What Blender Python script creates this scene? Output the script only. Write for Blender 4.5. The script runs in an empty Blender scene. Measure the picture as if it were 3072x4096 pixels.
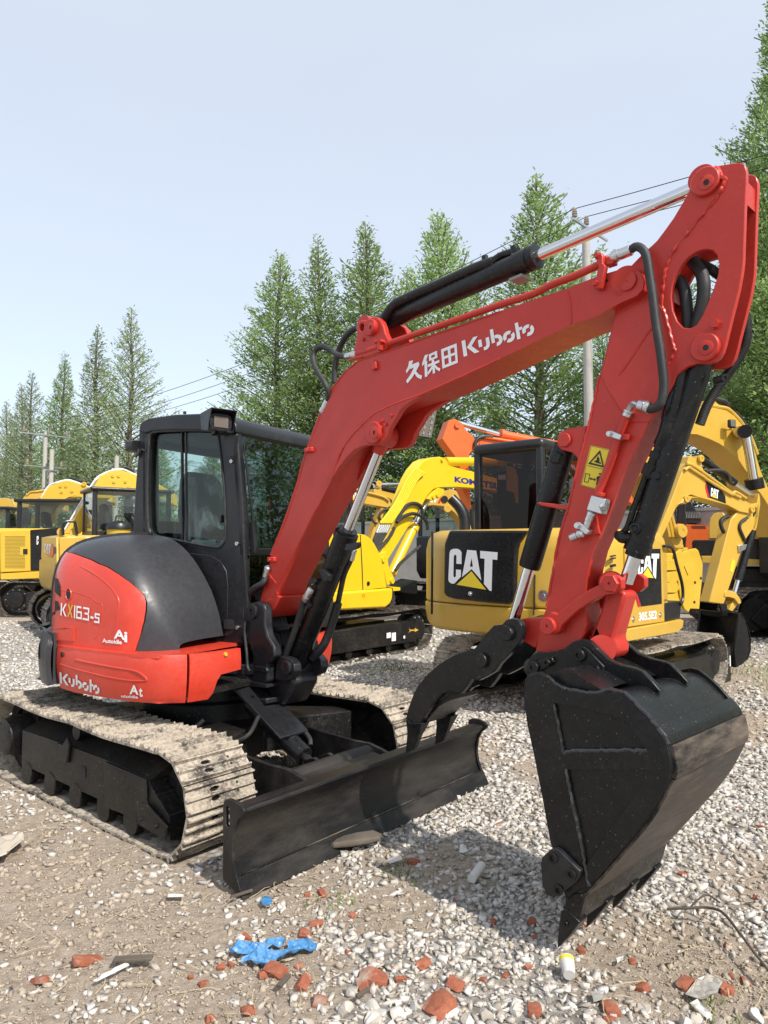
import bpy, bmesh, math, random
import numpy as np
from mathutils import Vector, Matrix, noise
from mathutils.geometry import tessellate_polygon, delaunay_2d_cdt

# ------------------------------------------------------------------ camera
SC = bpy.context.scene
F, CX, CY = 2814.6, 1536.0, 2048.0            # pixels of the 3072 x 4096 photograph
PITCH = math.radians(3.16)
EYE = Vector((0, 0, 1.485))
cam = bpy.data.cameras.new('camera'); cam_o = bpy.data.objects.new('camera', cam)
SC.collection.objects.link(cam_o)
cam.sensor_fit = 'HORIZONTAL'; cam.sensor_width = 36.0; cam.lens = 36.0 * F / 3072.0
cam.clip_start = 0.05; cam.clip_end = 2000
cam_o.location = EYE; cam_o.rotation_euler = (math.pi / 2 + PITCH, 0, 0)
SC.camera = cam_o

# ------------------------------------------------------------------ light
SUN_AZ = math.radians(-49.0)                  # direction towards the sun, from +X
SUN_EL = math.radians(47.0)
world = bpy.data.worlds.new('World'); SC.world = world; world.use_nodes = True
wn = world.node_tree.nodes; wl = world.node_tree.links; wn.clear()
sky = wn.new('ShaderNodeTexSky'); sky.sky_type = 'NISHITA'; sky.sun_disc = False
sky.sun_elevation = SUN_EL
sky.sun_rotation = math.pi / 2 - SUN_AZ
sky.altitude = 0; sky.air_density = 1.0; sky.dust_density = 1.0; sky.ozone_density = 1.0
bg = wn.new('ShaderNodeBackground'); bg.inputs['Strength'].default_value = 0.15
wo = wn.new('ShaderNodeOutputWorld')
# thin even haze over the whole dome, very faintly mottled
wtc = wn.new('ShaderNodeTexCoord'); wns = wn.new('ShaderNodeTexNoise'); wns.inputs['Scale'].default_value = 2.2; wns.inputs['Detail'].default_value = 5
wmp = wn.new('ShaderNodeMapping'); wmp.inputs['Scale'].default_value = (1, 1, 3.0)
wl.new(wtc.outputs['Generated'], wmp.inputs[0]); wl.new(wmp.outputs[0], wns.inputs['Vector'])
wrp = wn.new('ShaderNodeMapRange'); wrp.inputs[1].default_value = .3; wrp.inputs[2].default_value = .7; wrp.inputs[3].default_value = .63; wrp.inputs[4].default_value = .70
wl.new(wns.outputs[0], wrp.inputs[0])
wmx = wn.new('ShaderNodeMix'); wmx.data_type = 'RGBA'; wmx.inputs[7].default_value = (3.30, 3.47, 3.68, 1)
wl.new(wrp.outputs[0], wmx.inputs[0]); wl.new(sky.outputs[0], wmx.inputs[6])
wl.new(wmx.outputs[2], bg.inputs[0]); wl.new(bg.outputs[0], wo.inputs[0])
sun = bpy.data.lights.new('sun', 'SUN'); sun.energy = 2.9; sun.angle = math.radians(0.9); sun.color = (1.0, 0.95, 0.87)
sun_o = bpy.data.objects.new('sun', sun); SC.collection.objects.link(sun_o)
sd = Vector((math.cos(SUN_EL) * math.cos(SUN_AZ), math.cos(SUN_EL) * math.sin(SUN_AZ), math.sin(SUN_EL)))
sun_o.rotation_euler = sd.to_track_quat('Z', 'Y').to_euler(); sun_o.location = (0, 0, 30)
SC.view_settings.view_transform = 'Standard'; SC.view_settings.look = 'None'
SC.view_settings.gamma = 1; SC.view_settings.exposure = 0.85
SC.view_settings.use_curve_mapping = False
SC.cycles.max_bounces = 6; SC.cycles.transparent_max_bounces = 12
SC.cycles.use_denoising = True
RND = random.Random(7)

# ------------------------------------------------------------------ helpers
def ray(x, y):
    dx = (x - CX) / F; dy = -(y - CY) / F
    c, s = math.cos(PITCH), math.sin(PITCH)
    return Vector((dx, c - s * dy, s + c * dy))
def proj(p):
    q = Vector(p) - EYE
    c, s = math.cos(PITCH), math.sin(PITCH)
    d = q.y * c + q.z * s; u = -q.y * s + q.z * c
    return (CX + F * q.x / d, CY - F * u / d)
def T(ox, oy, s, pts):
    return [(ox + s * x, oy + s * y) for x, y in pts]
# windows onto the photograph used while measuring: origin and scale
A_ = (1200, 1200, .4822); B_ = (2400, 600, .4068); C_ = (2100, 1500, .5859); D_ = (1600, 2300, .6028)
E_ = (850, 1850, .4972); G_ = (2050, 2500, .616); H_ = (500, 1600, .4972); I_ = (1300, 800, .6028)
J_ = (0, 1850, .3737); K_ = (1200, 1750, .4294); L_ = (2550, 1550, .3146); M_ = (2500, 2050, .3448)
N_ = (0, 1100, .7233); O_ = (2100, 0, .5877); Q_ = (1650, 1700, .4219)
R1 = (0, 1600, .6028); R3 = (1900, 600, .7065); R4 = (1600, 1600, .8873); R5 = (700, 2200, .7836); R6 = (0, 2650, .663); R7 = (1900, 2400, .7065)
def W(w, *pts):
    return T(w[0], w[1], w[2], pts)
class Plane:
    """a vertical (or given) plane standing in the place; px() finds where a sight line meets it"""
    def __init__(self, origin, normal):
        self.o = Vector(origin); self.n = Vector(normal).normalized()
    @classmethod
    def heading(cls, deg, through):
        h = math.radians(deg)
        p = cls((through[0], through[1], 0), (-math.sin(h), math.cos(h), 0))
        p.b = Vector((math.cos(h), math.sin(h), 0)); return p
    def px(self, x, y, off=0.0):
        d = ray(x, y); t = ((self.o + self.n * off - EYE).dot(self.n)) / d.dot(self.n)
        return EYE + d * t
    def pts(self, l, off=0.0):
        return [self.px(x, y, off) for x, y in l]

col = SC.collection
INV = {}
def put(o, parent):
    col.objects.link(o)
    if parent is not None:
        o.parent = parent
        if parent in INV: o.matrix_parent_inverse = INV[parent]
    return o
def thing(name, label, cat, loc=(0, 0, 0), group=None):
    o = bpy.data.objects.new(name, None); o.empty_display_size = 0.2; col.objects.link(o); o.location = loc
    o['label'] = label; o['category'] = cat
    if group: o['group'] = group
    INV[o] = Matrix.Translation(-Vector(loc)); return o
def tag(o, label, cat, group=None):
    o['label'] = label; o['category'] = cat
    if group: o['group'] = group
    return o
def mesh(name, verts, faces, mat=None, smooth=35, fix=True):
    me = bpy.data.meshes.new(name)
    me.from_pydata([tuple(v) for v in verts], [], faces)
    if fix:
        bm = bmesh.new(); bm.from_mesh(me)
        bmesh.ops.recalc_face_normals(bm, faces=bm.faces); bm.to_mesh(me); bm.free()
    if smooth:
        me.polygons.foreach_set('use_smooth', [True] * len(me.polygons))
        me.set_sharp_from_angle(angle=math.radians(smooth))
    if mat: me.materials.append(mat)
    me.update(); return me
def obj(name, vf, mat, parent=None, bevel=0, smooth=35, seg=2, label=None, fix=True):
    o = bpy.data.objects.new(name, mesh(name, vf[0], vf[1], mat, smooth, fix))
    if bevel:
        m = o.modifiers.new('bevel', 'BEVEL'); m.width = bevel; m.segments = seg
        m.limit_method = 'ANGLE'; m.angle_limit = math.radians(38); m.harden_normals = False
    if label: o['label'] = label
    return put(o, parent)
def join(*parts):
    V, Fc = [], []
    for v, f in parts:
        k = len(V); V += list(v); Fc += [tuple(i + k for i in q) for q in f]
    return V, Fc
def fill(loops):
    """triangles of a flat outline with holes"""
    if len(loops) == 1: return tessellate_polygon(loops)
    P = [p for l in loops for p in l]; nm = Vector((0, 0, 0)); L0 = loops[0]
    for i in range(len(L0)): nm += L0[i].cross(L0[(i + 1) % len(L0)])
    u, v = frame_of(nm); Q = [Vector((p.dot(u), p.dot(v))) for p in P]; Ed = []; k = 0; seg = []
    for l in loops:
        m = len(l); Ed += [(k + i, k + (i + 1) % m) for i in range(m)]; k += m
    vo, _, fo, ov, _, _ = delaunay_2d_cdt(Q, Ed, [], 0, 1e-7)
    if len(vo) != len(Q) or any(len(o) != 1 for o in ov): return tessellate_polygon(loops)
    def inside(x, y):
        c = False
        for a, b in Ed:
            A, B = Q[a], Q[b]
            if (A.y > y) != (B.y > y) and x < (B.x - A.x) * (y - A.y) / (B.y - A.y) + A.x: c = not c
        return c
    return [tuple(ov[i][0] for i in f) for f in fo if inside(sum(vo[i].x for i in f) / 3, sum(vo[i].y for i in f) / 3)]
def extrude(pts, vec, holes=()):
    vec = Vector(vec); loops = [list(map(Vector, pts))] + [list(map(Vector, h)) for h in holes]
    flat = [p for l in loops for p in l]; n = len(flat)
    V = flat + [p + vec for p in flat]; Fc = []
    if len(loops) == 1 and len(pts) <= 4:
        Fc += [tuple(range(n)), tuple(range(2 * n - 1, n - 1, -1))]
    else:
        tri = fill(loops)
        Fc += [tuple(t) for t in tri] + [tuple(i + n for i in reversed(t)) for t in tri]
    k = 0
    for l in loops:
        m = len(l)
        for i in range(m):
            a, b = k + i, k + (i + 1) % m
            Fc.append((a, b, b + n, a + n))
        k += m
    return V, Fc
def flat(pts, holes=()):
    loops = [list(map(Vector, pts))] + [list(map(Vector, h)) for h in holes]
    return [p for l in loops for p in l], [tuple(t) for t in tessellate_polygon(loops)]
def prism(pl, pts, o0, o1, holes=()):
    return extrude(pl.pts(pts, o0), pl.n * (o1 - o0), [pl.pts(h, o0) for h in holes])
def frame_of(d):
    d = Vector(d).normalized()
    u = d.orthogonal().normalized() if abs(d.z) > 0.999 else Vector((0, 0, 1)).cross(d).normalized()
    return u, d.cross(u)
def cyl(p0, p1, r, n=20, r1=None, cap=True):
    p0, p1 = Vector(p0), Vector(p1); r1 = r if r1 is None else r1
    u, v = frame_of(p1 - p0); V = []
    for p, rr in ((p0, r), (p1, r1)):
        for i in range(n):
            a = 2 * math.pi * i / n; V.append(p + (u * math.cos(a) + v * math.sin(a)) * rr)
    Fc = [(i, (i + 1) % n, n + (i + 1) % n, n + i) for i in range(n)]
    if cap: Fc += [tuple(range(n)), tuple(range(2 * n - 1, n - 1, -1))]
    return V, Fc
def lathe(p0, axis, prof, n=24):
    """prof: (distance along axis, radius)"""
    p0, axis = Vector(p0), Vector(axis).normalized(); u, v = frame_of(axis); V, Fc = [], []
    for h, r in prof:
        for i in range(n):
            a = 2 * math.pi * i / n; V.append(p0 + axis * h + (u * math.cos(a) + v * math.sin(a)) * r)
    m = len(prof)
    for k in range(m - 1):
        for i in range(n):
            Fc.append((k * n + i, k * n + (i + 1) % n, (k + 1) * n + (i + 1) % n, (k + 1) * n + i))
    Fc += [tuple(range(n)), tuple(range(m * n - 1, (m - 1) * n - 1, -1))]
    return V, Fc
def smooth_path(P, sub=6):
    P = [Vector(p) for p in P]
    if len(P) < 3: return P
    out = []
    for i in range(len(P) - 1):
        p0 = P[i - 1] if i else P[i] * 2 - P[i + 1]; p1, p2 = P[i], P[i + 1]
        p3 = P[i + 2] if i + 2 < len(P) else P[i + 1] * 2 - P[i]
        for k in range(sub):
            t = k / sub; t2, t3 = t * t, t * t * t
            out.append(.5 * ((2 * p1) + (p2 - p0) * t + (2 * p0 - 5 * p1 + 4 * p2 - p3) * t2 + (3 * p1 - p0 - 3 * p2 + p3) * t3))
    return out + [P[-1]]
def tube(P, r, n=10, sub=6, rib=0):
    P = smooth_path(P, sub); m = len(P); V, Fc = [], []; u = None
    for i, p in enumerate(P):
        d = (P[min(i + 1, m - 1)] - P[max(i - 1, 0)]).normalized()
        if u is None: u, v = frame_of(d)
        else:
            u = (u - d * u.dot(d)).normalized(); v = d.cross(u)
        rr = r * (1 + rib * (i % 2)) if not callable(r) else r(i / (m - 1))
        for k in range(n):
            a = 2 * math.pi * k / n; V.append(p + (u * math.cos(a) + v * math.sin(a)) * rr)
    for i in range(m - 1):
        for k in range(n):
            Fc.append((i * n + k, i * n + (k + 1) % n, (i + 1) * n + (k + 1) % n, (i + 1) * n + k))
    Fc += [tuple(range(n)), tuple(range(m * n - 1, (m - 1) * n - 1, -1))]
    return V, Fc
def box(c, ex, ey, ez, sx, sy, sz):
    c, ex, ey, ez = Vector(c), Vector(ex), Vector(ey), Vector(ez)
    V = [c + ex * (i * sx / 2) + ey * (j * sy / 2) + ez * (k * sz / 2) for k in (-1, 1) for j in (-1, 1) for i in (-1, 1)]
    return V, [(0, 2, 3, 1), (4, 5, 7, 6), (0, 1, 5, 4), (2, 6, 7, 3), (0, 4, 6, 2), (1, 3, 7, 5)]
Z = Vector((0, 0, 1))
def circ(cx, cy, r, n=20, ry=None):
    ry = r if ry is None else ry
    return [(cx + r * math.cos(2 * math.pi * i / n), cy + ry * math.sin(2 * math.pi * i / n)) for i in range(n)]
def pin(pl, x, y, o0, o1, r, n=24, cup=0.4):
    """a pin boss standing out of a plane, with a dimple in its end"""
    c = pl.px(x, y, o0); L = o0 - o1; a = -pl.n
    h = abs(o1 - o0)
    return lathe(pl.px(x, y, o1) , a, [(0, r), (h * .85, r), (h, r * .93), (h, r * cup), (h - .004, r * cup)], n) if o1 > o0 else None
def boss(p, axis, r, h, n=24, cup=.35):
    return lathe(p, axis, [(0, r), (h * .8, r), (h, r * .92), (h, r * cup), (h - .006, r * cup * .96)], n)
def hexbolt(p, axis, r, h):
    return lathe(p, axis, [(0, r * 1.25), (h * .25, r * 1.25), (h * .25, r), (h, r), (h, r * .6)], 6)

class Surf:
    """a curved sheet given by f(u, v); inv() finds the u, v that lie on a sight line"""
    def __init__(self, f, u0, u1, v0, v1, nu=90, nv=50):
        self.f = f; self.r = (u0, u1, v0, v1)
        self.us = np.linspace(u0, u1, nu); self.vs = np.linspace(v0, v1, nv)
        self.g = np.array([[proj(f(u, v)) for v in self.vs] for u in self.us])
        self.dep = np.array([[(Vector(f(u, v)) - EYE).length for v in self.vs] for u in self.us])
    def inv(self, x, y):
        d = (self.g[..., 0] - x) ** 2 + (self.g[..., 1] - y) ** 2 + (self.dep * 4) ** 2 * 2
        i, j = np.unravel_index(np.argmin(d), d.shape); u, v = self.us[i], self.vs[j]
        e = 1e-3
        for _ in range(12):
            p = proj(self.f(u, v)); pu = proj(self.f(u + e, v)); pv = proj(self.f(u, v + e))
            a, b = (pu[0] - p[0]) / e, (pv[0] - p[0]) / e; c, dd = (pu[1] - p[1]) / e, (pv[1] - p[1]) / e
            det = a * dd - b * c
            if abs(det) < 1e-6: break
            rx, ry = x - p[0], y - p[1]
            du, dv = (dd * rx - b * ry) / det, (a * ry - c * rx) / det
            m = max(abs(du), abs(dv)); k = min(1, .08 / m) if m > 0 else 1
            u += du * k; v += dv * k
            u = min(max(u, self.r[0]), self.r[1]); v = min(max(v, self.r[2]), self.r[3])
        return u, v
    def normal(self, u, v):
        e = 2e-3; p = Vector(self.f(u, v))
        n = (Vector(self.f(u + e, v)) - p).cross(Vector(self.f(u, v + e)) - p)
        if n.length == 0: return Vector((0, 0, 1))
        n.normalize(); return n if n.dot(EYE - p) > 0 else -n
    def at(self, u, v, off=0.0):
        return Vector(self.f(u, v)) + self.normal(u, v) * off
    def panel(self, poly, off, step=.04, holes=(), back=0.0):
        loops = [poly] + list(holes); V, Ed = [], []
        for l in loops:
            k = len(V); dense = []
            for i in range(len(l)):
                a, b = Vector(l[i]).to_2d(), Vector(l[(i + 1) % len(l)]).to_2d(); m = max(1, int((b - a).length / step))
                dense += [a + (b - a) * (q / m) for q in range(m)]
            V += dense; n = len(dense); Ed += [(k + i, k + (i + 1) % n) for i in range(n)]
        nb = len(V)
        def inside(p):
            c = False
            for l in loops:
                n = len(l)
                for i in range(n):
                    x0, y0 = l[i][0], l[i][1]; x1, y1 = l[(i + 1) % n][0], l[(i + 1) % n][1]
                    if (y0 > p[1]) != (y1 > p[1]) and p[0] < (x1 - x0) * (p[1] - y0) / (y1 - y0) + x0: c = not c
            return c
        xs = [p.x for p in V]; ys = [p.y for p in V]
        x = min(xs) + step / 2
        while x < max(xs):
            y = min(ys) + step / 2
            while y < max(ys):
                if inside((x, y)): V.append(Vector((x, y)))
                y += step
            x += step
        vo, eo, fo, _, _, _ = delaunay_2d_cdt(V, Ed, [], 0, 1e-5)
        Fc = [tuple(f) for f in fo if inside((sum(vo[i].x for i in f) / len(f), sum(vo[i].y for i in f) / len(f)))]
        P = [self.at(p.x, p.y, off) for p in vo]
        if back:
            n = len(P); cnt = {}
            for f in Fc:
                for i in range(len(f)):
                    e = (f[i], f[(i + 1) % len(f)]); cnt[e] = 1
            rim = [e for e in cnt if (e[1], e[0]) not in cnt]
            P += [self.at(p.x, p.y, off - back) for p in vo]
            Fc += [(a, b, b + n, a + n) for a, b in rim]
        return P, Fc

# ------------------------------------------------------------------ materials
def nt(name):
    m = bpy.data.materials.new(name); m.use_nodes = True
    n = m.node_tree.nodes; l = m.node_tree.links
    return m, n, l, n['Principled BSDF']
def noise_node(n, l, scale, detail=5, rough=.6, space='pos', vec=None):
    t = n.new('ShaderNodeTexNoise'); t.inputs['Scale'].default_value = scale
    t.inputs['Detail'].default_value = detail; t.inputs['Roughness'].default_value = rough
    if vec is None:
        g = n.new('ShaderNodeNewGeometry'); vec = g.outputs['Position']
    l.new(vec, t.inputs['Vector']); return t
def ramp(n, l, src, stops):
    r = n.new('ShaderNodeValToRGB'); e = r.color_ramp.elements
    e[0].position, e[0].color = stops[0][0], (*stops[0][1], 1); e[1].position, e[1].color = stops[-1][0], (*stops[-1][1], 1)
    for p, c in stops[1:-1]:
        k = e.new(p); k.color = (*c, 1)
    l.new(src, r.inputs[0]); return r
def g3(v): return (v, v, v)
def mixc(n, l, fac, a, b):
    m = n.new('ShaderNodeMix'); m.data_type = 'RGBA'
    for k, s in ((0, fac), (6, a), (7, b)):
        if hasattr(s, 'is_output') or isinstance(s, bpy.types.NodeSocket): l.new(s, m.inputs[k])
        elif k == 0: m.inputs[0].default_value = s
        else: m.inputs[k].default_value = (*s, 1)
    return m.outputs[2]
def bump(n, l, src, strength, dist, b):
    k = n.new('ShaderNodeBump'); k.inputs['Strength'].default_value = strength; k.inputs['Distance'].default_value = dist
    l.new(src, k.inputs['Height']); l.new(k.outputs[0], b.inputs['Normal']); return k
def paint(name, c, rough=.35, dust=.25, dustc=(.42, .36, .28), vary=.12, metal=0, coat=0.0, orange=.15, specks=0.0, spec=.5):
    m, n, l, b = nt(name)
    n1 = noise_node(n, l, 3.0, 6, .65); n2 = noise_node(n, l, 38, 4, .7)
    base = mixc(n, l, ramp(n, l, n1.outputs[0], [(.3, g3(0)), (.72, g3(1))]).outputs[0], tuple(x * (1 - vary) for x in c), tuple(min(1, x * (1 + vary)) for x in c))
    mul = n.new('ShaderNodeMath'); mul.operation = 'MULTIPLY'
    l.new(n1.outputs[0], mul.inputs[0]); l.new(n2.outputs[0], mul.inputs[1])
    f = ramp(n, l, mul.outputs[0], [(.24, g3(0)), (.48, g3(dust))])
    cc = mixc(n, l, f.outputs[0], base, dustc)
    if specks:
        n3 = noise_node(n, l, 120, 2, .5)
        sp = ramp(n, l, n3.outputs[0], [(.70, g3(0)), (.74, g3(specks))])
        cc = mixc(n, l, sp.outputs[0], cc, (.55, .5, .42))
    l.new(cc, b.inputs['Base Color'])
    rr = ramp(n, l, n2.outputs[0], [(.3, g3(max(.03, rough - .08))), (.75, g3(min(1, rough + .16)))])
    l.new(rr.outputs[0], b.inputs['Roughness'])
    b.inputs['Metallic'].default_value = metal; b.inputs['Coat Weight'].default_value = coat; b.inputs['Coat Roughness'].default_value = .12
    b.inputs['Specular IOR Level'].default_value = spec
    if orange:
        n4 = noise_node(n, l, 150, 3, .5); bump(n, l, n4.outputs[0], orange, .004, b)
    return m
def plain(name, c, rough=.5, metal=0, spec=.5):
    m, n, l, b = nt(name); b.inputs['Base Color'].default_value = (*c, 1)
    n2 = noise_node(n, l, 45, 4, .6)
    rr = ramp(n, l, n2.outputs[0], [(.3, g3(max(.02, rough - .07))), (.75, g3(min(1, rough + .1)))])
    l.new(rr.outputs[0], b.inputs['Roughness']); b.inputs['Metallic'].default_value = metal
    b.inputs['Specular IOR Level'].default_value = spec
    return m
def glass(name, tint=(.55, .66, .63), refl=1.0, rough=.01):
    m, n, l, b = nt(name); n.remove(b)
    t = n.new('ShaderNodeBsdfTransparent'); t.inputs[0].default_value = (*tint, 1)
    g = n.new('ShaderNodeBsdfGlossy'); g.inputs['Roughness'].default_value = rough
    ge = n.new('ShaderNodeNewGeometry'); dt = n.new('ShaderNodeVectorMath'); dt.operation = 'DOT_PRODUCT'
    l.new(ge.outputs['Normal'], dt.inputs[0]); l.new(ge.outputs['Incoming'], dt.inputs[1])
    ab = n.new('ShaderNodeMath'); ab.operation = 'ABSOLUTE'; l.new(dt.outputs['Value'], ab.inputs[0])
    om = n.new('ShaderNodeMath'); om.operation = 'SUBTRACT'; om.inputs[0].default_value = 1; l.new(ab.outputs[0], om.inputs[1])
    pw = n.new('ShaderNodeMath'); pw.operation = 'POWER'; pw.inputs[1].default_value = 4; l.new(om.outputs[0], pw.inputs[0])
    mu = n.new('ShaderNodeMath'); mu.operation = 'MULTIPLY_ADD'; mu.inputs[1].default_value = .9; mu.inputs[2].default_value = .045 * refl; mu.use_clamp = True
    l.new(pw.outputs[0], mu.inputs[0])
    mx = n.new('ShaderNodeMixShader'); l.new(mu.outputs[0], mx.inputs[0])
    l.new(t.outputs[0], mx.inputs[1]); l.new(g.outputs[0], mx.inputs[2])
    l.new(mx.outputs[0], n['Material Output'].inputs[0]); return m
MT = {}
MT['red'] = paint('red_paint', (.49, .032, .020), .36, .10, (.34, .20, .15), vary=.10, specks=.10, coat=.06, orange=.10, spec=.38)
MT['redcw'] = paint('red_cover_paint', (.60, .045, .022), .34, .10, vary=.06, coat=.2, orange=.04)
MT['black'] = paint('black_paint', (.009, .009, .0095), .30, .08, (.16, .14, .12), vary=.3, orange=.12, specks=.3, spec=.32)
MT['satin'] = paint('black_satin', (.012, .012, .014), .35, .12, (.13, .12, .11), vary=.2, orange=.03, spec=.45)
MT['cover'] = paint('black_cover_plastic', (.036, .037, .041), .38, .14, (.10, .10, .10), vary=.08, orange=.03, spec=.45)
MT['frame'] = paint('black_undercarriage', (.010, .0095, .009), .42, .30, (.13, .11, .09), vary=.3, orange=.2, specks=.5, spec=.3)
MT['rubber'] = paint('rubber_hose', (.018, .018, .018), .55, .30, (.14, .13, .12), vary=.3, orange=.1)
MT['chrome'] = plain('chrome_rod', (.72, .72, .74), .10, 1)
MT['zinc'] = plain('zinc_fitting', (.62, .62, .62), .33, 1)
MT['white'] = plain('white_lettering', (.78, .78, .78), .45)
MT['gold'] = plain('gold_lettering', (.62, .36, .04), .4)
MT['yel'] = paint('yellow_paint', (.57, .345, .040), .38, .20, vary=.06, coat=.15, orange=.06)
MT['yelk'] = paint('bright_yellow_paint', (.76, .51, .010), .34, .08, vary=.04, coat=.15, orange=.05)
MT['yeln'] = paint('new_yellow_paint', (.68, .43, .028), .35, .12, vary=.05, coat=.15, orange=.05)
MT['yelo'] = paint('old_yellow_paint', (.62, .40, .03), .45, .4, (.35, .27, .12), vary=.15, orange=.2, specks=.3)
MT['orange'] = paint('orange_paint', (.72, .12, .014), .36, .08, vary=.06, orange=.06)
MT['glass'] = glass('cab_glass', (.82, .89, .87), .7)
MT['screen'] = glass('windscreen_glass', (.42, .49, .48), 1.2)
MT['tint'] = glass('tinted_glass', (.36, .25, .24), .6)
MT['clear'] = glass('clear_glass', (.72, .80, .80), 1.2)
MT['dark'] = plain('dark_interior', (.012, .012, .013), .7)
MT['grey'] = paint('grey_plastic', (.22, .22, .21), .5, .1)
MT['lens'] = plain('lamp_lens', (.30, .285, .24), .12, .6)
MT['sticker'] = plain('yellow_sticker', (.74, .56, .03), .45)
MT['ink'] = plain('black_ink', (.012, .012, .012), .5)
MT['blue'] = plain('blue_lettering', (.02, .025, .22), .4)
MT['redl'] = plain('red_lettering', (.55, .01, .03), .4)
def film_mat():
    m, n, l, b = nt('plastic_film'); n.remove(b)
    g = n.new('ShaderNodeNewGeometry'); mp = n.new('ShaderNodeMapping'); mp.inputs['Scale'].default_value = (9, 9, 2.2); mp.inputs['Rotation'].default_value = (.3, .5, 0); l.new(g.outputs['Position'], mp.inputs[0])
    nn = noise_node(n, l, 1.0, 5, .6, vec=mp.outputs[0]); r = ramp(n, l, nn.outputs[0], [(.46, g3(.04)), (.66, g3(.55))])
    t = n.new('ShaderNodeBsdfTransparent'); p = n.new('ShaderNodeBsdfPrincipled')
    p.inputs['Base Color'].default_value = (.6, .6, .6, 1); p.inputs['Roughness'].default_value = .12
    mx = n.new('ShaderNodeMixShader'); l.new(r.outputs[0], mx.inputs[0]); l.new(t.outputs[0], mx.inputs[1]); l.new(p.outputs[0], mx.inputs[2])
    l.new(mx.outputs[0], n['Material Output'].inputs[0]); return m
MT['film'] = film_mat()
def mud_steel(name='muddy_track_steel', lo=.58, hi=.78):
    m, n, l, b = nt(name)
    n1 = noise_node(n, l, 9, 8, .72); n2 = noise_node(n, l, 60, 5, .75)
    add = n.new('ShaderNodeMath'); add.operation = 'ADD'; l.new(n1.outputs[0], add.inputs[0])
    sc = n.new('ShaderNodeMath'); sc.operation = 'MULTIPLY'; sc.inputs[1].default_value = .45; l.new(n2.outputs[0], sc.inputs[0]); l.new(sc.outputs[0], add.inputs[1])
    f = ramp(n, l, add.outputs[0], [(lo, g3(0)), (hi, g3(1))])
    mud = ramp(n, l, n2.outputs[0], [(.25, (.27, .22, .165)), (.5, (.44, .375, .295)), (.8, (.58, .52, .43))])
    l.new(mixc(n, l, f.outputs[0], (.060, .050, .042), mud.outputs[0]), b.inputs['Base Color'])
    rr = ramp(n, l, f.outputs[0], [(0, g3(.5)), (1, g3(.95))]); l.new(rr.outputs[0], b.inputs['Roughness'])
    bump(n, l, add.outputs[0], .9, .012, b); return m
MT['mud'] = mud_steel()
MT['dtrack'] = mud_steel('dark_track_steel', .74, .98)
MT['gloss'] = plain('glossy_black_weld', (.012, .012, .012), .16, 0, .8)
def dusty_black(name, lo=.45, hi=.62, c=(.010, .0095, .0095), d=(.30, .23, .17), rot=0.0, st=(1, 1, 1), sc=5, spec=.3):
    m, n, l, b = nt(name)
    g = n.new('ShaderNodeNewGeometry'); mp = n.new('ShaderNodeMapping'); mp.vector_type = 'TEXTURE'
    mp.inputs['Rotation'].default_value = rot if isinstance(rot, tuple) else (0, 0, rot); mp.inputs['Scale'].default_value = st
    l.new(g.outputs['Position'], mp.inputs[0])
    n1 = noise_node(n, l, sc, 7, .7, vec=mp.outputs[0])
    f = ramp(n, l, n1.outputs[0], [(lo, g3(0)), (hi, g3(1))])
    l.new(mixc(n, l, f.outputs[0], c, d), b.inputs['Base Color'])
    n2 = noise_node(n, l, 90, 4, .7); bump(n, l, n2.outputs[0], .35, .006, b)
    rr = ramp(n, l, f.outputs[0], [(0, g3(.34)), (1, g3(.8))]); l.new(rr.outputs[0], b.inputs['Roughness'])
    b.inputs['Specular IOR Level'].default_value = spec; return m
MT['worn'] = dusty_black('worn_black_steel', .44, .72, d=(.18, .14, .108), rot=(0, 0, math.radians(-46)), st=(.5, 3.0, .7), sc=7)
MT['blade'] = dusty_black('blade_black', .42, .80, (.010, .010, .0105), (.062, .052, .044), rot=(0, 0, math.radians(50)), st=(3, .6, .8), sc=4, spec=.28)
# ------------------------------------------------------------------ lettering
def text2d(s, bold=0.0, res=3):
    cu = bpy.data.curves.new('t', 'FONT'); cu.body = s; cu.size = 1; cu.offset = bold; cu.resolution_u = res
    o = bpy.data.objects.new('t', cu); col.objects.link(o)
    dg = bpy.context.evaluated_depsgraph_get(); me = o.evaluated_get(dg).to_mesh()
    V = [(v.co.x, v.co.y) for v in me.vertices]; Fc = [tuple(p.vertices) for p in me.polygons]
    o.evaluated_get(dg).to_mesh_clear(); bpy.data.objects.remove(o); bpy.data.curves.remove(cu)
    x0 = min(v[0] for v in V); x1 = max(v[0] for v in V); y0 = min(v[1] for v in V); y1 = max(v[1] for v in V)
    return [((x - x0) / (x1 - x0), (y - y0) / (y1 - y0)) for x, y in V], Fc
def quadmap(q, s, t):
    """q: bottom-left, bottom-right, top-right, top-left in picture pixels"""
    a = (q[0][0] * (1 - s) + q[1][0] * s, q[0][1] * (1 - s) + q[1][1] * s)
    b = (q[3][0] * (1 - s) + q[2][0] * s, q[3][1] * (1 - s) + q[2][1] * s)
    return (a[0] * (1 - t) + b[0] * t, a[1] * (1 - t) + b[1] * t)
def decal(name, where, V2, F2, quad, off, mat, parent, label=None):
    P = []
    for s, t in V2:
        x, y = quadmap(quad, s, t)
        P.append(where.px(x, y, off) if isinstance(where, Plane) else where.at(*where.inv(x, y), off))
    return obj(name, (P, F2), mat, parent, smooth=0, label=label, fix=False)
def polys2d(polys):
    """list of outlines (optionally (outline, hole...)) -> one flat triangle list"""
    V, Fc = [], []
    for p in polys:
        loops = p if isinstance(p[0][0], (tuple, list)) else [p]
        L3 = [[Vector((x, y, 0)) for x, y in l] for l in loops]; k = len(V)
        V += [(x, y) for l in loops for x, y in l]
        Fc += [tuple(i + k for i in t) for t in tessellate_polygon(L3)]
    return V, Fc
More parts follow.
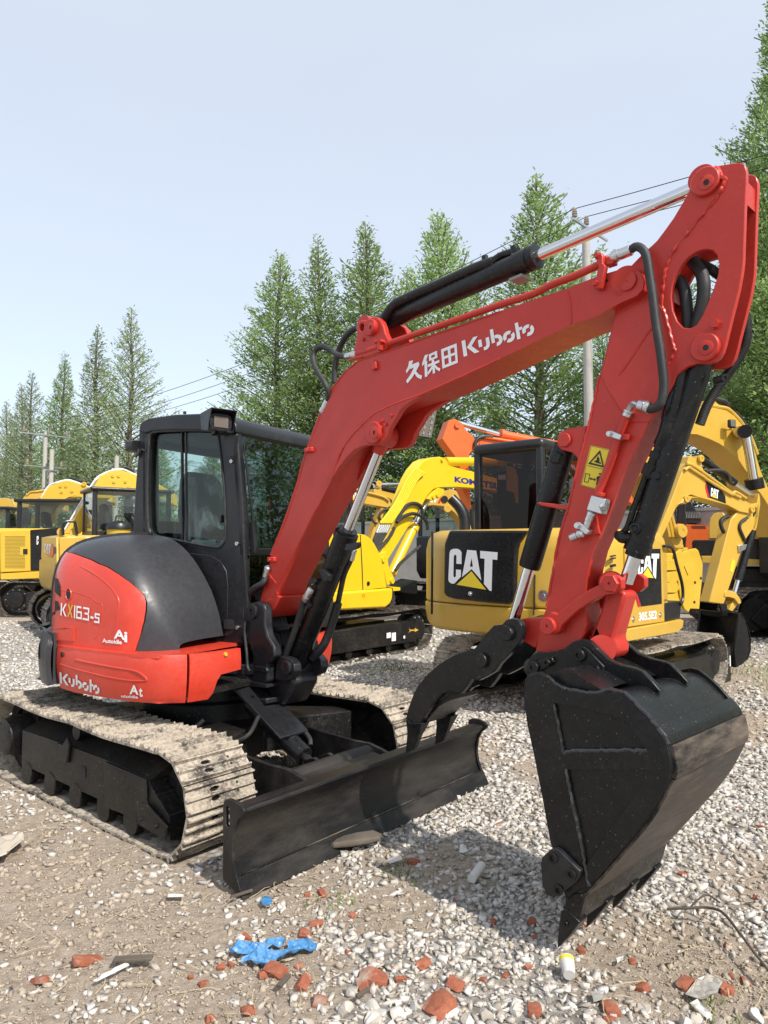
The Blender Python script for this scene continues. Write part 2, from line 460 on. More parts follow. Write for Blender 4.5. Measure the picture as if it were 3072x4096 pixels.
def unit(polys, x0, x1, y0, y1):
    f = lambda p: ((p[0] - x0) / (x1 - x0), (y1 - p[1]) / (y1 - y0))
    return [[[f(q) for q in l] for l in p] if isinstance(p[0][0], (tuple, list)) else [f(q) for q in p] for p in polys]
def bar(x0, y0, x1, y1, w):
    d = math.hypot(x1 - x0, y1 - y0); nx, ny = -(y1 - y0) / d * w / 2, (x1 - x0) / d * w / 2
    return [(x0 + nx, y0 + ny), (x1 + nx, y1 + ny), (x1 - nx, y1 - ny), (x0 - nx, y0 - ny)]
def ring(cx, cy, r, w, a0, a1, n=14, sy=1.0):
    o = [(cx + r * math.cos(math.radians(a0 + (a1 - a0) * i / n)), cy + sy * r * math.sin(math.radians(a0 + (a1 - a0) * i / n))) for i in range(n + 1)]
    k = [(cx + (r - w) * math.cos(math.radians(a1 + (a0 - a1) * i / n)), cy + sy * (r - w) * math.sin(math.radians(a1 + (a0 - a1) * i / n))) for i in range(n + 1)]
    return o + k
CATW = unit([
    [(345, 1215), (355, 1190), (380, 1175), (420, 1173), (445, 1185), (460, 1205), (462, 1325), (412, 1325), (412, 1245), (400, 1232), (390, 1240), (386, 1260), (386, 1450), (392, 1465), (402, 1462), (410, 1450), (410, 1383), (458, 1383), (458, 1452), (395, 1528), (370, 1530), (345, 1515), (338, 1490)],
    [[(513, 1180), (600, 1183), (655, 1470), (560, 1367), (468, 1455)], [(557, 1258), (571, 1342), (543, 1345)]],
    [(638, 1183), (806, 1190), (803, 1262), (757, 1260), (755, 1562), (735, 1560), (680, 1500), (682, 1258), (640, 1255)]], 338, 806, 1173, 1562)
CATY = unit([[(558, 1388), (703, 1555), (418, 1535)]], 338, 806, 1173, 1562)
# maker's wordmark on the red machine, drawn from its strokes (unit box 0..6.9 by 0..1.75)
def wordmark():
    P = []
    P.append([(-.02, 0), (.34, 0), (.34, 1.55), (-.02, 1.55)])
    P.append([(1.12, 1.55), (.40, .78), (1.04, 0), (1.52, 0), (.86, .78), (1.57, 1.55)])
    P.append([(1.53, .42), (1.86, .42), (1.86, 1.12), (1.53, 1.12)])
    P.append([(2.27, 1.12), (2.60, 1.12), (2.60, .45), (2.51, .18), (2.28, .0), (1.96, -.02), (1.96, .29), (2.16, .31), (2.27, .46)])
    P.append([(2.78, .40), (3.10, .40), (3.10, 1.75), (2.78, 1.75)])
    P.append(ring(3.30, .55, .55, .34, -100, 115))
    P.append(ring(4.45, .55, .55, .34, 55, 215) ); P.append(ring(4.50, .52, .55, .34, -125, 35))
    P.append([(5.20, 0), (5.53, 0), (5.53, .82), (5.84, .82), (5.84, 1.10), (5.53, 1.10), (5.53, 1.62), (5.20, 1.62)])
    P.append(ring(6.33, .57, .55, .34, 65, 205)); P.append(ring(6.38, .55, .55, .34, -115, 50))
    return [[(x / 6.95, y / 1.75) for x, y in p] for p in P]
# ------------------------------------------------------------------ the red excavator in front
SWV = Vector((-1.18, 4.86, 0))
UF = Vector((math.cos(math.radians(-30)), math.sin(math.radians(-30)), 0)); UR = Vector((UF.y, -UF.x, 0)); UL = -UR
GU = Vector((.7640, -.6460, 0)).normalized(); GV = Vector((-GU.y, GU.x, 0))
def up(a, r, z): return SWV + UF * a + UR * r + Z * z
def un(u, v, z): return SWV + GU * u + GV * v + Z * z
KX = thing('excavator', 'red and black excavator in the foreground with boom, thumb and bucket raised towards the right', 'excavator', SWV)
BP = Plane.heading(-46.0, (.886, 2.892)); nB = BP.n; bB = BP.b

# ---- tracks
def shoe_mesh(w, p, mat, holes=True, ribs=3):
    t = .012; parts = []
    out = [(-p * .49, -w / 2), (p * .49, -w / 2), (p * .49, w / 2), (-p * .49, w / 2)]
    hl = []
    if holes:
        for hx, hy, rx, ry in ((-.022, .035, .012, .030), (.022, .035, .012, .030)):
            hl.append([(hx + rx * math.cos(k * math.pi / 4), hy + ry * math.sin(k * math.pi / 4)) for k in range(8)])
        for hx, hy in ((-.02, -.10), (.02, -.10)):
            hl.append([(hx + .008 * math.cos(k * math.pi / 3), hy + .008 * math.sin(k * math.pi / 3)) for k in range(6)])
    parts.append(extrude([Vector((x, y, 0)) for x, y in out], (0, 0, t), [[Vector((x, y, 0)) for x, y in h] for h in hl]))
    rr = random.Random(3)
    for k in range(ribs):
        x = -p * .40 + k * p * .40; h = .020 if k != 1 else .016
        V = []
        n = 8
        for j in range(n + 1):
            y = -w / 2 + w * j / n; hh = h * rr.uniform(.78, 1.05); dx = rr.uniform(-.0015, .0015)
            V += [(x - .009, y, t), (x - .004 + dx, y, t + hh), (x + .004 + dx, y, t + hh), (x + .009, y, t)]
        Fc = []
        for j in range(n):
            for q in range(3): Fc.append((4 * j + q, 4 * j + q + 1, 4 * j + q + 5, 4 * j + q + 4))
        Fc += [(0, 1, 2, 3), (4 * n + 3, 4 * n + 2, 4 * n + 1, 4 * n)]
        parts.append((V, Fc))
    return mesh('track_shoe', *join(*parts), mat, 30)
def track_loop(x0, x1, r0, r1, z0, sag=.02, nseg=400):
    """closed side-view path of a crawler track: list of (x, z, angle)"""
    P = []
    L = lambda a, b, n: [(a[0] + (b[0] - a[0]) * i / n, a[1] + (b[1] - a[1]) * i / n) for i in range(n)]
    for p in L((x0, z0), (x1, z0), 120): P.append(p)
    for i in range(80):
        a = -math.pi / 2 + math.pi * i / 80; P.append((x1 + r1 * math.cos(a), z0 + r1 + r1 * math.sin(a)))
    for i in range(120):
        t = i / 120; x = x1 + (x0 - x1) * t
        P.append((x, z0 + 2 * r1 + (2 * r0 - 2 * r1) * t - sag * math.sin(math.pi * t) * abs(math.sin(2 * math.pi * t))))
    for i in range(80):
        a = math.pi / 2 + math.pi * i / 80; P.append((x0 + r0 * math.cos(a), z0 + r0 + r0 * math.sin(a)))
    return P
def along(P, step_n):
    n = len(P); d = [0]
    for i in range(n):
        a, b = P[i], P[(i + 1) % n]; d.append(d[-1] + math.hypot(b[0] - a[0], b[1] - a[1]))
    out = []
    for k in range(step_n):
        s = d[-1] * (k + .5) / step_n; i = 0
        while d[i + 1] < s: i += 1
        a, b = P[i], P[(i + 1) % n]; t = (s - d[i]) / (d[i + 1] - d[i])
        a2, b2 = P[(i - 4) % n], P[(i + 5) % n]
        out.append((a[0] + (b[0] - a[0]) * t, a[1] + (b[1] - a[1]) * t, math.atan2(b2[1] - a2[1], b2[0] - a2[0])))
    return out, d[-1]
def ring_band(P, fr, y0, y1, th, name, mat, parent):
    """a closed belt following the loop; fr(x, y, z) -> world"""
    n = len(P); S = P[::6]; m = len(S); V, Fc = [], []
    for i, (x, z) in enumerate(S):
        a, b = S[i - 1], S[(i + 1) % m]; dx, dz = b[0] - a[0], b[1] - a[1]; q = math.hypot(dx, dz)
        nx, nz = dz / q, -dx / q
        for y in (y0, y1):
            V += [fr(x - nx * .004, y, z - nz * .004), fr(x - nx * th, y, z - nz * th)]
    for i in range(m):
        j = (i + 1) % m
        Fc += [(4 * i, 4 * j, 4 * j + 2, 4 * i + 2), (4 * i + 1, 4 * i + 3, 4 * j + 3, 4 * j + 1), (4 * i, 4 * i + 1, 4 * j + 1, 4 * j), (4 * i + 2, 4 * j + 2, 4 * j + 3, 4 * i + 3)]
    return obj(name, (V, Fc), mat, parent)
SHOE = shoe_mesh(.405, .1345, MT['mud'])
def crawler(parent, v0, v1, near):
    P = track_loop(-.93, .92, .245, .235, .012)
    vm = (v0 + v1) / 2
    fr = lambda x, y, z: un(x, vm + y, z)
    tr = ring_band(P, fr, -.05, .05, .075, 'track', MT['frame'], parent)
    pos, L = along(P, 40)
    for x, z, a in pos:
        o = bpy.data.objects.new('track_shoe', SHOE); put(o, tr)
        ex = GU * math.cos(a) + Z * math.sin(a); ez = GU * math.sin(a) - Z * math.cos(a); ey = ez.cross(ex)
        m = Matrix((ex, ey, ez)).transposed().to_4x4(); m.translation = fr(x, 0, z); o.matrix_basis = m
    s = -1 if near else 1
    # side frame: a beam with a pitched top and arches over the rollers
    so = vm + s * .165; si = vm - s * .17
    low = [(-.70, .12)]
    rollers = [-.62, -.30, .02, .34, .62]
    for k in range(4):
        c = (rollers[k] + rollers[k + 1]) / 2
        low += [(c - .11, .105), (c - .08, .119), (c + .08, .119), (c + .11, .105)]
    low += [(.78, .095), (.98, .075), (.97, .19), (.80, .30)]
    top = [(.78, .335), (.35, .345), (-.2, .345), (-.70, .335)]
    pl = low + top
    f1 = extrude([un(x, so, z) for x, z in pl], GV * (-s * .335))
    roof = []
    tp = [(-.70, .334), (.35, .342), (.80, .33)]
    V = [un(x, so + s * -.002, z) for x, z in tp] + [un(x, vm, z + .075) for x, z in tp] + [un(x, si, z) for x, z in tp]
    f2 = (V, [(0, 1, 4, 3), (1, 2, 5, 4), (3, 4, 7, 6), (4, 5, 8, 7), (0, 3, 6), (2, 5, 8)])
    fo = obj('track_frame', join(f1, f2), MT['frame'], parent, bevel=.008)
    # cover strip, access window and front guard on the outer face
    if near:
        obj('cover_plate', extrude([un(x, so + s * .001, z) for x, z in ((.36, .10), (.78, .115), (.78, .33), (.36, .338))], GV * s * .012), MT['frame'], fo, bevel=.004)
        obj('access_hole', extrude([un(x, so + s * .0015, z) for x, z in ((.085, .20), (.135, .20), (.135, .265), (.085, .265))], GV * s * .002), MT['dark'], fo)
        obj('front_guard', extrude([un(x, so + s * .012, z) for x, z in ((.72, .10), (.97, .085), (.985, .15), (.80, .215), (.72, .20))], GV * s * .014), MT['frame'], fo, bevel=.004)
        for bx in (.76, .90): obj('bolt', hexbolt(un(bx, so + s * .026, .135), GV * s, .010, .012), MT['frame'], fo)
        obj('step_bracket', extrude([un(x, so, z) for x, z in ((-.20, .25), (-.06, .25), (-.03, .36), (-.06, .40), (-.12, .345), (-.20, .345))], GV * s * .02), MT['frame'], fo, bevel=.006)
    for x in rollers:
        obj('track_roller', lathe(un(x, vm - .17, .080), GV, [(0, .03), (0, .068), (.05, .068), (.05, .055), (.11, .055), (.11, .075), (.12, .075), (.18, .075), (.19, .055), (.25, .055), (.25, .068), (.34, .068), (.34, .03)], 18), MT['frame'], parent)
    obj('carrier_roller', lathe(un(-.08, vm - .12, .415), GV, [(0, .02), (0, .045), (.24, .045), (.24, .02)], 16), MT['frame'], parent)
    # drive sprocket with its motor cap, idler wheel at the front
    c = un(-.93, vm, .257)
    tv = []
    for i in range(42):
        a = 2 * math.pi * i / 42; r = .185 if (i % 2) else .155
        tv.append(c + GU * r * math.cos(a) + Z * r * math.sin(a) - GV * .025)
    sp = obj('sprocket', extrude(tv, GV * .05), MT['frame'], parent)
    obj('motor_cap', lathe(c - GV * s * .02, GV * s, [(0, .13), (.15, .13), (.17, .12), (.205, .115), (.21, .10), (.21, .03)], 28), MT['frame'], sp)
    for k in range(4):
        a = k * math.pi / 2 + .5; obj('bolt', hexbolt(c + GV * s * .185 + GU * .095 * math.cos(a) + Z * .095 * math.sin(a), GV * s, .008, .012), MT['frame'], sp)
    obj('idler_wheel', lathe(un(.92, vm - .06, .245), GV, [(0, .05), (0, .15), (.02, .16), (.04, .16), (.04, .19), (.08, .19), (.08, .16), (.10, .16), (.12, .15), (.12, .05)], 28), MT['frame'], parent)
    return tr
crawler(KX, -.98, -.575, True)
crawler(KX, .575, .98, False)
# centre frame and slewing ring
obj('centre_frame', join(extrude([un(x, y, .22) for x, y in ((-.55, -.58), (-.25, -.30), (.25, -.30), (.62, -.58), (.80, -.55), (.55, .0), (.80, .55), (.62, .58), (.25, .30), (-.25, .30), (-.55, .58), (-.75, .5), (-.45, 0), (-.75, -.5))], Z * .20),
    lathe(un(0, 0, .40), Z, [(0, .44), (.13, .44), (.13, .40), (.24, .40)], 40)), MT['frame'], KX, bevel=.01)

# ---- blade
prof = [(1.560, .004), (1.572, .006), (1.535, .066), (1.512, .12), (1.500, .18), (1.503, .24), (1.523, .30), (1.566, .352), (1.560, .366), (1.480, .368), (1.470, .33), (1.462, .24), (1.470, .12), (1.50, .04)]
def sweep_v(pr, v0, v1): return extrude([un(x, v0, z) for x, z in pr], GV * (v1 - v0))
bl = obj('blade', sweep_v(prof, -.962, .962), MT['blade'], KX, bevel=.004)
obj('cutting_edge', sweep_v([(1.585, -.004), (1.592, 0), (1.548, .078), (1.538, .074)], -.985, .985), MT['blade'], bl, bevel=.002)
for s in (-1, 1):
    e = [(1.45, .045), (1.59, .0), (1.545, .08), (1.52, .14), (1.512, .20), (1.522, .27), (1.548, .32), (1.588, .352), (1.594, .372), (1.575, .388), (1.53, .398), (1.48, .398), (1.452, .385), (1.445, .35)]
    hole = [(1.466, .285), (1.472, .278), (1.486, .278), (1.492, .285), (1.492, .355), (1.486, .364), (1.472, .364), (1.466, .355)]
    obj('end_plate', extrude([un(x, s * .985 - .010 * (s + 1) * 1.0, z) for x, z in e], GV * .020, [[un(x, s * .985 - .010 * (s + 1), z) for x, z in hole]]), MT['blade'], bl, bevel=.004)
obj('dust_line', tube([un(1.541, v / 10, .0795) for v in (-9.5, -6, -3, 0, 3, 6, 9.5)], .0035, 6, 4), MT['worn'], bl)
obj('push_tube', lathe(un(1.25, -.43, .285), GV, [(0, .04), (0, .062), (.64, .062), (.64, .04)], 28), MT['blade'], bl)
obj('rear_rib', sweep_v([(1.30, .25), (1.47, .19), (1.47, .31), (1.31, .325)], -.40, .18), MT['blade'], bl, bevel=.01)
for v in (-.44, .20):
    a = [(.55, .20), (.75, .165), (1.0, .13), (1.25, .10), (1.47, .10), (1.47, .30), (1.36, .335), (1.25, .355), (1.12, .35), (.85, .36), (.62, .37), (.53, .33)]
    obj('push_arm', extrude([un(x, v, z) for x, z in a], GV * .028), MT['blade'], KX, bevel=.004)
bc = obj('blade_cylinder', cyl(un(.60, -.13, .545), un(1.06, -.13, .315), .058, 24), MT['black'], KX)
obj('rod', cyl(un(1.05, -.13, .318), un(1.17, -.13, .262), .030, 18), MT['black'], bc)
obj('rod_guard', extrude([un(x, -.24, z) for x, z in ((.52, .655), (.56, .66), (.98, .430), (.975, .415))], GV * .22), MT['satin'], bc, bevel=.004)
obj('hose', tube([un(.70, -.02, .52), un(.86, -.03, .47), un(1.0, -.04, .40), un(1.04, -.06, .36)], .014), MT['rubber'], bc)
for b2 in ((.66, -.18), (.66, -.07)):
    obj('bolt', hexbolt(un(b2[0], b2[1], .606), (GU * .5 + Z * .86), .011, .01), MT['black'], bc)
obj('clevis', extrude([un(x, -.20, z) for x, z in ((1.12, .32), (1.20, .35), (1.27, .33), (1.27, .25), (1.16, .23))], GV * .028), MT['black'], bc, bevel=.004)
obj('clevis', extrude([un(x, -.085, z) for x, z in ((1.12, .32), (1.20, .35), (1.27, .33), (1.27, .25), (1.16, .23))], GV * .028), MT['black'], bc, bevel=.004)
obj('hose', tube([un(.55, -.45, .50), un(.50, -.52, .42), un(.55, -.55, .37), un(.70, -.48, .38), un(.85, -.38, .44), un(.80, -.25, .52)], .013), MT['rubber'], KX)

# ---- upper body: counterweight shell wrapped round the tail
PLAN = [(.60, .34), (.59, .46), (.565, .60), (.515, .735), (.42, .825), (.28, .868), (.08, .882), (-.18, .882), (-.42, .862), (-.62, .800), (-.79, .700), (-.93, .565), (-1.04, .40), (-1.11, .20), (-1.13, 0)]
PLAN = PLAN + [(a, -r) for a, r in reversed(PLAN[:-1])]
PSM = smooth_path([Vector((a, r, 0)) for a, r in PLAN], 8)
PD = [0]
for i in range(len(PSM) - 1): PD.append(PD[-1] + (PSM[i + 1] - PSM[i]).length)
def plan(t, inset=0.0):
    s = max(0, min(1, t)) * PD[-1]
    lo = int(np.searchsorted(PD, s)) - 1; lo = max(0, min(lo, len(PSM) - 2))
    k = (s - PD[lo]) / (PD[lo + 1] - PD[lo]); p = PSM[lo].lerp(PSM[lo + 1], k)
    d = (PSM[min(lo + 2, len(PSM) - 1)] - PSM[max(lo - 1, 0)]).normalized(); n = Vector((-d.y, d.x, 0))
    if n.dot(p) < 0: n = -n
    return p - n * inset
def cwf(t, z):
    k = min(1.0, max(0.0, (z - .63) / .27)); ins = .012 + .035 * (1 - k) ** 2.5 + .012 * k ** 4
    p = plan(t, ins); return up(p.x, p.y, z + .02 * (1 - k) * max(0, -p.x - .3))
CW = Surf(cwf, 0, 1, .62, .905, 160, 24)
TB = CW.inv(*W(R1, (376, 1700))[0])[0]           # where the black bumper begins
TS = CW.inv(*W(R1, (1240, 1850))[0])[0]          # seam of the front piece
TL = 1 - TB
z0, z1 = .632, .902
fr_poly = [(.004, z1), (TS - .003, z1), (TS - .003, z0), (TS * .62, z0), (TS * .55, z0 + .03), (TS * .50, z0 + .10), (TS * .44, z0 + .135), (.004, z0 + .145)]
obj('side_skirt', CW.panel(fr_poly, .0, .03, back=.03), MT['redcw'], KX, smooth=40)
obj('side_skirt', CW.panel([(1 - t, z) for t, z in fr_poly], .0, .03, back=.03), MT['redcw'], KX, smooth=40)
cwo = obj('counterweight', CW.panel([(TS, z0), (TB, z0), (TB, z1), (TS, z1)], .0, .03, back=.03), MT['redcw'], KX, smooth=40)
obj('counterweight_shell', CW.panel([(TL, z0), (1 - TS, z0), (1 - TS, z1), (TL, z1)], .0, .04, back=.03), MT['redcw'], KX, smooth=40)
# pressed groove along the side
def on_cw(*pts, off=.004): return [CW.at(*CW.inv(x, y), off) for x, y in W(R1, *pts)]
obj('press_line', tube(on_cw((500, 1722), (600, 1745), (760, 1775), (900, 1800), (960, 1838), (975, 1862), off=-.002), .007, 8), MT['redcw'], cwo)
obj('press_line', tube(on_cw((400, 1752), (520, 1790), (700, 1835), (860, 1862), (975, 1864), off=-.002), .005, 8), MT['redcw'], cwo)
obj('lifting_hole', lathe(CW.at(*CW.inv(*W(R1, (413, 1690))[0]), .004), CW.normal(*CW.inv(*W(R1, (413, 1690))[0])), [(0, .016), (.002, .016), (.002, .013), (-.01, .013)], 16), MT['dark'], cwo)
obj('bolt', hexbolt(CW.at(*CW.inv(*W(R1, (1495, 1688))[0]), .001), CW.normal(*CW.inv(*W(R1, (1495, 1688))[0])), .012, .008), MT['gold'], cwo)
# black bumper at the tail
def bmpf(t, z):
    k = (z - .66) / .34; bul = .030 * math.sin(math.pi * min(1, max(0, .15 + .80 * k))) + .012
    p = plan(t, -bul); return up(p.x, p.y, z)
BM = Surf(bmpf, TB - .01, TL + .01, .64, 1.03, 100, 24)
bmo = obj('rear_bumper', BM.panel([(TB + .003, .655), (TL - .003, .655), (TL - .003, .92), (TL - .05, .985), (TB + .05, .985), (TB + .012, .96), (TB + .003, .92)], .0, .03, back=.03), MT['cover'], KX, smooth=50)
bpl = [plan(TB + .004 + (TL - TB - .008) * i / 40, .004) for i in range(41)] + [plan(TB + .004 + (TL - TB - .008) * i / 40, .12) for i in range(40, -1, -1)]
obj('bumper_core', extrude([up(p.x, p.y, .66) for p in bpl], Z * .315), MT['cover'], bmo, smooth=30)
obj('bumper_recess', BM.panel([(TB + .035, .80), (TB + .085, .80), (TB + .085, .90), (TB + .045, .90)], .003, .03), MT['dark'], bmo, smooth=40)
# floor of the upper body
dk = [plan(i / 60, .05) for i in range(61)]
obj('deck', join(extrude([up(p.x, p.y, .66) for p in dk], Z * .03), box(up(-.2, 0, .70), UF, UR, Z, .5, .5, .05)), MT['frame'], KX, smooth=0)
obj('counterweight_top', extrude([up(min(p.x, .40), p.y, .885) for p in [plan(i / 90, .022 + .05 * max(0, (abs(i / 45 - 1) - .86) / .14)) for i in range(91)]], Z * .018), MT['redcw'], KX, smooth=0)

# ---- bonnet: right-hand cover, a bulging sheet in black and red
def hood_r(a):
    if a > -.04: return .822 - .24 * ((a + .04) / .36) ** 3.0
    if a < -.46: return .822 - .62 * ((-.46 - a) / .62) ** 2.0
    return .822
ZT = [(-1.10, 1.33), (-1.0, 1.42), (-.87, 1.50), (-.68, 1.555), (-.45, 1.585), (-.28, 1.590), (-.13, 1.562), (-.03, 1.51), (.07, 1.43), (.15, 1.335), (.222, 1.225), (.272, 1.11), (.302, 1.0), (.314, .93)]
def hood_z(a):
    for i in range(len(ZT) - 1):
        if a <= ZT[i + 1][0]:
            k = (a - ZT[i][0]) / (ZT[i + 1][0] - ZT[i][0]); k = max(0, k)
            p0 = ZT[max(i - 1, 0)][1]; p1, p2 = ZT[i][1], ZT[i + 1][1]; p3 = ZT[min(i + 2, len(ZT) - 1)][1]
            return .5 * (2 * p1 + (p2 - p0) * k + (2 * p0 - 5 * p1 + 4 * p2 - p3) * k * k + (3 * p1 - p0 - 3 * p2 + p3) * k ** 3)
    return ZT[-1][1]
RIN = .17
def hoodf(a, s):
    """s: 0 bottom of the side, 1 inner edge of the top; superellipse cross-section"""
    H = max(.02, hood_z(a) - .90); Rr = max(.03, hood_r(a) - RIN)
    th = s * math.pi / 2; e = 2.0 / 4.4
    c, q = max(0, math.cos(th)), max(0, math.sin(th))
    return up(a, RIN + Rr * c ** e * (1 - .02 * (1 - s)), .90 + H * q ** e)
HD = Surf(hoodf, -1.09, .312, .0, .996, 130, 60)
hp = W(R1, (440, 1012), (480, 1020), (560, 1048), (660, 1092), (760, 1140), (830, 1188), (890, 1235), (935, 1275), (960, 1310), (968, 1345), (966, 1400), (955, 1470), (935, 1550), (912, 1622), (897, 1662))
bnd = [HD.inv(*p) for p in hp]
A0, A1 = -1.088, .310
bnd[-1] = (bnd[-1][0], .0)
s_top0 = bnd[0][1]
red_poly = [(A0, .0)] + [bnd[-1]] + list(reversed(bnd[:-1])) + [(A0, s_top0)]
blk_poly = [(A0, .994), (A0, s_top0 + .008)] + [(a + .006, s + .008) for a, s in bnd[:-1]] + [(bnd[-1][0] + .010, .0), (A1, .0), (A1, .994)]
obj('bonnet_inner', HD.panel([(A0 + .02, .01), (A1 - .01, .01), (A1 - .01, .99), (A0 + .02, .99)], -.018, .05), MT['dark'], KX, smooth=60)
HOOD = obj('bonnet', HD.panel(blk_poly, .0, .03, back=.02), MT['cover'], KX, smooth=60)
RED = obj('side_door', HD.panel(red_poly, .006, .03, back=.02), MT['redcw'], KX, smooth=60)
obj('filler_hole', HD.panel([HD.inv(*p) for p in W(R1, *circ(462, 1290, 17, 16, 36))], .0085, .05), MT['dark'], RED, smooth=0)
obj('hole_rim', tube([HD.at(*HD.inv(*p), .008) for p in W(R1, *circ(462, 1290, 18, 16, 38))] + [HD.at(*HD.inv(*W(R1, *circ(462, 1290, 18, 16, 38))[0]), .008)], .0035, 6, 2), MT['redcw'], RED)
def on_hood(*pts, off=.007): return [HD.at(*HD.inv(x, y), off) for x, y in W(R1, *pts)]
obj('press_line', tube(on_hood((380, 1250), (420, 1262), (520, 1280), (610, 1310), (650, 1345), (680, 1352), (684, 1400), (670, 1500), (655, 1560), (625, 1582), off=.004), .004, 8), MT['redcw'], RED)
obj('press_line', tube(on_hood((440, 1065), (560, 1115), (660, 1175), (740, 1245), (790, 1330), (785, 1440), (770, 1560), off=.0), .009, 8), MT['redcw'], RED)
lk = [HD.inv(*p) for p in W(R1, (445, 1500), (505, 1508), (502, 1598), (440, 1588))]
lki = [HD.inv(*p) for p in W(R1, (455, 1512), (495, 1518), (492, 1586), (450, 1578))]
obj('lock_frame', HD.panel(lk, .014, .05, holes=[lki], back=.01), MT['redcw'], RED)
obj('latch', HD.panel([HD.inv(*p) for p in W(R1, (460, 1528), (490, 1532), (488, 1560), (456, 1556))], .012, .05, back=.006), MT['redcw'], RED)
obj('bolt', boss(HD.at(*HD.inv(*W(R1, (432, 1525))[0]), .004), HD.normal(*HD.inv(*W(R1, (432, 1525))[0])), .008, .008), MT['redcw'], RED)
# rear face of the bonnet with its mesh grilles, black bumper shelf below
for zz0, zz1, nm in ((1.19, 1.30, 'grille'), (1.02, 1.16, 'grille')):
    pass
gp = []
for y0 in (1180, 1330):
    q = [HD.inv(*p) for p in W(R1, (374, y0), (392, y0 + 8), (409, y0 + 60), (410, y0 + 128), (372, y0 + 92))]
    obj('grille', HD.panel(q, .009, .03), MT['dark'], RED)

# ---- cab
CR = Plane.heading(-30, tuple(up(0, .20, 0).xy)); CLn = CR.n
SIDE = W(H_, (112, 225), (104, 420), (84, 650), (68, 900), (62, 1080), (100, 1600), (240, 1960), (820, 1965), (942, 1965), (962, 1700), (962, 1250), (950, 900), (925, 560), (895, 250), (870, 165), (830, 140), (640, 118), (400, 122), (220, 148), (150, 175))
WIN = W(H_, (196, 300), (212, 268), (250, 256), (430, 246), (640, 246), (735, 258), (752, 300), (775, 480), (795, 700), (806, 900), (808, 1080), (798, 1140), (772, 1175), (735, 1186), (600, 1165), (430, 1130), (240, 1090), (205, 1070), (188, 1020), (180, 800), (184, 500))
CWID = .955
cabo = obj('cab', prism(CR, SIDE, 0, .055, [WIN]), MT['satin'], KX, bevel=.012, seg=3)
obj('left_frame', prism(CR, SIDE, 0, .04, [WIN]), MT['satin'], cabo, bevel=.01)
lf = cabo.children[0]; lf.matrix_basis = Matrix.Translation(CLn * (CWID - .04))
# roof: the side profile carried across, well rounded
ROOF = W(H_, (110, 250), (116, 200), (140, 168), (190, 145), (400, 116), (640, 107), (800, 122), (862, 150), (890, 200), (893, 262), (840, 262), (640, 242), (400, 240), (210, 252), (160, 268))
obj('roof', prism(CR, ROOF, -.014, CWID + .014), MT['satin'], cabo, bevel=.035, seg=4)
# front frame with windscreen: leaning plane through the front pillar
fA, fB = CR.px(*W(H_, (893, 260))[0]), CR.px(*W(H_, (962, 1250))[0])
fn = (fB - fA).cross(CLn).normalized()
if fn.dot(UF) > 0: fn = -fn
FP = Plane(fA, fn); FP.b = CLn
def onF(s, t, off=0.0):
    """s across (m from the right pillar), t down the slope 0..1"""
    return fA + (fB - fA) * t + CLn * s + FP.n * off
def sheet(pts, th, holes=()): return extrude([onF(*p) for p in pts], FP.n * th, [[onF(*p) for p in h] for h in holes])
FW = CWID
wh = [(.035, .06), (.07, .015), (FW - .07, .015), (FW - .035, .06), (FW - .035, .90), (FW - .06, .94), (.06, .94), (.035, .90)]
wl2 = [(.035, 1.04), (.06, 1.0), (FW - .06, 1.0), (FW - .035, 1.04), (FW - .035, 1.38), (.035, 1.38)]
obj('front_frame', sheet([(0, -.09), (FW, -.09), (FW, 1.66), (0, 1.66)], .045, [wh, wl2]), MT['satin'], cabo, bevel=.01)
ft = obj('windscreen', extrude([onF(s, t, .012) for s, t in wh], FP.n * .006), MT['screen'], cabo, smooth=0)
obj('lower_window', extrude([onF(s, t, .012) for s, t in wl2], FP.n * .006), MT['tint'], cabo, smooth=0)
for k in range(6):
    obj('louvre', extrude([onF(s, t, .05) for s, t in ((.10, 1.10 + k * .04), (.50, 1.10 + k * .04), (.50, 1.12 + k * .04), (.10, 1.12 + k * .04))], FP.n * .03), MT['dark'], cabo)
# wiper
obj('wiper', join(tube([onF(.075, .95, -.02), onF(.07, .70, -.03), onF(.055, .45, -.03), onF(.04, .20, -.03)], .007, 8), tube([onF(.045, .10, -.02), onF(.065, .52, -.02)], .005, 6), box(onF(.075, .86, -.02), CLn, (fB - fA).normalized(), FP.n, .04, .20, .03)), MT['satin'], cabo)
# side glass in two panes with the sliding edge
wx = lambda y0, y1, x0, x1: W(H_, (x0, y0), (x1, y0), (x1, y1), (x0, y1))
gl = W(H_, (196, 300), (212, 268), (250, 256), (448, 246), (452, 1134), (240, 1090), (205, 1070), (188, 1020), (180, 800), (184, 500))
gr = W(H_, (480, 246), (640, 246), (735, 258), (752, 300), (775, 480), (795, 700), (806, 900), (808, 1080), (798, 1140), (772, 1175), (735, 1186), (600, 1165), (484, 1142))
obj('side_window', prism(CR, gl, .030, .035), MT['glass'], cabo, smooth=0)
obj('side_window', prism(CR, gr, .022, .027), MT['glass'], cabo, smooth=0)
obj('window_bar', prism(CR, W(H_, (447, 244), (457, 244), (461, 1138), (451, 1136)), .018, .036), MT['satin'], cabo)
obj('window_bar', prism(CR, W(H_, (480, 244), (491, 244), (495, 1145), (484, 1143)), .016, .028), MT['satin'], cabo)
obj('window_seal', tube(CR.pts(WIN + WIN[:1], -.002), .008, 8, 3), MT['rubber'], cabo)
obj('window_latch', prism(CR, W(H_, (755, 925), (770, 925), (772, 985), (757, 988)), .0, .022), MT['satin'], cabo, bevel=.003)
lw = obj('far_window', prism(CR, WIN, .020, .025), MT['glass'], cabo, smooth=0); lw.matrix_basis = Matrix.Translation(CLn * (CWID - .04))
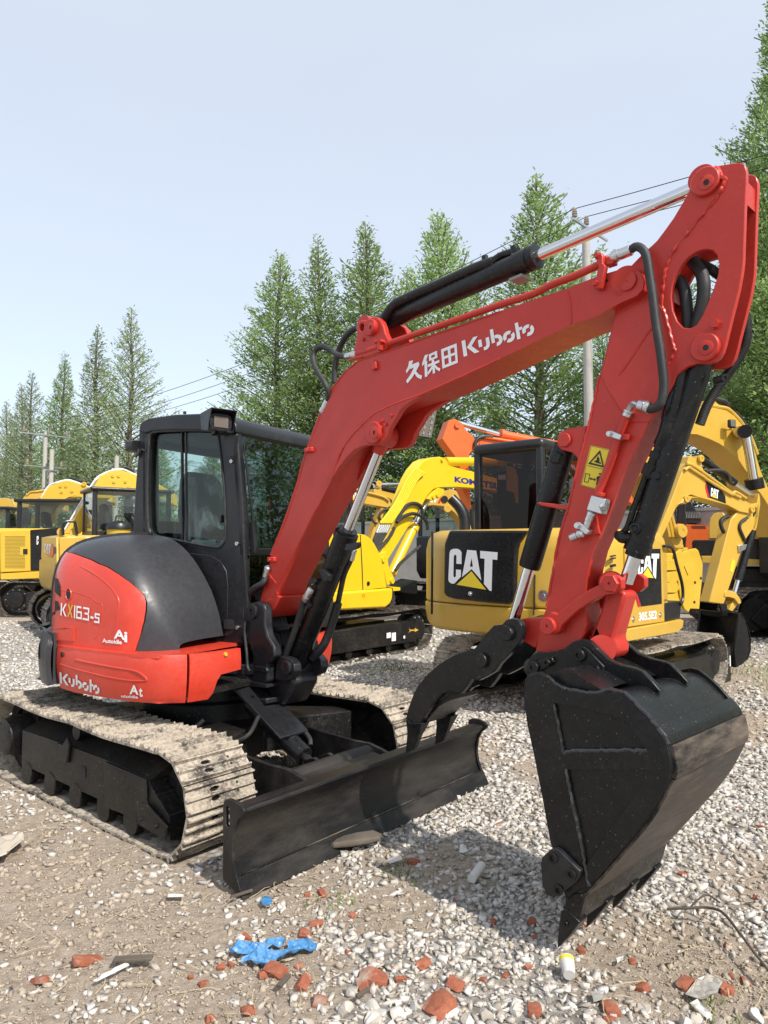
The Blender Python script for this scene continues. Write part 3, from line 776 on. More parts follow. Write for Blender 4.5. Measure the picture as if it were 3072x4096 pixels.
lowp = W(H_, (480, 1225), (560, 1235), (690, 1250), (770, 1300), (815, 1380), (828, 1500), (822, 1900), (560, 1900), (480, 1500))
sp = obj('side_panel', prism(CR, lowp, -.006, .01), MT['satin'], cabo, bevel=.004)
for x, y in ((618, 1268), (742, 1312), (806, 1502), (806, 1698), (806, 1890)):
    obj('bolt', hexbolt(CR.px(*W(H_, (x, y))[0], -.006), -CLn, .006, .006), MT['satin'], sp)
# rear wall with window
ra = -.50
RPt = lambda s, z: up(ra + .03 * (2.4 - z), .20 - s, z)
obj('rear_frame', extrude([RPt(0, 1.0), RPt(FW, 1.0), RPt(FW, 2.40), RPt(0, 2.40)], UF * .04, [[RPt(.12, 1.70), RPt(FW - .12, 1.70), RPt(FW - .12, 2.22), RPt(.12, 2.22)]]), MT['satin'], cabo, bevel=.01)
obj('rear_window', extrude([RPt(.08, 1.62) + UF * .02, RPt(FW - .08, 1.62) + UF * .02, RPt(FW - .08, 2.30) + UF * .02, RPt(.08, 2.30) + UF * .02], UF * .005), MT['glass'], cabo, smooth=0)
obj('headliner', extrude([up(a, r, 2.27) for a, r in ((-.46, .13), (.22, .13), (.22, -.70), (-.46, -.70))], Z * .10), MT['dark'], cabo)
dp = obj('door_pillar', prism(CR, W(H_, (430, 244), (520, 244), (530, 1160), (440, 1135)), .0, .05), MT['satin'], cabo, bevel=.01); dp.matrix_basis = Matrix.Translation(CLn * (CWID - .05))
obj('floor', extrude([up(a, r, 1.0) for a, r in ((-.5, .19), (.36, .19), (.36, -.74), (-.5, -.74))], Z * .04), MT['dark'], cabo)
# seat under its plastic film, consoles, levers
def loft(secs, n=20):
    """rounded-box sections: (centre, ex, ey, sx, sy)"""
    V, Fc = [], []
    for c, ex, ey, sx, sy in secs:
        for i in range(n):
            a = 2 * math.pi * i / n; ca, sa = math.cos(a), math.sin(a)
            e = .55; V.append(Vector(c) + Vector(ex) * (sx / 2 * math.copysign(abs(ca) ** e, ca)) + Vector(ey) * (sy / 2 * math.copysign(abs(sa) ** e, sa)))
    m = len(secs)
    for k in range(m - 1):
        for i in range(n): Fc.append((k * n + i, k * n + (i + 1) % n, (k + 1) * n + (i + 1) % n, (k + 1) * n + i))
    Fc += [tuple(range(n)), tuple(range(m * n - 1, (m - 1) * n - 1, -1))]
    return V, Fc
st = obj('seat', loft([(up(-.10 + .0, -.22, 1.25), UF, UL, .40, .42), (up(-.10, -.22, 1.40), UF, UL, .46, .46), (up(-.12, -.22, 1.46), UF, UL, .40, .42)]), MT['dark'], cabo, smooth=60)
obj('seat_back', loft([(up(-.27, -.22, 1.42), UF, UL, .16, .42), (up(-.31, -.22, 1.75), UF, UL, .15, .44), (up(-.34, -.22, 2.0), UF, UL, .13, .36), (up(-.35, -.22, 2.06), UF, UL, .07, .26)]), MT['dark'], cabo, smooth=60)
flm = loft([(up(-.10, -.20, 1.30), UF, UL, .62, .56), (up(-.10, -.20, 1.46), UF, UL, .60, .56), (up(-.20, -.20, 1.70), UF, UL, .42, .54), (up(-.28, -.2, 1.95), UF, UL, .30, .48), (up(-.33, -.2, 2.10), UF, UL, .16, .32)], 40)
rr = random.Random(4)
flm = ([v + Vector((noise.noise(v * 9), noise.noise(v * 9 + Vector((5, 1, 2))), noise.noise(v * 7))) * .05 for v in flm[0]], flm[1])
obj('seat_film', flm, MT['film'], cabo, smooth=0)
for r in (.06, -.52):
    cs = obj('console', loft([(up(.0, r, 1.20), UF, UL, .34, .13), (up(.02, r, 1.52), UF, UL, .36, .13), (up(.04, r, 1.56), UF, UL, .30, .10)]), MT['grey'], cabo, smooth=60)
    obj('lever', join(tube([up(.14, r, 1.55), up(.17, r - .02, 1.66), up(.18, r - .02, 1.72)], .013, 10), tube([up(.18, r - .02, 1.72), up(.19, r - .02, 1.80)], .022, 10)), MT['dark'], cs)
    obj('lever_boot', lathe(up(.14, r, 1.54), Z, [(0, .055), (.02, .05), (.03, .055), (.05, .042), (.06, .046), (.09, .025)], 16), MT['dark'], cs)
obj('travel_lever', join(tube([up(.28, -.20, 1.10), up(.27, -.20, 1.45), up(.25, -.20, 1.72)], .010, 8), tube([up(.25, -.20, 1.70), up(.24, -.20, 1.78)], .018, 8)), MT['dark'], cabo)
obj('red_lever', tube([up(.27, -.30, 1.50), up(.25, -.30, 1.78)], .007, 8), MT['grey'], cabo)
obj('lever_knob', tube([up(.252, -.30, 1.75), up(.245, -.30, 1.86)], .013, 8), MT['red'], cabo)
obj('monitor', box(up(.24, .10, 1.74), UF, UL, Z, .05, .14, .18), MT['dark'], cabo, bevel=.01)
obj('dashboard', loft([(up(.30, -.27, 1.04), UF, UL, .12, .8), (up(.30, -.27, 1.30), UF, UL, .12, .8), (up(.28, -.27, 1.38), UF, UL, .06, .7)]), MT['dark'], cabo, smooth=60)
# lamps on the cab
LPm = CR.px(*W(H_, (745, 180))[0], -.10)
dl = Vector((.62, -.77, -.10)).normalized(); du, dv = frame_of(dl)
dr = Z.cross(dl).normalized()
wl_ = obj('work_lamp', loft([(LPm - dl * .07 + Z * .005, dr, Z, .12, .07), (LPm - dl * .05, dr, Z, .135, .09), (LPm + dl * .05, dr, Z, .15, .105)]), MT['satin'], cabo, smooth=50)
obj('lamp_hood', extrude([LPm + dl * a + Z * h + dr * .088 for a, h in ((-.07, .050), (.10, .082), (.10, .074), (-.07, .040))], dr * -.176), MT['satin'], wl_, bevel=.003)
for s_ in (-1, 1): obj('lamp_cheek', extrude([LPm + dl * a + Z * h + dr * .088 * s_ for a, h in ((-.07, .05), (.10, .082), (.06, -.01), (.05, -.062), (-.05, -.055))], dr * -.006 * s_), MT['satin'], wl_, bevel=.002)
obj('lens', extrude([LPm + dl * .052 + dr * x + Z * y for x, y in ((-.048, -.036), (.048, -.036), (.048, .034), (-.048, .034))], dl * .004), MT['lens'], wl_, bevel=.003)
obj('lamp_bracket', join(tube([LPm - dl * .02 - Z * .06, LPm - Z * .075 - dl * .06, CR.px(*W(H_, (850, 270))[0], -.01)], .010, 8), prism(CR, W(H_, (800, 285), (880, 280), (880, 320), (870, 455), (815, 450), (805, 370)), -.035, .0)), MT['satin'], wl_)
rl = up(-.56, .20, 2.225)
rlo = obj('rear_lamp', loft([(rl - UF * .05, UR, Z, .10, .06), (rl - UF * .03, UR, Z, .13, .085), (rl + UF * .03, UR, Z, .12, .08)]), MT['satin'], cabo, smooth=50)
for k in range(4): obj('fin', box(rl - UF * .052 + Z * (-.024 + k * .016), UF, UR, Z, .012, .10, .006), MT['satin'], rlo)
obj('lamp_cable', tube([rl + UF * .03 - Z * .02, rl + UF * .03 - Z * .08 + UR * .02, CR.px(*W(H_, (130, 400))[0], -.01), CR.px(*W(H_, (160, 410))[0], -.005)], .007, 8), MT['rubber'], rlo)
obj('roof_bolt', lathe(CR.px(*W(H_, (480, 112))[0], .3), Z, [(0, .012), (.018, .012), (.02, .006)], 10), MT['satin'], cabo)
for x, y in ((863, 494), (907, 1156), (910, 1830)):
    obj('bolt', boss(CR.px(*W(H_, (x, y))[0], -.001), -CLn, .013, .014), MT['zinc'], cabo)

# ---- swing post between body and boom
def bpr(name, w, pts, o0, o1, mat, parent, bevel=.006, holes=(), label=None):
    return obj(name, prism(BP, W(w, *pts), o0, o1, [W(w, *h) for h in holes]), mat, parent, bevel=bevel, label=label)
cheek = [(285, 1210), (292, 1155), (320, 1125), (365, 1118), (405, 1140), (422, 1190), (420, 1310), (440, 1400), (490, 1480), (500, 1560), (470, 1600), (440, 1620), (440, 1760), (400, 1800), (320, 1785), (320, 1560), (300, 1480), (270, 1420), (262, 1300)]
sw = bpr('swing_post', E_, cheek, -.175, -.115, MT['satin'], KX, .012)
fc = bpr('cheek', E_, cheek, -.175, -.115, MT['satin'], sw, .012); fc.matrix_basis = Matrix.Translation(nB * .285)
bpr('post_body', E_, [(330, 1430), (470, 1490), (540, 1560), (560, 1640), (640, 1720), (660, 1770), (610, 1880), (565, 1955), (470, 1940), (440, 1830), (430, 1720), (340, 1640)], -.095, .095, MT['satin'], sw, .02)
bpr('pivot_lug', E_, [(68, 1735), (100, 1715), (210, 1712), (300, 1760), (430, 1790), (430, 1812), (290, 1800), (200, 1775), (75, 1775)], -.20, -.05, MT['satin'], sw, .012)
bpr('pivot_lug', E_, [(68, 1850), (110, 1860), (200, 1880), (300, 1900), (430, 1900), (430, 1945), (300, 1930), (160, 1905), (75, 1895)], -.20, -.05, MT['satin'], sw, .012)
p0 = BP.px(*W(E_, (130, 1880))[0], -.14)
obj('pivot_pin', lathe(p0, Z, [(0, .045), (.16, .045), (.17, .03), (.185, .03)], 20), MT['satin'], sw)
scy = obj('swing_cylinder', cyl(BP.px(*W(E_, (-40, 1795))[0], -.14), BP.px(*W(E_, (70, 1812))[0], -.14), .030, 18), MT['zinc'], KX)
obj('barrel', cyl(BP.px(*W(E_, (-400, 1740))[0], -.14), BP.px(*W(E_, (-40, 1795))[0], -.14), .05, 18), MT['satin'], scy)
obj('rod_eye', cyl(p0 + Z * .02, p0 + Z * .14, .062, 20), MT['satin'], scy)
for cx_, cy_, r, oo in ((328, 1198, .048, -.175),):
    obj('pin', boss(BP.px(*W(E_, (cx_, cy_))[0], oo), -nB, r, .016), MT['satin'], sw)
lug = bpr('cylinder_lug', E_, [(520, 1560), (560, 1560), (620, 1580), (655, 1625), (660, 1680), (640, 1730), (580, 1760), (500, 1740)], -.13, -.075, MT['satin'], sw, .01)
lg2 = bpr('cylinder_lug', E_, [(520, 1560), (560, 1560), (620, 1580), (655, 1625), (660, 1680), (640, 1730), (580, 1760), (500, 1740)], -.13, -.075, MT['satin'], sw, .01); lg2.matrix_basis = Matrix.Translation(nB * .205)
obj('pin', boss(BP.px(*W(E_, (605, 1648))[0], -.13), -nB, .042, .02), MT['satin'], sw)
# bracket that ties the post to the body
obj('swing_bracket', join(extrude([up(a, r, .70) for a, r in ((.30, -.22), (.46, -.16), (.56, -.06), (.56, .10), (.46, .18), (.30, .22))], Z * .07), extrude([up(a, r, .98) for a, r in ((.30, -.22), (.46, -.16), (.56, -.06), (.56, .10), (.46, .18), (.30, .22))], Z * .07)), MT['satin'], KX, bevel=.01)
obj('cast_rib', bpr('cast_rib', E_, [(335, 1640), (430, 1650), (440, 1680), (430, 1695), (335, 1670)], -.19, -.17, MT['satin'], sw, .004).data and cyl(BP.px(*W(E_, (470, 1680))[0], .05), BP.px(*W(E_, (480, 1500))[0], .05), .05, 16), MT['satin'], sw)
# hoses through the post
for k in range(6):
    x = 450 + k * 28
    obj('hose', tube([BP.px(*W(E_, (420 + k * 30, 1200))[0], -.04 + .02 * k), BP.px(*W(E_, (x - 5, 1290))[0], -.06 + .02 * k), BP.px(*W(E_, (x + 28, 1400))[0], -.06 + .02 * k), BP.px(*W(E_, (x + 45, 1500))[0], -.05 + .02 * k), BP.px(*W(E_, (x + 20, 1600))[0], .0 + .02 * k)], .015, 8), MT['rubber'], sw)
bpr('hose_clamp', E_, [(430, 1338), (590, 1300), (612, 1320), (612, 1345), (450, 1368), (430, 1362)], -.09, .10, MT['satin'], sw, .004)
# rubber hoses by the cab
obj('hose', tube([BP.px(*W(E_, p)[0], o) for p, o in (((430, 930), -.12), ((400, 975), -.14), ((340, 1010), -.15), ((295, 1060), -.15), ((278, 1120), -.15), ((275, 1200), -.14))], .020, 12, 10, rib=.08), MT['rubber'], sw)
obj('hose', tube([BP.px(*W(E_, p)[0], o) for p, o in (((440, 960), -.06), ((380, 1000), -.08), ((320, 1040), -.08), ((300, 1110), -.08), ((310, 1200), -.08))], .020, 12, 10, rib=.08), MT['rubber'], sw)
obj('cable', tube([BP.px(*W(E_, p)[0], -.19) for p in ((262, 1280), (258, 1360), (265, 1440), (275, 1540), (282, 1640), (300, 1680))], .009, 8), MT['rubber'], sw)

# ---- boom
HB = .11
boom_pts = W(E_, (425, 1245), (405, 1190), (385, 1115), (480, 740), (590, 480), (690, 180)) + W(A_, (42, 1320), (110, 1090), (180, 920), (250, 755), (300, 682), (345, 625), (395, 570), (450, 523), (500, 492), (560, 468), (620, 450), (740, 412), (1200, 250), (1659, 90)) + \
    W(R3, (530, 780), (700, 712), (800, 682), (862, 664), (905, 672), (940, 698), (958, 745), (948, 790), (915, 826), (830, 862), (690, 942), (550, 988), (0, 1250)) + \
    W(A_, (1300, 660), (1000, 790), (800, 862), (700, 905), (640, 937), (560, 1002), (500, 1058), (450, 1112), (380, 1205), (320, 1315), (265, 1485)) + W(E_, (860, 330), (700, 640), (530, 1000), (520, 1075))
BOOM = obj('boom', prism(BP, boom_pts, -HB, HB), MT['red'], KX, bevel=.003)
def bead(w, pts, off, r=.006, mat='red', parent=None, name='weld_seam', jit=.0015, sub=5):
    P = smooth_path([BP.px(x, y, off) for x, y in W(w, *pts)], sub)
    P = [p + Vector((noise.noise(p * 60), noise.noise(p * 60 + Vector((3, 3, 3))), noise.noise(p * 60 + Vector((7, 1, 3))))) * jit * 2 for p in P]
    return obj(name, tube(P, r, 6, 1), MT[mat], parent)
bead(A_, [(255, 752), (300, 690), (395, 578), (500, 500), (620, 458), (740, 420), (1200, 258), (1659, 98)], -HB, .005, parent=BOOM)
bead(A_, [(1659, 490), (1300, 655), (1000, 785), (800, 857), (640, 930), (560, 996), (450, 1106), (380, 1198), (320, 1305), (262, 1480)], -HB, .006, parent=BOOM)
bead(E_, [(860, 330), (700, 640), (530, 1000), (520, 1072), (430, 1230)], -HB, .004, parent=BOOM)
bead(R3, [(528, 802), (538, 870), (545, 985)], -HB, .005, parent=BOOM)
# foot of the boom
bpr('boom_foot', E_, [(380, 1130), (430, 1110), (520, 1070), (540, 1080), (500, 1180), (440, 1246), (410, 1240)], -HB - .003, HB + .003, MT['red'], BOOM, .006)
bead(E_, [(445, 885), (480, 930), (515, 975)], -HB, .005, parent=BOOM)
# bracket on top carrying the arm cylinder: two plates
brk = [(395, 505), (440, 425), (455, 365), (468, 300), (470, 230), (480, 190), (505, 167), (530, 166), (548, 172), (572, 148), (605, 137), (640, 143), (672, 172), (690, 215), (705, 275), (725, 315), (750, 345), (700, 420), (560, 470)]
hol = circ(512, 226, 20, 14, 30)
b1 = bpr('cylinder_bracket', A_, brk, -HB - .004, -.075, MT['red'], BOOM, .006, [hol])
b2 = bpr('cylinder_bracket', A_, brk, -HB - .004, -.075, MT['red'], BOOM, .006, [hol]); b2.matrix_basis = Matrix.Translation(nB * .185)
obj('pin', boss(BP.px(*W(A_, (598, 232))[0], -HB - .004), -nB, .045, .022), MT['red'], b1)
obj('pin', boss(BP.px(*W(A_, (592, 230))[0], -HB - .024), -nB, .027, .006, cup=.42), MT['red'], b1)
obj('bolt', hexbolt(BP.px(*W(A_, (528, 328))[0], -HB - .004), -nB, .009, .012), MT['red'], b1)
# hydraulic pipe along the top, with clamps
obj('pipe', tube([BP.px(x, y, -HB + .005) for x, y in W(A_, (465, 450), (540, 428), (640, 395), (760, 352), (900, 305), (1200, 200), (1659, 40)) + W(R3, (330, 815), (430, 765), (560, 715), (690, 655), (755, 615))], .016, 12), MT['red'], BOOM)
def ferrule(w, x0, y0, x1, y1, off, r=.018, parent=None, off1=None):
    a = BP.px(*W(w, (x0, y0))[0], off); b = BP.px(*W(w, (x1, y1))[0], off if off1 is None else off1); L = (b - a).length
    return obj('hose_fitting', lathe(a, b - a, [(0, r * .8), (L * .12, r * 1.15), (L * .35, r * 1.15), (L * .36, r * .85), (L * .45, r * .85), (L * .46, r * 1.05), (L * .95, r * 1.02), (L, r * .85)], 14), MT['zinc'], parent)
ferrule(A_, 470, 450, 380, 470, -HB + .005, .019, BOOM)
ferrule(R3, 770, 612, 888, 565, -HB + .005, .021, BOOM)
obj('clamp', join(bpr('clamp', A_, [(618, 332), (672, 322), (676, 345), (662, 350), (660, 410), (640, 416), (638, 360), (620, 362)], -HB - .035, -HB - .004, MT['red'], BOOM, .003).data and hexbolt(BP.px(*W(A_, (627, 347))[0], -HB - .035), -nB, .009, .01)), MT['red'], BOOM)
bpr('pipe_bracket', R3, [(680, 592), (712, 578), (722, 600), (722, 640), (738, 655), (712, 785), (668, 782), (700, 655), (688, 640)], -HB - .03, -HB - .004, MT['red'], BOOM, .004)
for x, y in ((692, 598), (682, 755)): obj('bolt', hexbolt(BP.px(*W(R3, (x, y))[0], -HB - .03), -nB, .011, .012), MT['red'], BOOM)
bpr('pipe_union', R3, [(722, 612), (765, 598), (782, 605), (782, 640), (735, 655)], -HB - .01, -HB + .03, MT['red'], BOOM, .004)
bpr('stop_block', A_, [(578, 505), (612, 498), (625, 512), (624, 565), (596, 582), (580, 575), (590, 545)], -HB - .02, -HB - .002, MT['red'], BOOM, .003)
# pipe down the back of the boom, clips
obj('pipe', tube([BP.px(x, y, -HB + .01) for x, y in W(A_, (178, 950), (140, 1050), (80, 1215), (20, 1400)) + W(E_, (690, 180), (590, 470), (480, 745))], .015, 12), MT['red'], BOOM)
ferrule(A_, 180, 940, 228, 835, -HB + .01, .019, BOOM)
for w, x, y in ((A_, 80, 1245), (E_, 480, 780)):
    c = BP.px(*W(w, (x, y))[0], -HB - .005)
    k = obj('clamp', box(c, bB, nB, Z, .075, .03, .03), MT['red'], BOOM, bevel=.006)
    obj('bolt', hexbolt(BP.px(*W(w, (x - 18, y + 5))[0], -HB - .02), -nB, .009, .012), MT['red'], k)
ferrule(E_, 452, 835, 425, 925, -HB - .01, .021, BOOM)
# side bosses at the tip and the cylinder bracket under the knee
tipc = W(R3, (862, 743))[0]
obj('pivot_boss', cyl(BP.px(*tipc, -HB - .006), BP.px(*tipc, -HB + .02), .058, 32), MT['red'], BOOM)
obj('pin', lathe(BP.px(*tipc, -HB - .006), -nB, [(0, .036), (.003, .036), (.004, .034), (.004, .004), (.001, .004)], 28), MT['red'], BOOM)
obj('drain_hole', lathe(BP.px(*W(R3, (747, 740))[0], -HB - .001), -nB, [(0, .006), (.001, .006)], 10), MT['dark'], BOOM)
kn = [(1010, 786), (930, 838), (870, 875), (830, 915), (790, 985), (740, 1065), (722, 1120), (700, 1165), (665, 1192), (620, 1200), (545, 1205), (500, 1218), (450, 1242), (380, 1312), (320, 1392), (262, 1486), (300, 1370), (380, 1200), (450, 1108), (560, 998), (640, 932), (800, 858)]
k1 = bpr('knee_plate', A_, kn, -HB - .003, -HB + .030, MT['red'], BOOM, .004)
k2 = bpr('knee_plate', A_, kn, -HB - .003, -HB + .030, MT['red'], BOOM, .004); k2.matrix_basis = Matrix.Translation(nB * (2 * HB - .027))
kc = W(A_, (622, 1102))[0]
obj('pin', boss(BP.px(*kc, -HB - .003), -nB, .060, .020), MT['red'], k1)
obj('pin', boss(BP.px(*kc, -HB - .022), -nB, .034, .006), MT['red'], k1)
for x, y in ((760, 958), (684, 1003), (714, 1035)): obj('bolt', hexbolt(BP.px(*W(A_, (x, y))[0], -HB - .003), -nB, .009, .010), MT['red'], k1)
obj('far_boss', cyl(BP.px(*kc, HB - .06), BP.px(*kc, HB + .01), .075, 28), MT['red'], k2)
# lamp under the boom
lc = BP.px(*W(A_, (1045, 1005))[0], HB + .07)
dL = (bB * .9 - Z * .25).normalized(); dR = Z.cross(dL).normalized(); dU = dL.cross(dR)
lamp = obj('boom_lamp', loft([(lc - dL * .05, dR, dU, .10, .16), (lc - dL * .02, dR, dU, .125, .19), (lc + dL * .012, dR, dU, .125, .19)]), MT['satin'], BOOM, smooth=50)
obj('lens', extrude([lc + dL * .013 + dR * x + dU * y for x, y in ((-.052, -.085), (.052, -.085), (.052, .085), (-.052, .085))], dL * .004), MT['lens'], lamp, bevel=.003)
for k in range(5):
    for j in (-1, 1): obj('reflector', lathe(lc + dL * .017 + dR * j * .024 + dU * (-.064 + k * .032), dL, [(0, .012), (.004, .009), (.002, .004)], 8), MT['chrome'], lamp)
obj('lamp_arm', tube([lc - dL * .04, lc - dL * .06 - nB * .05, BP.px(*W(A_, (960, 960))[0], HB)], .012, 8), MT['satin'], lamp)
# hoses at the knee
def bh(pts, r=.017, w=A_, parent=BOOM, rib=0, sub=7, mat='rubber'):
    return obj('hose', tube([BP.px(*W(w, (x, y))[0], o) for x, y, o in pts], r, 12, sub, rib), MT[mat], parent)
bh([(232, 835, -.10), (240, 780, -.11), (215, 710, -.13), (160, 620, -.14), (118, 540, -.14), (108, 470, -.13), (130, 415, -.12), (180, 390, -.11), (240, 405, -.105), (310, 455, -.105), (385, 472, -.105)], .0165)
bh([(285, 690, .0), (285, 600, .0), (300, 500, .0), (330, 400, .0), (370, 320, .0), (430, 255, .0), (480, 230, .0)], .018)
bh([(690, 160, .04), (720, 145, .04), (760, 130, .04)], .020); ferrule(A_, 720, 145, 830, 105, .04, .020, BOOM)
# ---- arm cylinder
pA, pB = BP.px(*W(A_, (600, 225))[0], 0), BP.px(*W(B_, (1050, 325))[0], 0)
ax = (pB - pA).normalized()
bEnd = BP.px(*W(I_, (1415, 430))[0], 0); L1 = (bEnd - pA).dot(ax)
AC = obj('arm_cylinder', lathe(pA + ax * .05, ax, [(0, .038), (.02, .050), (L1 - .16, .050), (L1 - .16, .056), (L1 - .09, .056), (L1 - .09, .052), (L1 - .075, .052), (L1 - .075, .057), (L1 - .05, .057), (L1 - .045, .03)], 28), MT['black'], KX)
obj('rod', cyl(pA + ax * (L1 - .06), pB - ax * .03, .026, 24), MT['chrome'], AC)
obj('rod_eye', cyl(pA - nB * .07, pA + nB * .07, .052, 24), MT['red'], AC)
obj('rod_eye', cyl(pB - nB * .05, pB + nB * .05, .05, 24), MT['red'], AC)
upx = (Z - ax * Z.dot(ax)).normalized()
def onC(s, h, o=0.0): return pA + ax * s + upx * h + nB * o
obj('sleeve', tube([onC(.14, -.02, -.055), onC(.22, .035, -.055), onC(.32, .050, -.045), onC(.55, .052, -.035), onC(.75, .055, -.03), onC(.86, .052, -.02)], .026, 12), MT['black'], AC)
obj('oil_port', join(tube([onC(.84, .052, -.02), onC(.90, .075, 0), onC(L1 - .10, .062, 0)], .019, 10), lathe(onC(L1 - .12, .04), upx, [(0, .02), (.05, .02), (.055, .012)], 12), lathe(onC(.80, .04), upx, [(0, .016), (.07, .016), (.07, .012)], 12)), MT['black'], AC)
obj('rod_stop', box(onC(L1 - .10, -.075), ax, nB, upx, .07, .08, .012), MT['grey'], AC)
# ---- boom cylinder
q0 = BP.px(*W(E_, (660, 1655))[0], 0); q1 = BP.px(*W(A_, (700, 1130))[0], 0)
qx = (q1 - q0).normalized(); qe = BP.px(*W(E_, (1095, 545))[0], 0); L2 = (qe - q0).dot(qx)
BC = obj('boom_cylinder', lathe(q0, qx, [(0, .05), (.03, .062), (L2 - .19, .062), (L2 - .19, .066), (L2 - .06, .066), (L2 - .06, .070), (L2 - .02, .070), (L2 - .015, .058), (L2, .056), (L2, .03)], 32), MT['black'], KX)
obj('rod', cyl(q0 + qx * (L2 - .02), q1 - qx * .06, .030, 24), MT['chrome'], BC)
obj('rod_eye', join(cyl(q1 - nB * .05, q1 + nB * .05, .060, 24), cyl(q1 - qx * .10, q1, .036, 20, .05)), MT['red'], BC)
obj('grease_nipple', tube([q1 - qx * .01 + bB * .04 - nB * .03, q1 - qx * .03 + bB * .10 - nB * .04], .013, 8), MT['red'], BC)
obj('foot_eye', cyl(q0 - nB * .08, q0 + nB * .08, .07, 24), MT['satin'], BC)
ec = lambda x, y, o=0.0: BP.px(*W(E_, (x, y))[0], o)
bpr('clip', E_, [(1070, 655), (1175, 640), (1180, 660), (1165, 690), (1120, 705), (1060, 708)], -.075, -.055, MT['satin'], BC, .004)
bpr('clip', E_, [(850, 860), (885, 855), (935, 905), (920, 955), (885, 950), (865, 900)], -.09, -.055, MT['satin'], BC, .004)
bpr('clip', E_, [(770, 940), (825, 930), (835, 960), (800, 985), (775, 985)], -.09, -.055, MT['satin'], BC, .004)
bh([(1140, 705, .06), (1110, 790, .07), (1060, 900, .07), (1030, 1030, .08), (1005, 1150, .09), (975, 1250, .09), (930, 1390, .08), (880, 1490, .06), (800, 1570, .05)], .016, E_, BC)
bh([(1010, 1130, .09), (975, 1250, .09), (930, 1390, .08), (880, 1490, .06), (800, 1575, .05)], .025, E_, BC, .09, 12)
ferrule(E_, 1135, 700, 1115, 790, .06, .018, BC)
bh([(735, 1110, -.085), (715, 1180, -.085), (690, 1260, -.085), (655, 1370, -.085), (610, 1490, -.085), (565, 1600, -.085)], .019, E_, BC)
ferrule(E_, 740, 1115, 800, 1010, -.085, .021, BC)
obj('plug', lathe(ec(800, 1145, -.05), -nB, [(0, .02), (.03, .02), (.03, .012)], 12), MT['satin'], BC)

# ---- arm (dipper) with its twin head plates
HA = .068
head = W(B_, (300, 1145), (380, 1060), (450, 990), (510, 938), (560, 890), (650, 770), (720, 672), (790, 555), (840, 470), (880, 388), (915, 305), (955, 242), (1005, 198), (1070, 172), (1140, 158), (1210, 145), (1300, 130), (1370, 122), (1405, 132), (1430, 160), (1442, 210), (1440, 300), (1430, 500), (1420, 800), (1410, 1100), (1398, 1200), (1370, 1360), (1330, 1520), (1290, 1680), (1260, 1800), (1235, 1910), (1212, 1985), (1175, 2050), (1115, 2088), (1050, 2100), (950, 2100), (860, 2130), (800, 2170), (752, 2212)) + \
    W(C_, (1010, 70), (960, 160), (900, 250), (845, 320), (700, 320), (560, 100), (520, 10)) + W(B_, (40, 2100), (165, 1560), (200, 1400))
oval = W(B_, (1000, 982), (1055, 975), (1105, 985), (1148, 1030), (1170, 1110), (1160, 1220), (1120, 1350), (1070, 1480), (1010, 1620), (950, 1720), (885, 1755), (815, 1745), (755, 1680), (715, 1580), (700, 1450), (710, 1340), (740, 1240), (800, 1130), (870, 1050), (940, 1003))
armp = W(B_, (300, 1145), (450, 990), (560, 1100), (600, 1300), (610, 1500), (640, 1700), (740, 1960), (752, 2212)) + W(C_, (900, 160), (848, 320), (665, 700), (555, 1000), (465, 1200), (430, 1340), (405, 1560)) + W(D_, (1240, 330), (1205, 420), (1110, 488), (1010, 515), (900, 505), (925, 390), (945, 285)) + W(C_, (105, 1707), (150, 1580), (225, 1150), (300, 880), (370, 590), (440, 320), (512, 0)) + W(B_, (60, 1980), (160, 1560), (200, 1400))
ARM = obj('arm', prism(BP, armp, -HA + .006, HA - .006), MT['red'], KX, bevel=.012, seg=3)
h1 = obj('head_plate', prism(BP, head, -HA, -HA + .022, [oval]), MT['red'], ARM, bevel=.003)
h2 = obj('head_plate', prism(BP, head, -HA, -HA + .022, [oval]), MT['red'], ARM, bevel=.003); h2.matrix_basis = Matrix.Translation(nB * (2 * HA - .022))
obj('head_web', extrude(BP.pts(W(B_, (1438, 300), (1436, 530), (1380, 500), (1390, 280)), -HA + .022), nB * (2 * HA - .044)), MT['red'], ARM, bevel=.002)
obj('head_web', extrude(BP.pts(W(B_, (640, 1160), (680, 1170), (700, 1480), (660, 1480)), -HA + .022), nB * (2 * HA - .044)), MT['red'], ARM)
bead(B_, [(1215, 300), (1200, 380), (1160, 455), (1080, 550), (960, 690), (860, 820), (760, 935), (700, 1050), (655, 1160), (625, 1300), (612, 1400), (612, 1500), (620, 1560), (670, 1740), (725, 1930), (738, 1970), (700, 2050), (640, 2200)], -HA, .0065, parent=ARM, jit=.003, sub=9)
bead(B_, [(535, 1400), (570, 1500), (620, 1580)], -HA, .006, parent=ARM)
bead(B_, [(520, 1740), (430, 1860), (300, 2060), (190, 2212)], -HA, .004, parent=ARM)
bead(B_, [(1130, 175), (1180, 220), (1220, 290), (1215, 340), (1180, 420)], -HA - .002, .009, parent=ARM, jit=.004, sub=9)
bead(C_, [(508, 5), (440, 320), (370, 590), (300, 880), (225, 1150), (150, 1580)], -HA + .006, .0055, parent=ARM, jit=.002, sub=12)
def bossB(x, y, r, w=B_, off=-HA, h=.02):
    obj('pivot_boss', boss(BP.px(*W(w, (x, y))[0], off), -nB, r, h, 32), MT['red'], ARM)
    obj('pin', lathe(BP.px(*W(w, (x, y))[0], off - h), -nB, [(0, r * .52), (.003, r * .52), (.004, r * .49), (.004, r * .2), (-.006, r * .2)], 28), MT['red'], ARM)
    obj('pin_bore', lathe(BP.px(*W(w, (x, y))[0], off - h - .0042), -nB, [(0, r * .19), (.0002, r * .19)], 14), MT['dark'], ARM)
bossB(1047, 320, .052); bossB(1042, 1945, .052)
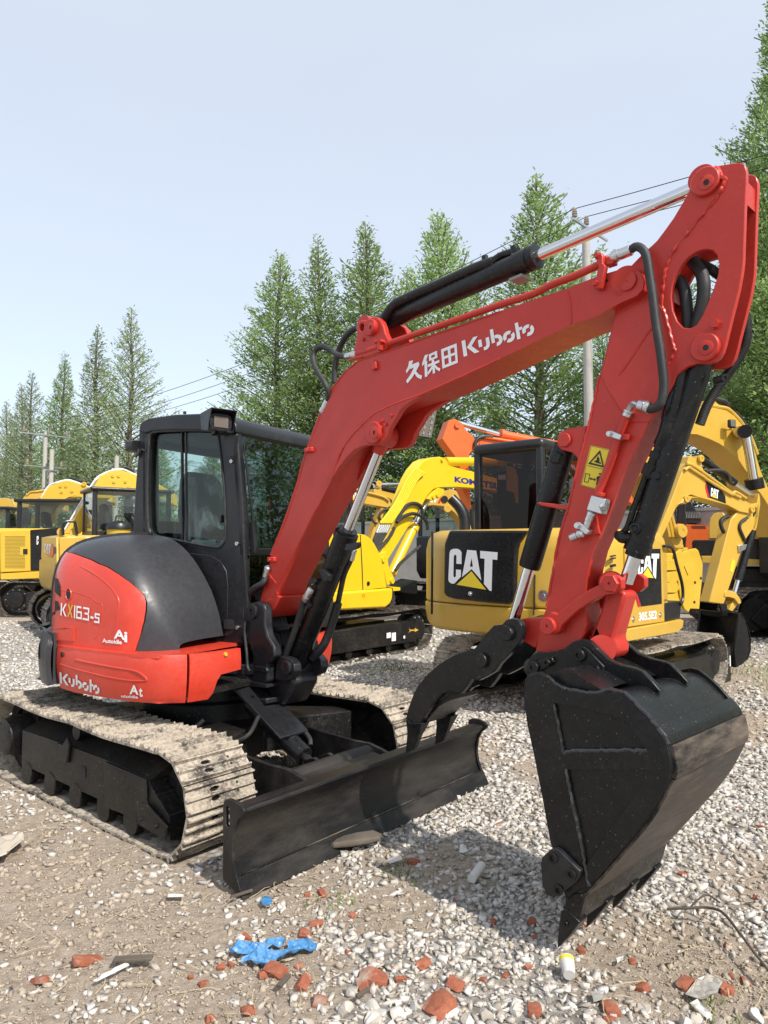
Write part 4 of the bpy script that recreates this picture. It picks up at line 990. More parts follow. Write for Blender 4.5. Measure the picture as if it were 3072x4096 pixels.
obj('far_boss', cyl(BP.px(*W(B_, (1042, 1945))[0], HA - .002), BP.px(*W(B_, (1042, 1945))[0], HA + .028), .05, 28), MT['red'], ARM)
obj('bolt', hexbolt(BP.px(*W(B_, (1142, 1715))[0], -HA), -nB, .016, .02), MT['red'], ARM)
obj('pivot_boss', cyl(BP.px(*tipc, -HB + .02), BP.px(*tipc, HB - .02), .055, 28), MT['red'], ARM)
# hoses inside the head
bh([(880, 1060, .02), (950, 1140, .02), (1000, 1220, .01), (1020, 1320, .0), (1015, 1450, .0), (990, 1580, .0), (950, 1720, .0), (900, 1900, .0)], .024, B_, ARM, 0, 7)
bh([(760, 1270, .0), (810, 1330, .0), (840, 1420, .0), (855, 1560, .0), (860, 1720, .0), (850, 1900, .0)], .022, B_, ARM, 0, 7)
bh([(960, 1110, .03), (1070, 1160, .05), (1180, 1240, .09), (1300, 1360, .12), (1400, 1560, .13), (1440, 1760, .12), (1420, 1930, .11), (1340, 2080, .09), (1250, 2212, .08), (1150, 2350, .07), (1050, 2520, .06), (980, 2700, .05)], .017, B_, ARM, .14, 26)
bh([(460, 960, -.085), (450, 975, -.10), (480, 1000, -.11), (640, 1100, -.12), (720, 1300, -.12), (760, 1500, -.12)], .001, B_, ARM) if False else None
# outer hose looping down the arm
ferrule(C_, 850, 222, 775, 205, -HA - .06, .021, ARM)
bh([(310, 975, -.11), (360, 950, -.12), (420, 980, -.12), (460, 1060, -.12), (490, 1250, -.12), (520, 1450, -.12), (550, 1700, -.12), (590, 1950, -.12), (615, 2150, -.12), (628, 2330, -.12), (600, 2480, -.125), (520, 2545, -.128), (450, 2535, -.128)], .0165, B_, ARM)
obj('elbow', tube([BP.px(*W(C_, p)[0], -HA - .06 + k * .012) for k, p in enumerate(((775, 205), (745, 195), (722, 215), (708, 250), (700, 275)))], .013, 10), MT['zinc'], ARM)
ferrule(C_, 712, 240, 690, 285, -HA - .02, .018, ARM)
obj('pipe', tube([BP.px(*W(C_, p)[0], -HA - .018) for p in ((690, 285), (640, 410), (600, 540), (550, 680), (500, 800))], .0165, 12), MT['red'], ARM)
bpr('clamp', C_, [(562, 385), (590, 378), (656, 408), (646, 445), (600, 432), (560, 415)], -HA - .045, -HA - .012, MT['zinc'], ARM, .004)
obj('bolt', hexbolt(BP.px(*W(C_, (578, 402))[0], -HA - .045), -nB, .010, .012), MT['zinc'], ARM)
bpr('clamp_block', C_, [(668, 398), (698, 404), (690, 442), (655, 440)], -HA - .03, -HA, MT['red'], ARM, .003)
bpr('pipe_nut', C_, [(478, 792), (528, 805), (520, 830), (470, 820)], -HA - .035, -HA - .005, MT['red'], ARM, .003)
bpr('valve_block', C_, [(452, 820), (548, 848), (520, 950), (418, 920)], -HA - .055, -HA - .01, MT['zinc'], ARM, .003)
obj('valve_nut', hexbolt(BP.px(*W(C_, (528, 900))[0], -HA - .05), (bB - nB * .2).normalized(), .016, .022), MT['zinc'], ARM)
obj('elbow', tube([BP.px(*W(C_, p)[0], -HA - .035) for p in ((455, 930), (440, 975), (425, 1020), (400, 1065), (365, 1090), (318, 1112))], .0145, 10), MT['zinc'], ARM)
ferrule(C_, 462, 930, 430, 1000, -HA - .035, .016, ARM); ferrule(C_, 400, 1075, 312, 1115, -HA - .035, .017, ARM)
bpr('clamp', C_, [(338, 1020), (352, 1000), (375, 1005), (440, 1065), (415, 1095), (370, 1055), (345, 1045)], -HA - .055, -HA - .02, MT['zinc'], ARM, .004)
obj('bolt', hexbolt(BP.px(*W(C_, (360, 1028))[0], -HA - .055), -nB, .011, .013), MT['zinc'], ARM)
bpr('stop_block', C_, [(470, 965), (482, 965), (508, 1085), (445, 1092), (455, 1020)], -HA - .012, -HA + .004, MT['red'], ARM, .003)
# ears on the back of the arm for the thumb ram
ear = [(420, 345), (300, 362), (240, 390), (218, 425), (218, 480), (245, 510), (320, 530), (352, 560), (365, 600)]
bpr('thumb_ear', C_, ear, -HA + .012, -HA + .034, MT['red'], ARM, .004)
e2 = bpr('thumb_ear', C_, ear, -HA + .012, -HA + .034, MT['red'], ARM, .004); e2.matrix_basis = Matrix.Translation(nB * .095)
obj('pin', boss(BP.px(*W(C_, (275, 445))[0], -HA + .012), -nB, .030, .014, cup=.05), MT['red'], ARM)
bpr('ram_guide', C_, [(78, 875), (95, 868), (295, 890), (290, 915), (230, 915), (110, 892)], -HA + .0, HA, MT['red'], ARM, .003)
bpr('thumb_mount', D_, [(775, 300), (840, 285), (925, 290), (945, 280), (935, 400), (905, 485), (880, 480), (815, 440), (810, 380)], -HA + .01, HA - .01, MT['red'], ARM, .008)
# yellow warning plate on the arm
stk = obj('warning_sticker', flat(BP.pts(W(C_, (448, 480), (580, 508), (500, 785), (380, 752)), -HA + .006 - .0018)), MT['sticker'], ARM, smooth=0)
def ink(w, polys, off, parent, name='pictogram', mat='ink'):
    V, Fc = [], []
    for p in polys:
        loops = p if isinstance(p[0][0], (tuple, list)) else [p]
        v, f = flat(BP.pts(W(w, *loops[0]), off), [BP.pts(W(w, *h), off) for h in loops[1:]]); V, Fc = join((V, Fc), (v, f))
    return obj(name, (V, Fc), MT[mat], parent, smooth=0, fix=False)
ink(C_, [[[(512, 512), (540, 632), (430, 606)], [(508, 535), (528, 618), (448, 598)]], [(500, 555), (508, 575), (506, 600), (515, 590), (518, 608), (490, 600), (470, 592), (488, 580), (492, 562)],
         [[(412, 670), (444, 676), (432, 736), (402, 730)], [(416, 675), (439, 680), (429, 731), (407, 726)]], [(440, 708), (452, 697), (452, 704), (472, 709), (474, 702), (484, 716), (470, 724), (470, 717), (451, 712), (450, 719)],
         [(505, 690), (520, 690), (524, 715), (518, 720), (508, 752), (500, 750), (500, 720), (490, 750), (484, 748), (490, 715), (486, 705), (492, 692)], circ(512, 676, 7, 10), bar(428, 618, 540, 645, 3), bar(452, 484, 384, 750, 2.2), bar(575, 512, 498, 780, 2.2), bar(450, 484, 576, 511, 2.2), bar(384, 750, 498, 781, 2.2)], -HA + .006 - .0034, stk)

# ---- bucket cylinder
c0 = BP.px(*W(B_, (1042, 1945))[0], 0); c1 = BP.px(*W(C_, (690, 1415))[0], 0); cx = (c1 - c0).normalized()
ce = BP.px(*W(C_, (772, 1245))[0], 0); L3 = (ce - c0).dot(cx)
KC = obj('bucket_cylinder', lathe(c0, cx, [(0, .04), (.05, .04), (.05, .044), (.09, .044), (.09, .047), (L3 - .09, .047), (L3 - .09, .049), (L3 - .055, .049), (L3 - .055, .052), (L3 - .02, .052), (L3 - .02, .040), (L3, .040), (L3, .02)], 32), MT['black'], KX)
obj('rod', cyl(c0 + cx * (L3 - .01), c1, .028, 24), MT['chrome'], KC)
obj('rod_eye', cyl(c0 - nB * .045, c0 + nB * .045, .048, 24), MT['satin'], KC)
cc_ = lambda x, y, o=0.0: BP.px(*W(C_, (x, y))[0], o)
obj('oil_port', lathe(cc_(775, 1050, -.03), -nB, [(0, .022), (.035, .022), (.036, .016), (.03, .010)], 16), MT['black'], KC)
obj('oil_port', lathe(cc_(1300, 40, -.02), (bB - nB * .3).normalized(), [(0, .016), (.04, .016), (.041, .012), (.035, .008)], 14), MT['black'], KC)
obj('oil_pipe', tube([cc_(660, 1085, -.02), cc_(700, 1040, -.03), cc_(740, 920, -.03), (cc_(800, 760, -.03)), cc_(850, 620, -.03)], .013, 10), MT['black'], KC)
obj('elbow', join(tube([cc_(655, 1070, -.03), cc_(660, 1110, -.03), cc_(720, 1110, -.02)], .022, 10), lathe(cc_(655, 1095, -.03), (-bB), [(0, .018), (.02, .018)], 8)), MT['black'], KC)
obj('pipe_clip', join(tube([cc_(840, 690, -.035), cc_(915, 690, -.045)], .014, 8), lathe(cc_(900, 690, -.05), -nB, [(0, .016), (.02, .016)], 10)), MT['black'], KC)
obj('hose_wrap', tube([cc_(1080, -60, -.02), cc_(1050, 60, -.03), cc_(1015, 200, -.035), cc_(985, 310, -.035)], .031, 12), MT['black'], KC)
obj('hose_wrap', tube([cc_(985, 310, -.035), cc_(960, 400, -.035), cc_(925, 480, -.03)], .028, 12), MT['black'], KC)
obj('hose_fitting', lathe(cc_(930, 470, -.03), cc_(870, 610, -.03) - cc_(930, 470, -.03), [(0, .022), (.02, .024), (.02, .019), (.035, .019), (.035, .025), (.06, .025), (.06, .02), (.085, .02), (.085, .028), (.13, .028), (.13, .015)], 10), MT['black'], KC)

# ---- bucket linkage
lk_pts = [(1000, 245), (1040, 262), (1150, 165), (1250, 100), (1330, 60), (1350, 20), (1385, 5), (1430, 0), (1470, 30), (1470, 90), (1430, 125), (1370, 130), (1290, 165), (1180, 235), (1075, 330), (1060, 370), (1020, 400), (970, 390), (945, 345), (950, 300)]
l1 = bpr('side_link', D_, lk_pts, -HA - .045, -HA - .012, MT['red'], KX, .006)
l2 = bpr('side_link', D_, lk_pts, -HA - .045, -HA - .012, MT['red'], KX, .006); l2.matrix_basis = Matrix.Translation(nB * (2 * HA + .057))
for x, y in ((990, 338), (1402, 55)):
    obj('pin', boss(BP.px(*W(D_, (x, y))[0], -HA - .045), -nB, .036, .018, 6 if x > 1200 else 20, cup=.18), MT['red'], l1)
obj('link_tube', cyl(BP.px(*W(D_, (1402, 55))[0], -HA - .012), BP.px(*W(D_, (1402, 55))[0], HA + .06), .043, 28), MT['red'], l1)
obj('link_collar', cyl(BP.px(*W(D_, (1402, 55))[0], -.022), BP.px(*W(D_, (1402, 55))[0], .024), .050, 28), MT['red'], l1)
obj('link_collar', cyl(BP.px(*W(D_, (1402, 55))[0], HA + .02), BP.px(*W(D_, (1402, 55))[0], HA + .066), .047, 28), MT['red'], l1)
hl = bpr('bucket_link', D_, [(1365, 110), (1470, 100), (1500, 130), (1480, 200), (1420, 420), (1445, 480), (1440, 530), (1400, 560), (1330, 520), (1270, 455), (1250, 430), (1320, 260)], -.052, .052, MT['red'], KX, .02)
obj('link_eye', cyl(BP.px(*W(D_, (1340, 490))[0], -.085), BP.px(*W(D_, (1340, 490))[0], .085), .055, 28), MT['red'], hl)
# ---- bucket
HBk = .345; BW = .655
side = [(72, 400), (80, 350), (100, 325), (135, 310), (178, 305), (222, 328), (285, 380), (380, 418), (480, 434), (580, 430), (660, 415), (715, 430), (790, 490), (860, 562), (930, 650), (980, 712), (1012, 770), (1030, 850), (1042, 930), (1030, 1000), (1005, 1060), (930, 1200), (830, 1335), (700, 1480), (560, 1640), (470, 1740), (440, 1800), (432, 1890), (420, 1935), (330, 1875), (345, 1780), (260, 1460), (240, 1390), (190, 1110), (140, 855), (95, 650), (74, 490)]
BK = obj('bucket', prism(BP, W(G_, *side), -HBk, -HBk + .018), MT['black'], KX, bevel=.004)
bs = obj('side_plate', prism(BP, W(G_, *side), -HBk, -HBk + .018), MT['black'], BK, bevel=.004); bs.matrix_basis = Matrix.Translation(nB * (BW - .018))
# wrapper: thick sheet following the profile
wr = [(178, 340), (300, 420), (480, 460), (660, 446), (780, 510), (925, 672), (1000, 790), (1018, 860), (1028, 930), (1012, 1010), (985, 1060), (910, 1195), (800, 1330), (560, 1610), (400, 1800), (345, 1860)]
wp = BP.pts(W(G_, *wr), -HBk + .006)
wp = smooth_path(wp, 4)
cen = BP.px(*W(G_, (520, 900))[0], -HBk + .006)
wi = []
for i, p in enumerate(wp):
    d = (wp[min(i + 1, len(wp) - 1)] - wp[max(i - 1, 0)]).normalized(); nn_ = d.cross(nB).normalized()
    if nn_.dot(cen - p) < 0: nn_ = -nn_
    wi.append(p + nn_ * .016)
obj('wrapper', extrude(wp + list(reversed(wi)), nB * (BW - .012)), MT['black'], BK, smooth=25)
# worn sole plate over the heel and floor, hard strips
heel = [(1014, 770), (1034, 850), (1046, 930), (1034, 1002)]
def strip(pts, o0, o1, th, mat, name, smooth=25):
    P = smooth_path(BP.pts(W(G_, *pts), o0), 3); out = []
    for i, p in enumerate(P):
        d = (P[min(i + 1, len(P) - 1)] - P[max(i - 1, 0)]).normalized(); nn_ = d.cross(nB).normalized()
        if nn_.dot(cen - p) > 0: nn_ = -nn_
        out.append(p + nn_ * th)
    return obj(name, extrude(P + list(reversed(out)), nB * (o1 - o0)), MT[mat], BK, smooth=smooth, bevel=.002)
strip([(930, 662), (985, 730), (1012, 785)], -HBk + .004, (BW - .345) - .004, .010, 'black', 'wear_strip')
strip([(1012, 785), (1028, 850), (1040, 930), (1030, 990)], -HBk + .004, (BW - .345) - .004, .016, 'worn', 'wear_strip')
strip([(1028, 1000), (1000, 1064), (925, 1205), (825, 1340), (700, 1485), (560, 1645), (470, 1745)], -HBk + .004, (BW - .345) - .004, .010, 'worn', 'sole_plate')
for o in (-.17, .0, .17):
    strip([(900, 1245), (820, 1350), (700, 1490), (560, 1650), (470, 1750), (420, 1815)], o, o + .035, .018, 'black', 'wear_bar')
# raised frame on the near side plate
def rib(pts, r=.006): bead(G_, pts, -HBk - .006, r * 1.15, 'gloss', BK, 'weld_seam', .003, 10)
obj('side_stiffener', prism(BP, W(G_, (74, 420), (95, 330), (135, 316), (178, 312), (222, 335), (285, 388), (380, 426), (480, 442), (580, 438), (660, 422), (715, 440), (790, 498), (860, 570), (975, 715), (1005, 775), (1022, 850), (1034, 930), (1020, 1000), (998, 1055), (920, 1195), (820, 1330), (700, 1470), (560, 1630), (500, 1700), (470, 1700), (450, 1500), (400, 1250), (340, 938), (900, 945), (880, 990), (930, 950), (945, 880), (880, 812), (760, 650), (700, 600), (290, 510), (285, 600), (330, 828), (345, 938), (400, 1260), (450, 1500), (470, 1690), (330, 1780), (255, 1450), (190, 1110), (140, 855), (97, 650), (76, 490))[:0] or W(G_, (78, 420), (100, 335), (135, 318), (178, 314), (222, 337), (285, 390), (380, 428), (480, 444), (580, 440), (660, 424), (715, 442), (790, 500), (860, 572), (972, 717), (1003, 776), (1020, 852), (1032, 930), (1018, 1000), (996, 1053), (918, 1193), (818, 1328), (700, 1468), (560, 1626), (490, 1690), (340, 1770), (255, 1440), (190, 1110), (140, 855), (97, 650), (78, 490)), -HBk - .010, -HBk + .001,
    [W(G_, (272, 508), (440, 540), (700, 606), (745, 640), (800, 720), (880, 812), (560, 818), (330, 828)), W(G_, (345, 938), (905, 945), (880, 990), (760, 1160), (600, 1380), (490, 1530), (470, 1600), (455, 1500), (400, 1240))]), MT['black'], BK, bevel=.003)
rib([(272, 510), (300, 660), (330, 826)]); rib([(330, 828), (450, 812), (600, 815), (880, 812)]); rib([(348, 940), (385, 1130), (430, 1340), (470, 1560), (490, 1690)], .008); rib([(225, 330), (290, 388), (400, 428), (520, 438), (650, 420), (720, 440), (800, 505), (900, 620), (985, 725), (1010, 775)], .006)
# lip, teeth and side cutters
lipP = BP.pts(W(G_, (400, 1740), (475, 1742), (440, 1880), (415, 1935), (322, 1872), (345, 1790)), -HBk - .004)
obj('lip', extrude(lipP, nB * (BW + .008)), MT['black'], BK, bevel=.004)
tooth = [(312, 1860), (345, 1845), (430, 1935), (400, 1975), (345, 2040), (290, 2100), (272, 2112), (275, 2075), (292, 1960)]
for k in range(4):
    o0 = -HBk - .012 + k * (BW - .046) / 3
    P = BP.pts(W(G_, *tooth), -HBk - .012); mid = BP.px(*W(G_, (350, 1900))[0], -HBk - .012)
    tip = BP.px(*W(G_, (275, 2110))[0], -HBk - .012); V = []
    for s in (0, 1):
        for p in P:
            q = min(1, max(0, (p - mid).length / (tip - mid).length)); wd = .035 * (1 - .55 * q)
            V.append(p + nB * ((o0 + HBk + .012) + .035 + (wd if s else -wd)))
    n = len(P); tri = tessellate_polygon([P])
    Fc = [tuple(t) for t in tri] + [tuple(i + n for i in reversed(t)) for t in tri] + [(i, (i + 1) % n, (i + 1) % n + n, i + n) for i in range(n)]
    tt = obj('tooth', (V, Fc), MT['black'], BK, bevel=.003)
    obj('tooth_pin', boss(BP.px(*W(G_, (342, 1942))[0], -HBk - .012) + nB * (o0 + HBk + .012 + .035 - .029), -nB, .010, .006), MT['black'], tt)
cut = [(182, 1560), (190, 1510), (250, 1455), (275, 1450), (310, 1470), (440, 1600), (430, 1640), (400, 1680), (320, 1740), (270, 1775), (225, 1755), (190, 1690)]
sc1 = bpr('side_cutter', G_, cut, -HBk - .034, -HBk - .010, MT['satin'], BK, .004)
sc2 = bpr('side_cutter', G_, cut, -HBk - .034, -HBk - .010, MT['satin'], BK, .004); sc2.matrix_basis = Matrix.Translation(nB * (BW + .044))
for x, y in ((263, 1512), (384, 1618), (302, 1720)): obj('bolt', boss(BP.px(*W(G_, (x, y))[0], -HBk - .034), -nB, .019, .008, 18, .5), MT['black'], sc1)
# ears of the bucket
earp = [(75, 290), (85, 250), (115, 205), (160, 178), (260, 174), (340, 150), (385, 112), (425, 95), (460, 93), (500, 105), (560, 165), (620, 222), (700, 260), (800, 284), (845, 305), (900, 360), (965, 436), (870, 425), (700, 440), (540, 470), (400, 440), (260, 370), (130, 340), (90, 330)]
e1 = bpr('bucket_ear', G_, earp, -.135, -.105, MT['black'], BK, .005)
e2 = bpr('bucket_ear', G_, earp, -.135, -.105, MT['black'], BK, .005); e2.matrix_basis = Matrix.Translation(nB * .240)
bpr('pin_lock', G_, [(110, 290), (118, 255), (150, 240), (225, 208), (255, 212), (268, 240), (240, 270), (150, 308), (122, 308)], -.150, -.135, MT['black'], e1, .004)
bpr('pin_lock', G_, [(402, 170), (425, 138), (460, 140), (490, 160), (595, 270), (590, 310), (560, 325), (520, 300), (420, 230)], -.148, -.135, MT['black'], e1, .004)
for x, y, r in ((140, 278, .028), (228, 243, .016), (437, 195, .026), (546, 290, .018)):
    obj('pin', boss(BP.px(*W(G_, (x, y))[0], -.149), -nB, r, .014, 18, .4), MT['black'], e1)
obj('pin_tube', cyl(BP.px(*W(G_, (135, 275))[0], -.13), BP.px(*W(G_, (135, 275))[0], .13), .04, 20), MT['black'], BK)
obj('pin_tube', cyl(BP.px(*W(G_, (500, 200))[0], -.13), BP.px(*W(G_, (500, 200))[0], .13), .03, 20), MT['black'], BK)
obj('top_plate', extrude(BP.pts(W(G_, (178, 345), (330, 285), (430, 330), (580, 420), (480, 455), (300, 420)), -HBk + .02), nB * (BW - .04)), MT['black'], BK)
# ---- thumb
th = [(675, 330), (700, 300), (740, 288), (780, 298), (808, 335), (812, 400), (795, 445), (720, 530), (660, 590), (630, 640), (570, 675), (520, 700), (470, 690), (440, 740), (400, 790), (330, 770), (280, 790), (220, 850), (190, 900), (160, 940), (140, 985), (60, 975), (38, 955), (52, 890), (85, 800), (120, 730), (180, 660), (260, 590), (350, 535), (430, 505), (490, 490), (520, 460), (560, 400), (620, 335)]
TO0 = -.125
TH = bpr('thumb', D_, th, TO0, TO0 + .035, MT['black'], KX, .004)
t2 = bpr('thumb_plate', D_, th, TO0, TO0 + .035, MT['black'], TH, .004); t2.matrix_basis = Matrix.Translation(nB * .215)
for x, y in ((718, 385), (550, 565)):
    obj('pin', boss(BP.px(*W(D_, (x, y))[0], TO0), -nB, .033, .020, 24, .08), MT['black'], TH)
    obj('pin_tube', cyl(BP.px(*W(D_, (x, y))[0], TO0 + .03), BP.px(*W(D_, (x, y))[0], TO0 + .22), .030, 20), MT['black'], TH)
cpl = [(170, 870), (300, 780), (360, 790), (470, 770), (480, 790), (440, 860), (400, 900), (290, 935), (160, 985)]
obj('cross_plate', extrude(BP.pts(W(D_, (170, 905), (250, 835), (330, 800), (330, 830), (260, 870), (160, 985)), TO0 + .034), nB * .215), MT['black'], TH, bevel=.003)
for k in (0, 1):
    tp_ = W(D_, (38, 955), (70, 985), (145, 985), (110, 1070), (75, 1165), (22, 1185), (32, 1050))
    P = BP.pts(tp_, TO0 - .012); V = []
    for s in (0, 1):
        for i, p in enumerate(P):
            wd = .03 if i in (0, 1, 2) else .014; V.append(p + nB * (.03 + (wd if s else -wd) + k * .215))
    n = len(P); tri = tessellate_polygon([P])
    obj('thumb_tooth', (V, [tuple(t) for t in tri] + [tuple(i + n for i in reversed(t)) for t in tri] + [(i, (i + 1) % n, (i + 1) % n + n, i + n) for i in range(n)]), MT['black'], TH, bevel=.003)
# thumb ram
r0 = BP.px(*W(C_, (275, 470))[0], 0); r1 = BP.px(*W(D_, (738, 360))[0], -.005); rx = (r1 - r0).normalized()
re_ = BP.px(*W(C_, (58, 1325))[0], 0); L4 = (re_ - r0).dot(rx)
TR = obj('thumb_cylinder', lathe(r0 + rx * .0, rx, [(0, .045), (.05, .049), (L4 - .01, .049), (L4, .046), (L4, .025)], 28), MT['black'], KX)
obj('rod', cyl(r0 + rx * (L4 - .01), r1, .026, 24), MT['chrome'], TR)
bpr('hose_port', C_, [(178, 545), (205, 515), (245, 540), (225, 605), (170, 600)], -.06, .0, MT['black'], TR, .006)
# ---- lettering on boom and body
S_ = -HB - .0025
# the three characters, drawn stroke by stroke
HAN = [[(905, 508), (940, 500), (917, 560), (886, 607), (878, 590), (898, 550)], [(925, 536), (985, 513), (991, 538), (962, 592), (932, 642), (891, 692), (880, 670), (917, 618), (945, 560), (913, 573)], [(944, 602), (962, 590), (986, 617), (1013, 627), (1005, 658), (972, 641)],
       [(1035, 459), (1062, 450), (1046, 505), (1016, 550), (1012, 530)], [(1032, 520), (1055, 500), (1058, 632), (1036, 640)], [[(1068, 452), (1136, 420), (1141, 478), (1072, 507)], [(1088, 463), (1117, 449), (1120, 469), (1090, 483)]],
       [(1092, 500), (1112, 492), (1122, 605), (1102, 613)], [(1060, 536), (1155, 497), (1157, 517), (1062, 558)], [(1094, 546), (1107, 553), (1086, 592), (1063, 621), (1058, 601)], [(1119, 533), (1144, 559), (1165, 567), (1158, 591), (1130, 576), (1111, 548)],
       [[(1170, 410), (1299, 359), (1310, 520), (1182, 570)], [(1192, 428), (1225, 414), (1229, 455), (1196, 468)], [(1247, 406), (1280, 392), (1284, 435), (1250, 448)], [(1198, 490), (1231, 477), (1235, 525), (1201, 540)], [(1252, 469), (1286, 455), (1290, 502), (1256, 517)]]]
for g0, g1 in ((0, 3), (3, 10), (10, 11)):
    V_, F_ = [], []
    for i, p in enumerate(HAN[g0:g1]):
        L_s = p if isinstance(p[0][0], (tuple, list)) else [p]
        lp3 = [BP.pts(W(A_, *l), S_ - .0003 * i) for l in L_s]
        V_, F_ = join((V_, F_), ([q for l in lp3 for q in l], [tuple(t) for t in fill(lp3)]))
    obj('lettering', (V_, F_), MT['white'], BOOM, smooth=0, fix=False)
decal('lettering', BP, *polys2d(wordmark()), W(I_, (922, 1040), (1395, 888), (1375, 772), (905, 922)), S_, MT['white'], BOOM)
kq = W(R1, (402, 1878), (664, 1955), (664, 1862), (398, 1796))
decal('lettering', CW, *polys2d(wordmark()), kq, .003, MT['white'], cwo)
kx = text2d('KX163-5', .02)
# model number: drawn from straight strokes
def model_number():
    w = .17; P1, P2 = [], []
    def seg(x, pts, P): 
        for a, b, c, d in pts: P.append(bar(x + a, b, x + c, d, w))
    seg(0.08, [(0, 0, 0, 1)], P1); P1.append([(.62, 1), (.82, 1), (.42, .5), (.85, 0), (.63, 0), (.20, .5)])
    P2.append([(.98, 1), (1.2, 1), (1.36, .66), (1.53, 1), (1.75, 1), (1.47, .5), (1.74, 0), (1.52, 0), (1.36, .34), (1.17, 0), (.95, 0), (1.25, .5)])
    seg(2.0, [(0, 0, 0, 1)], P1)
    P1 += [[[(2.25, 0), (3.05, 0), (3.05, .60), (2.42, .60), (2.42, .85), (2.95, .85), (2.95, 1), (2.25, 1)], [(2.42, .14), (2.88, .14), (2.88, .46), (2.42, .46)]]]
    P1 += [[(3.2, 1), (4.1, 1), (4.1, .62), (4.0, .52), (4.1, .42), (4.1, 0), (3.2, 0), (3.2, .14), (3.92, .14), (3.92, .45), (3.45, .45), (3.45, .59), (3.92, .59), (3.92, .86), (3.2, .86)]]
    P1 += [[(4.3, .22), (4.75, .22), (4.75, .38), (4.3, .38)]]
    P1 += [[(4.85, -.05), (5.6, -.05), (5.6, .42), (5.08, .42), (5.10, .56), (5.65, .56), (5.65, .70), (4.92, .70), (4.90, .30), (5.42, .30), (5.42, .09), (4.85, .09)]]
    n = lambda P: [[[(x / 5.65, y) for x, y in l] for l in p] if isinstance(p[0][0], (tuple, list)) else [(x / 5.65, y) for x, y in p] for p in P]
    return n(P1), n(P2)
m1, m2 = model_number()
mq = W(R1, (412, 1428), (672, 1478), (674, 1392), (416, 1346))
decal('lettering', HD, *polys2d(m1), mq, .011, MT['white'], RED)
decal('lettering', HD, *polys2d(m2), mq, .011, MT['gold'], RED)
for s_, q in (('A', ((765, 1580), (838, 1592), (838, 1530), (765, 1518))), ('i', ((832, 1605), (852, 1607), (852, 1538), (832, 1536))), ('Autoldle', ((690, 1608), (816, 1620), (816, 1592), (690, 1580)))):
    decal('lettering', HD, *text2d(s_, .03), W(R1, *q), .011, MT['white'], RED)
for s_, q in (('A', ((862, 1950), (922, 1956), (922, 1896), (862, 1888))), ('t', ((924, 1970), (950, 1968), (946, 1910), (926, 1906))), ('utoldle', ((806, 1972), (918, 1980), (918, 1962), (806, 1952)))):
    decal('lettering', CW, *text2d(s_, .03), W(R1, *q), .003, MT['white'], cwo)
# ------------------------------------------------------------------ ground
def smooth01(x): x = max(0.0, min(1.0, x)); return x * x * (3 - 2 * x)
SOIL = [(-1.75, 2.7, .95), (-1.6, 3.3, .7), (-2.5, 3.7, 1.2), (-.95, 2.85, .5), (-.62, 2.45, .42), (-.35, 3.2, .25), (1.02, 2.62, .34), (1.25, 2.42, .30), (.22, 3.45, .30), (.0, 3.0, .22), (1.9, 3.2, .35), (-1.25, 2.15, .45), (1.75, 2.2, .35), (2.9, 6.2, .7), (.1, 5.6, .8), (-.42, 2.62, .22), (3.2, 4.5, .6), (4.2, 8.6, 1.2), (1.3, 4.9, .4)]
def soil(x, y):
    s = 0.0
    for cx_, cy_, r in SOIL:
        d = math.hypot(x - cx_, y - cy_) / r
        if d < 1.6: s = max(s, smooth01(1.3 - .85 * d))
    n = noise.noise(Vector((x * .9, y * .9, 3.3))) * .5 + noise.noise(Vector((x * 2.6, y * 2.6, 1.1))) * .35 + noise.noise(Vector((x * 7, y * 7, 5.1))) * .30
    return max(0.0, min(1.0, s * .95 + n * .70 - .06))
def ground_h(x, y):
    f = 1.0 / (1 + max(0, y - 6) * .12)
    s = soil(x, y) if y < 12 else .3
    h = noise.noise(Vector((x * .55, y * .55, 0))) * .018 + noise.noise(Vector((x * 5, y * 5, 9))) * .007
    if y < 9: h += s * (noise.noise(Vector((x * 13, y * 13, 4))) * .010 + noise.noise(Vector((x * 28, y * 28, 8))) * .006)
    return h * f - .012
def grow(lo, hi, step, far, g=1.22):
    a = [lo]
    while a[-1] < hi: a.append(a[-1] + step)
    b = step
    while a[-1] < far: b *= g; a.append(a[-1] + b)
    return a
xp = grow(0, 3.4, .045, 330); XS = [-x for x in reversed(xp[1:])] + xp
YS = [-60, -20, -6, -1, .6, 1.2, 1.6] + grow(1.8, 6.2, .045, 400, 1.16)
GVt = [(x, y, ground_h(x, y) if y < 40 else -.012) for y in YS for x in XS]; nx_ = len(XS)
GFc = [(j * nx_ + i, j * nx_ + i + 1, (j + 1) * nx_ + i + 1, (j + 1) * nx_ + i) for j in range(len(YS) - 1) for i in range(nx_ - 1)]
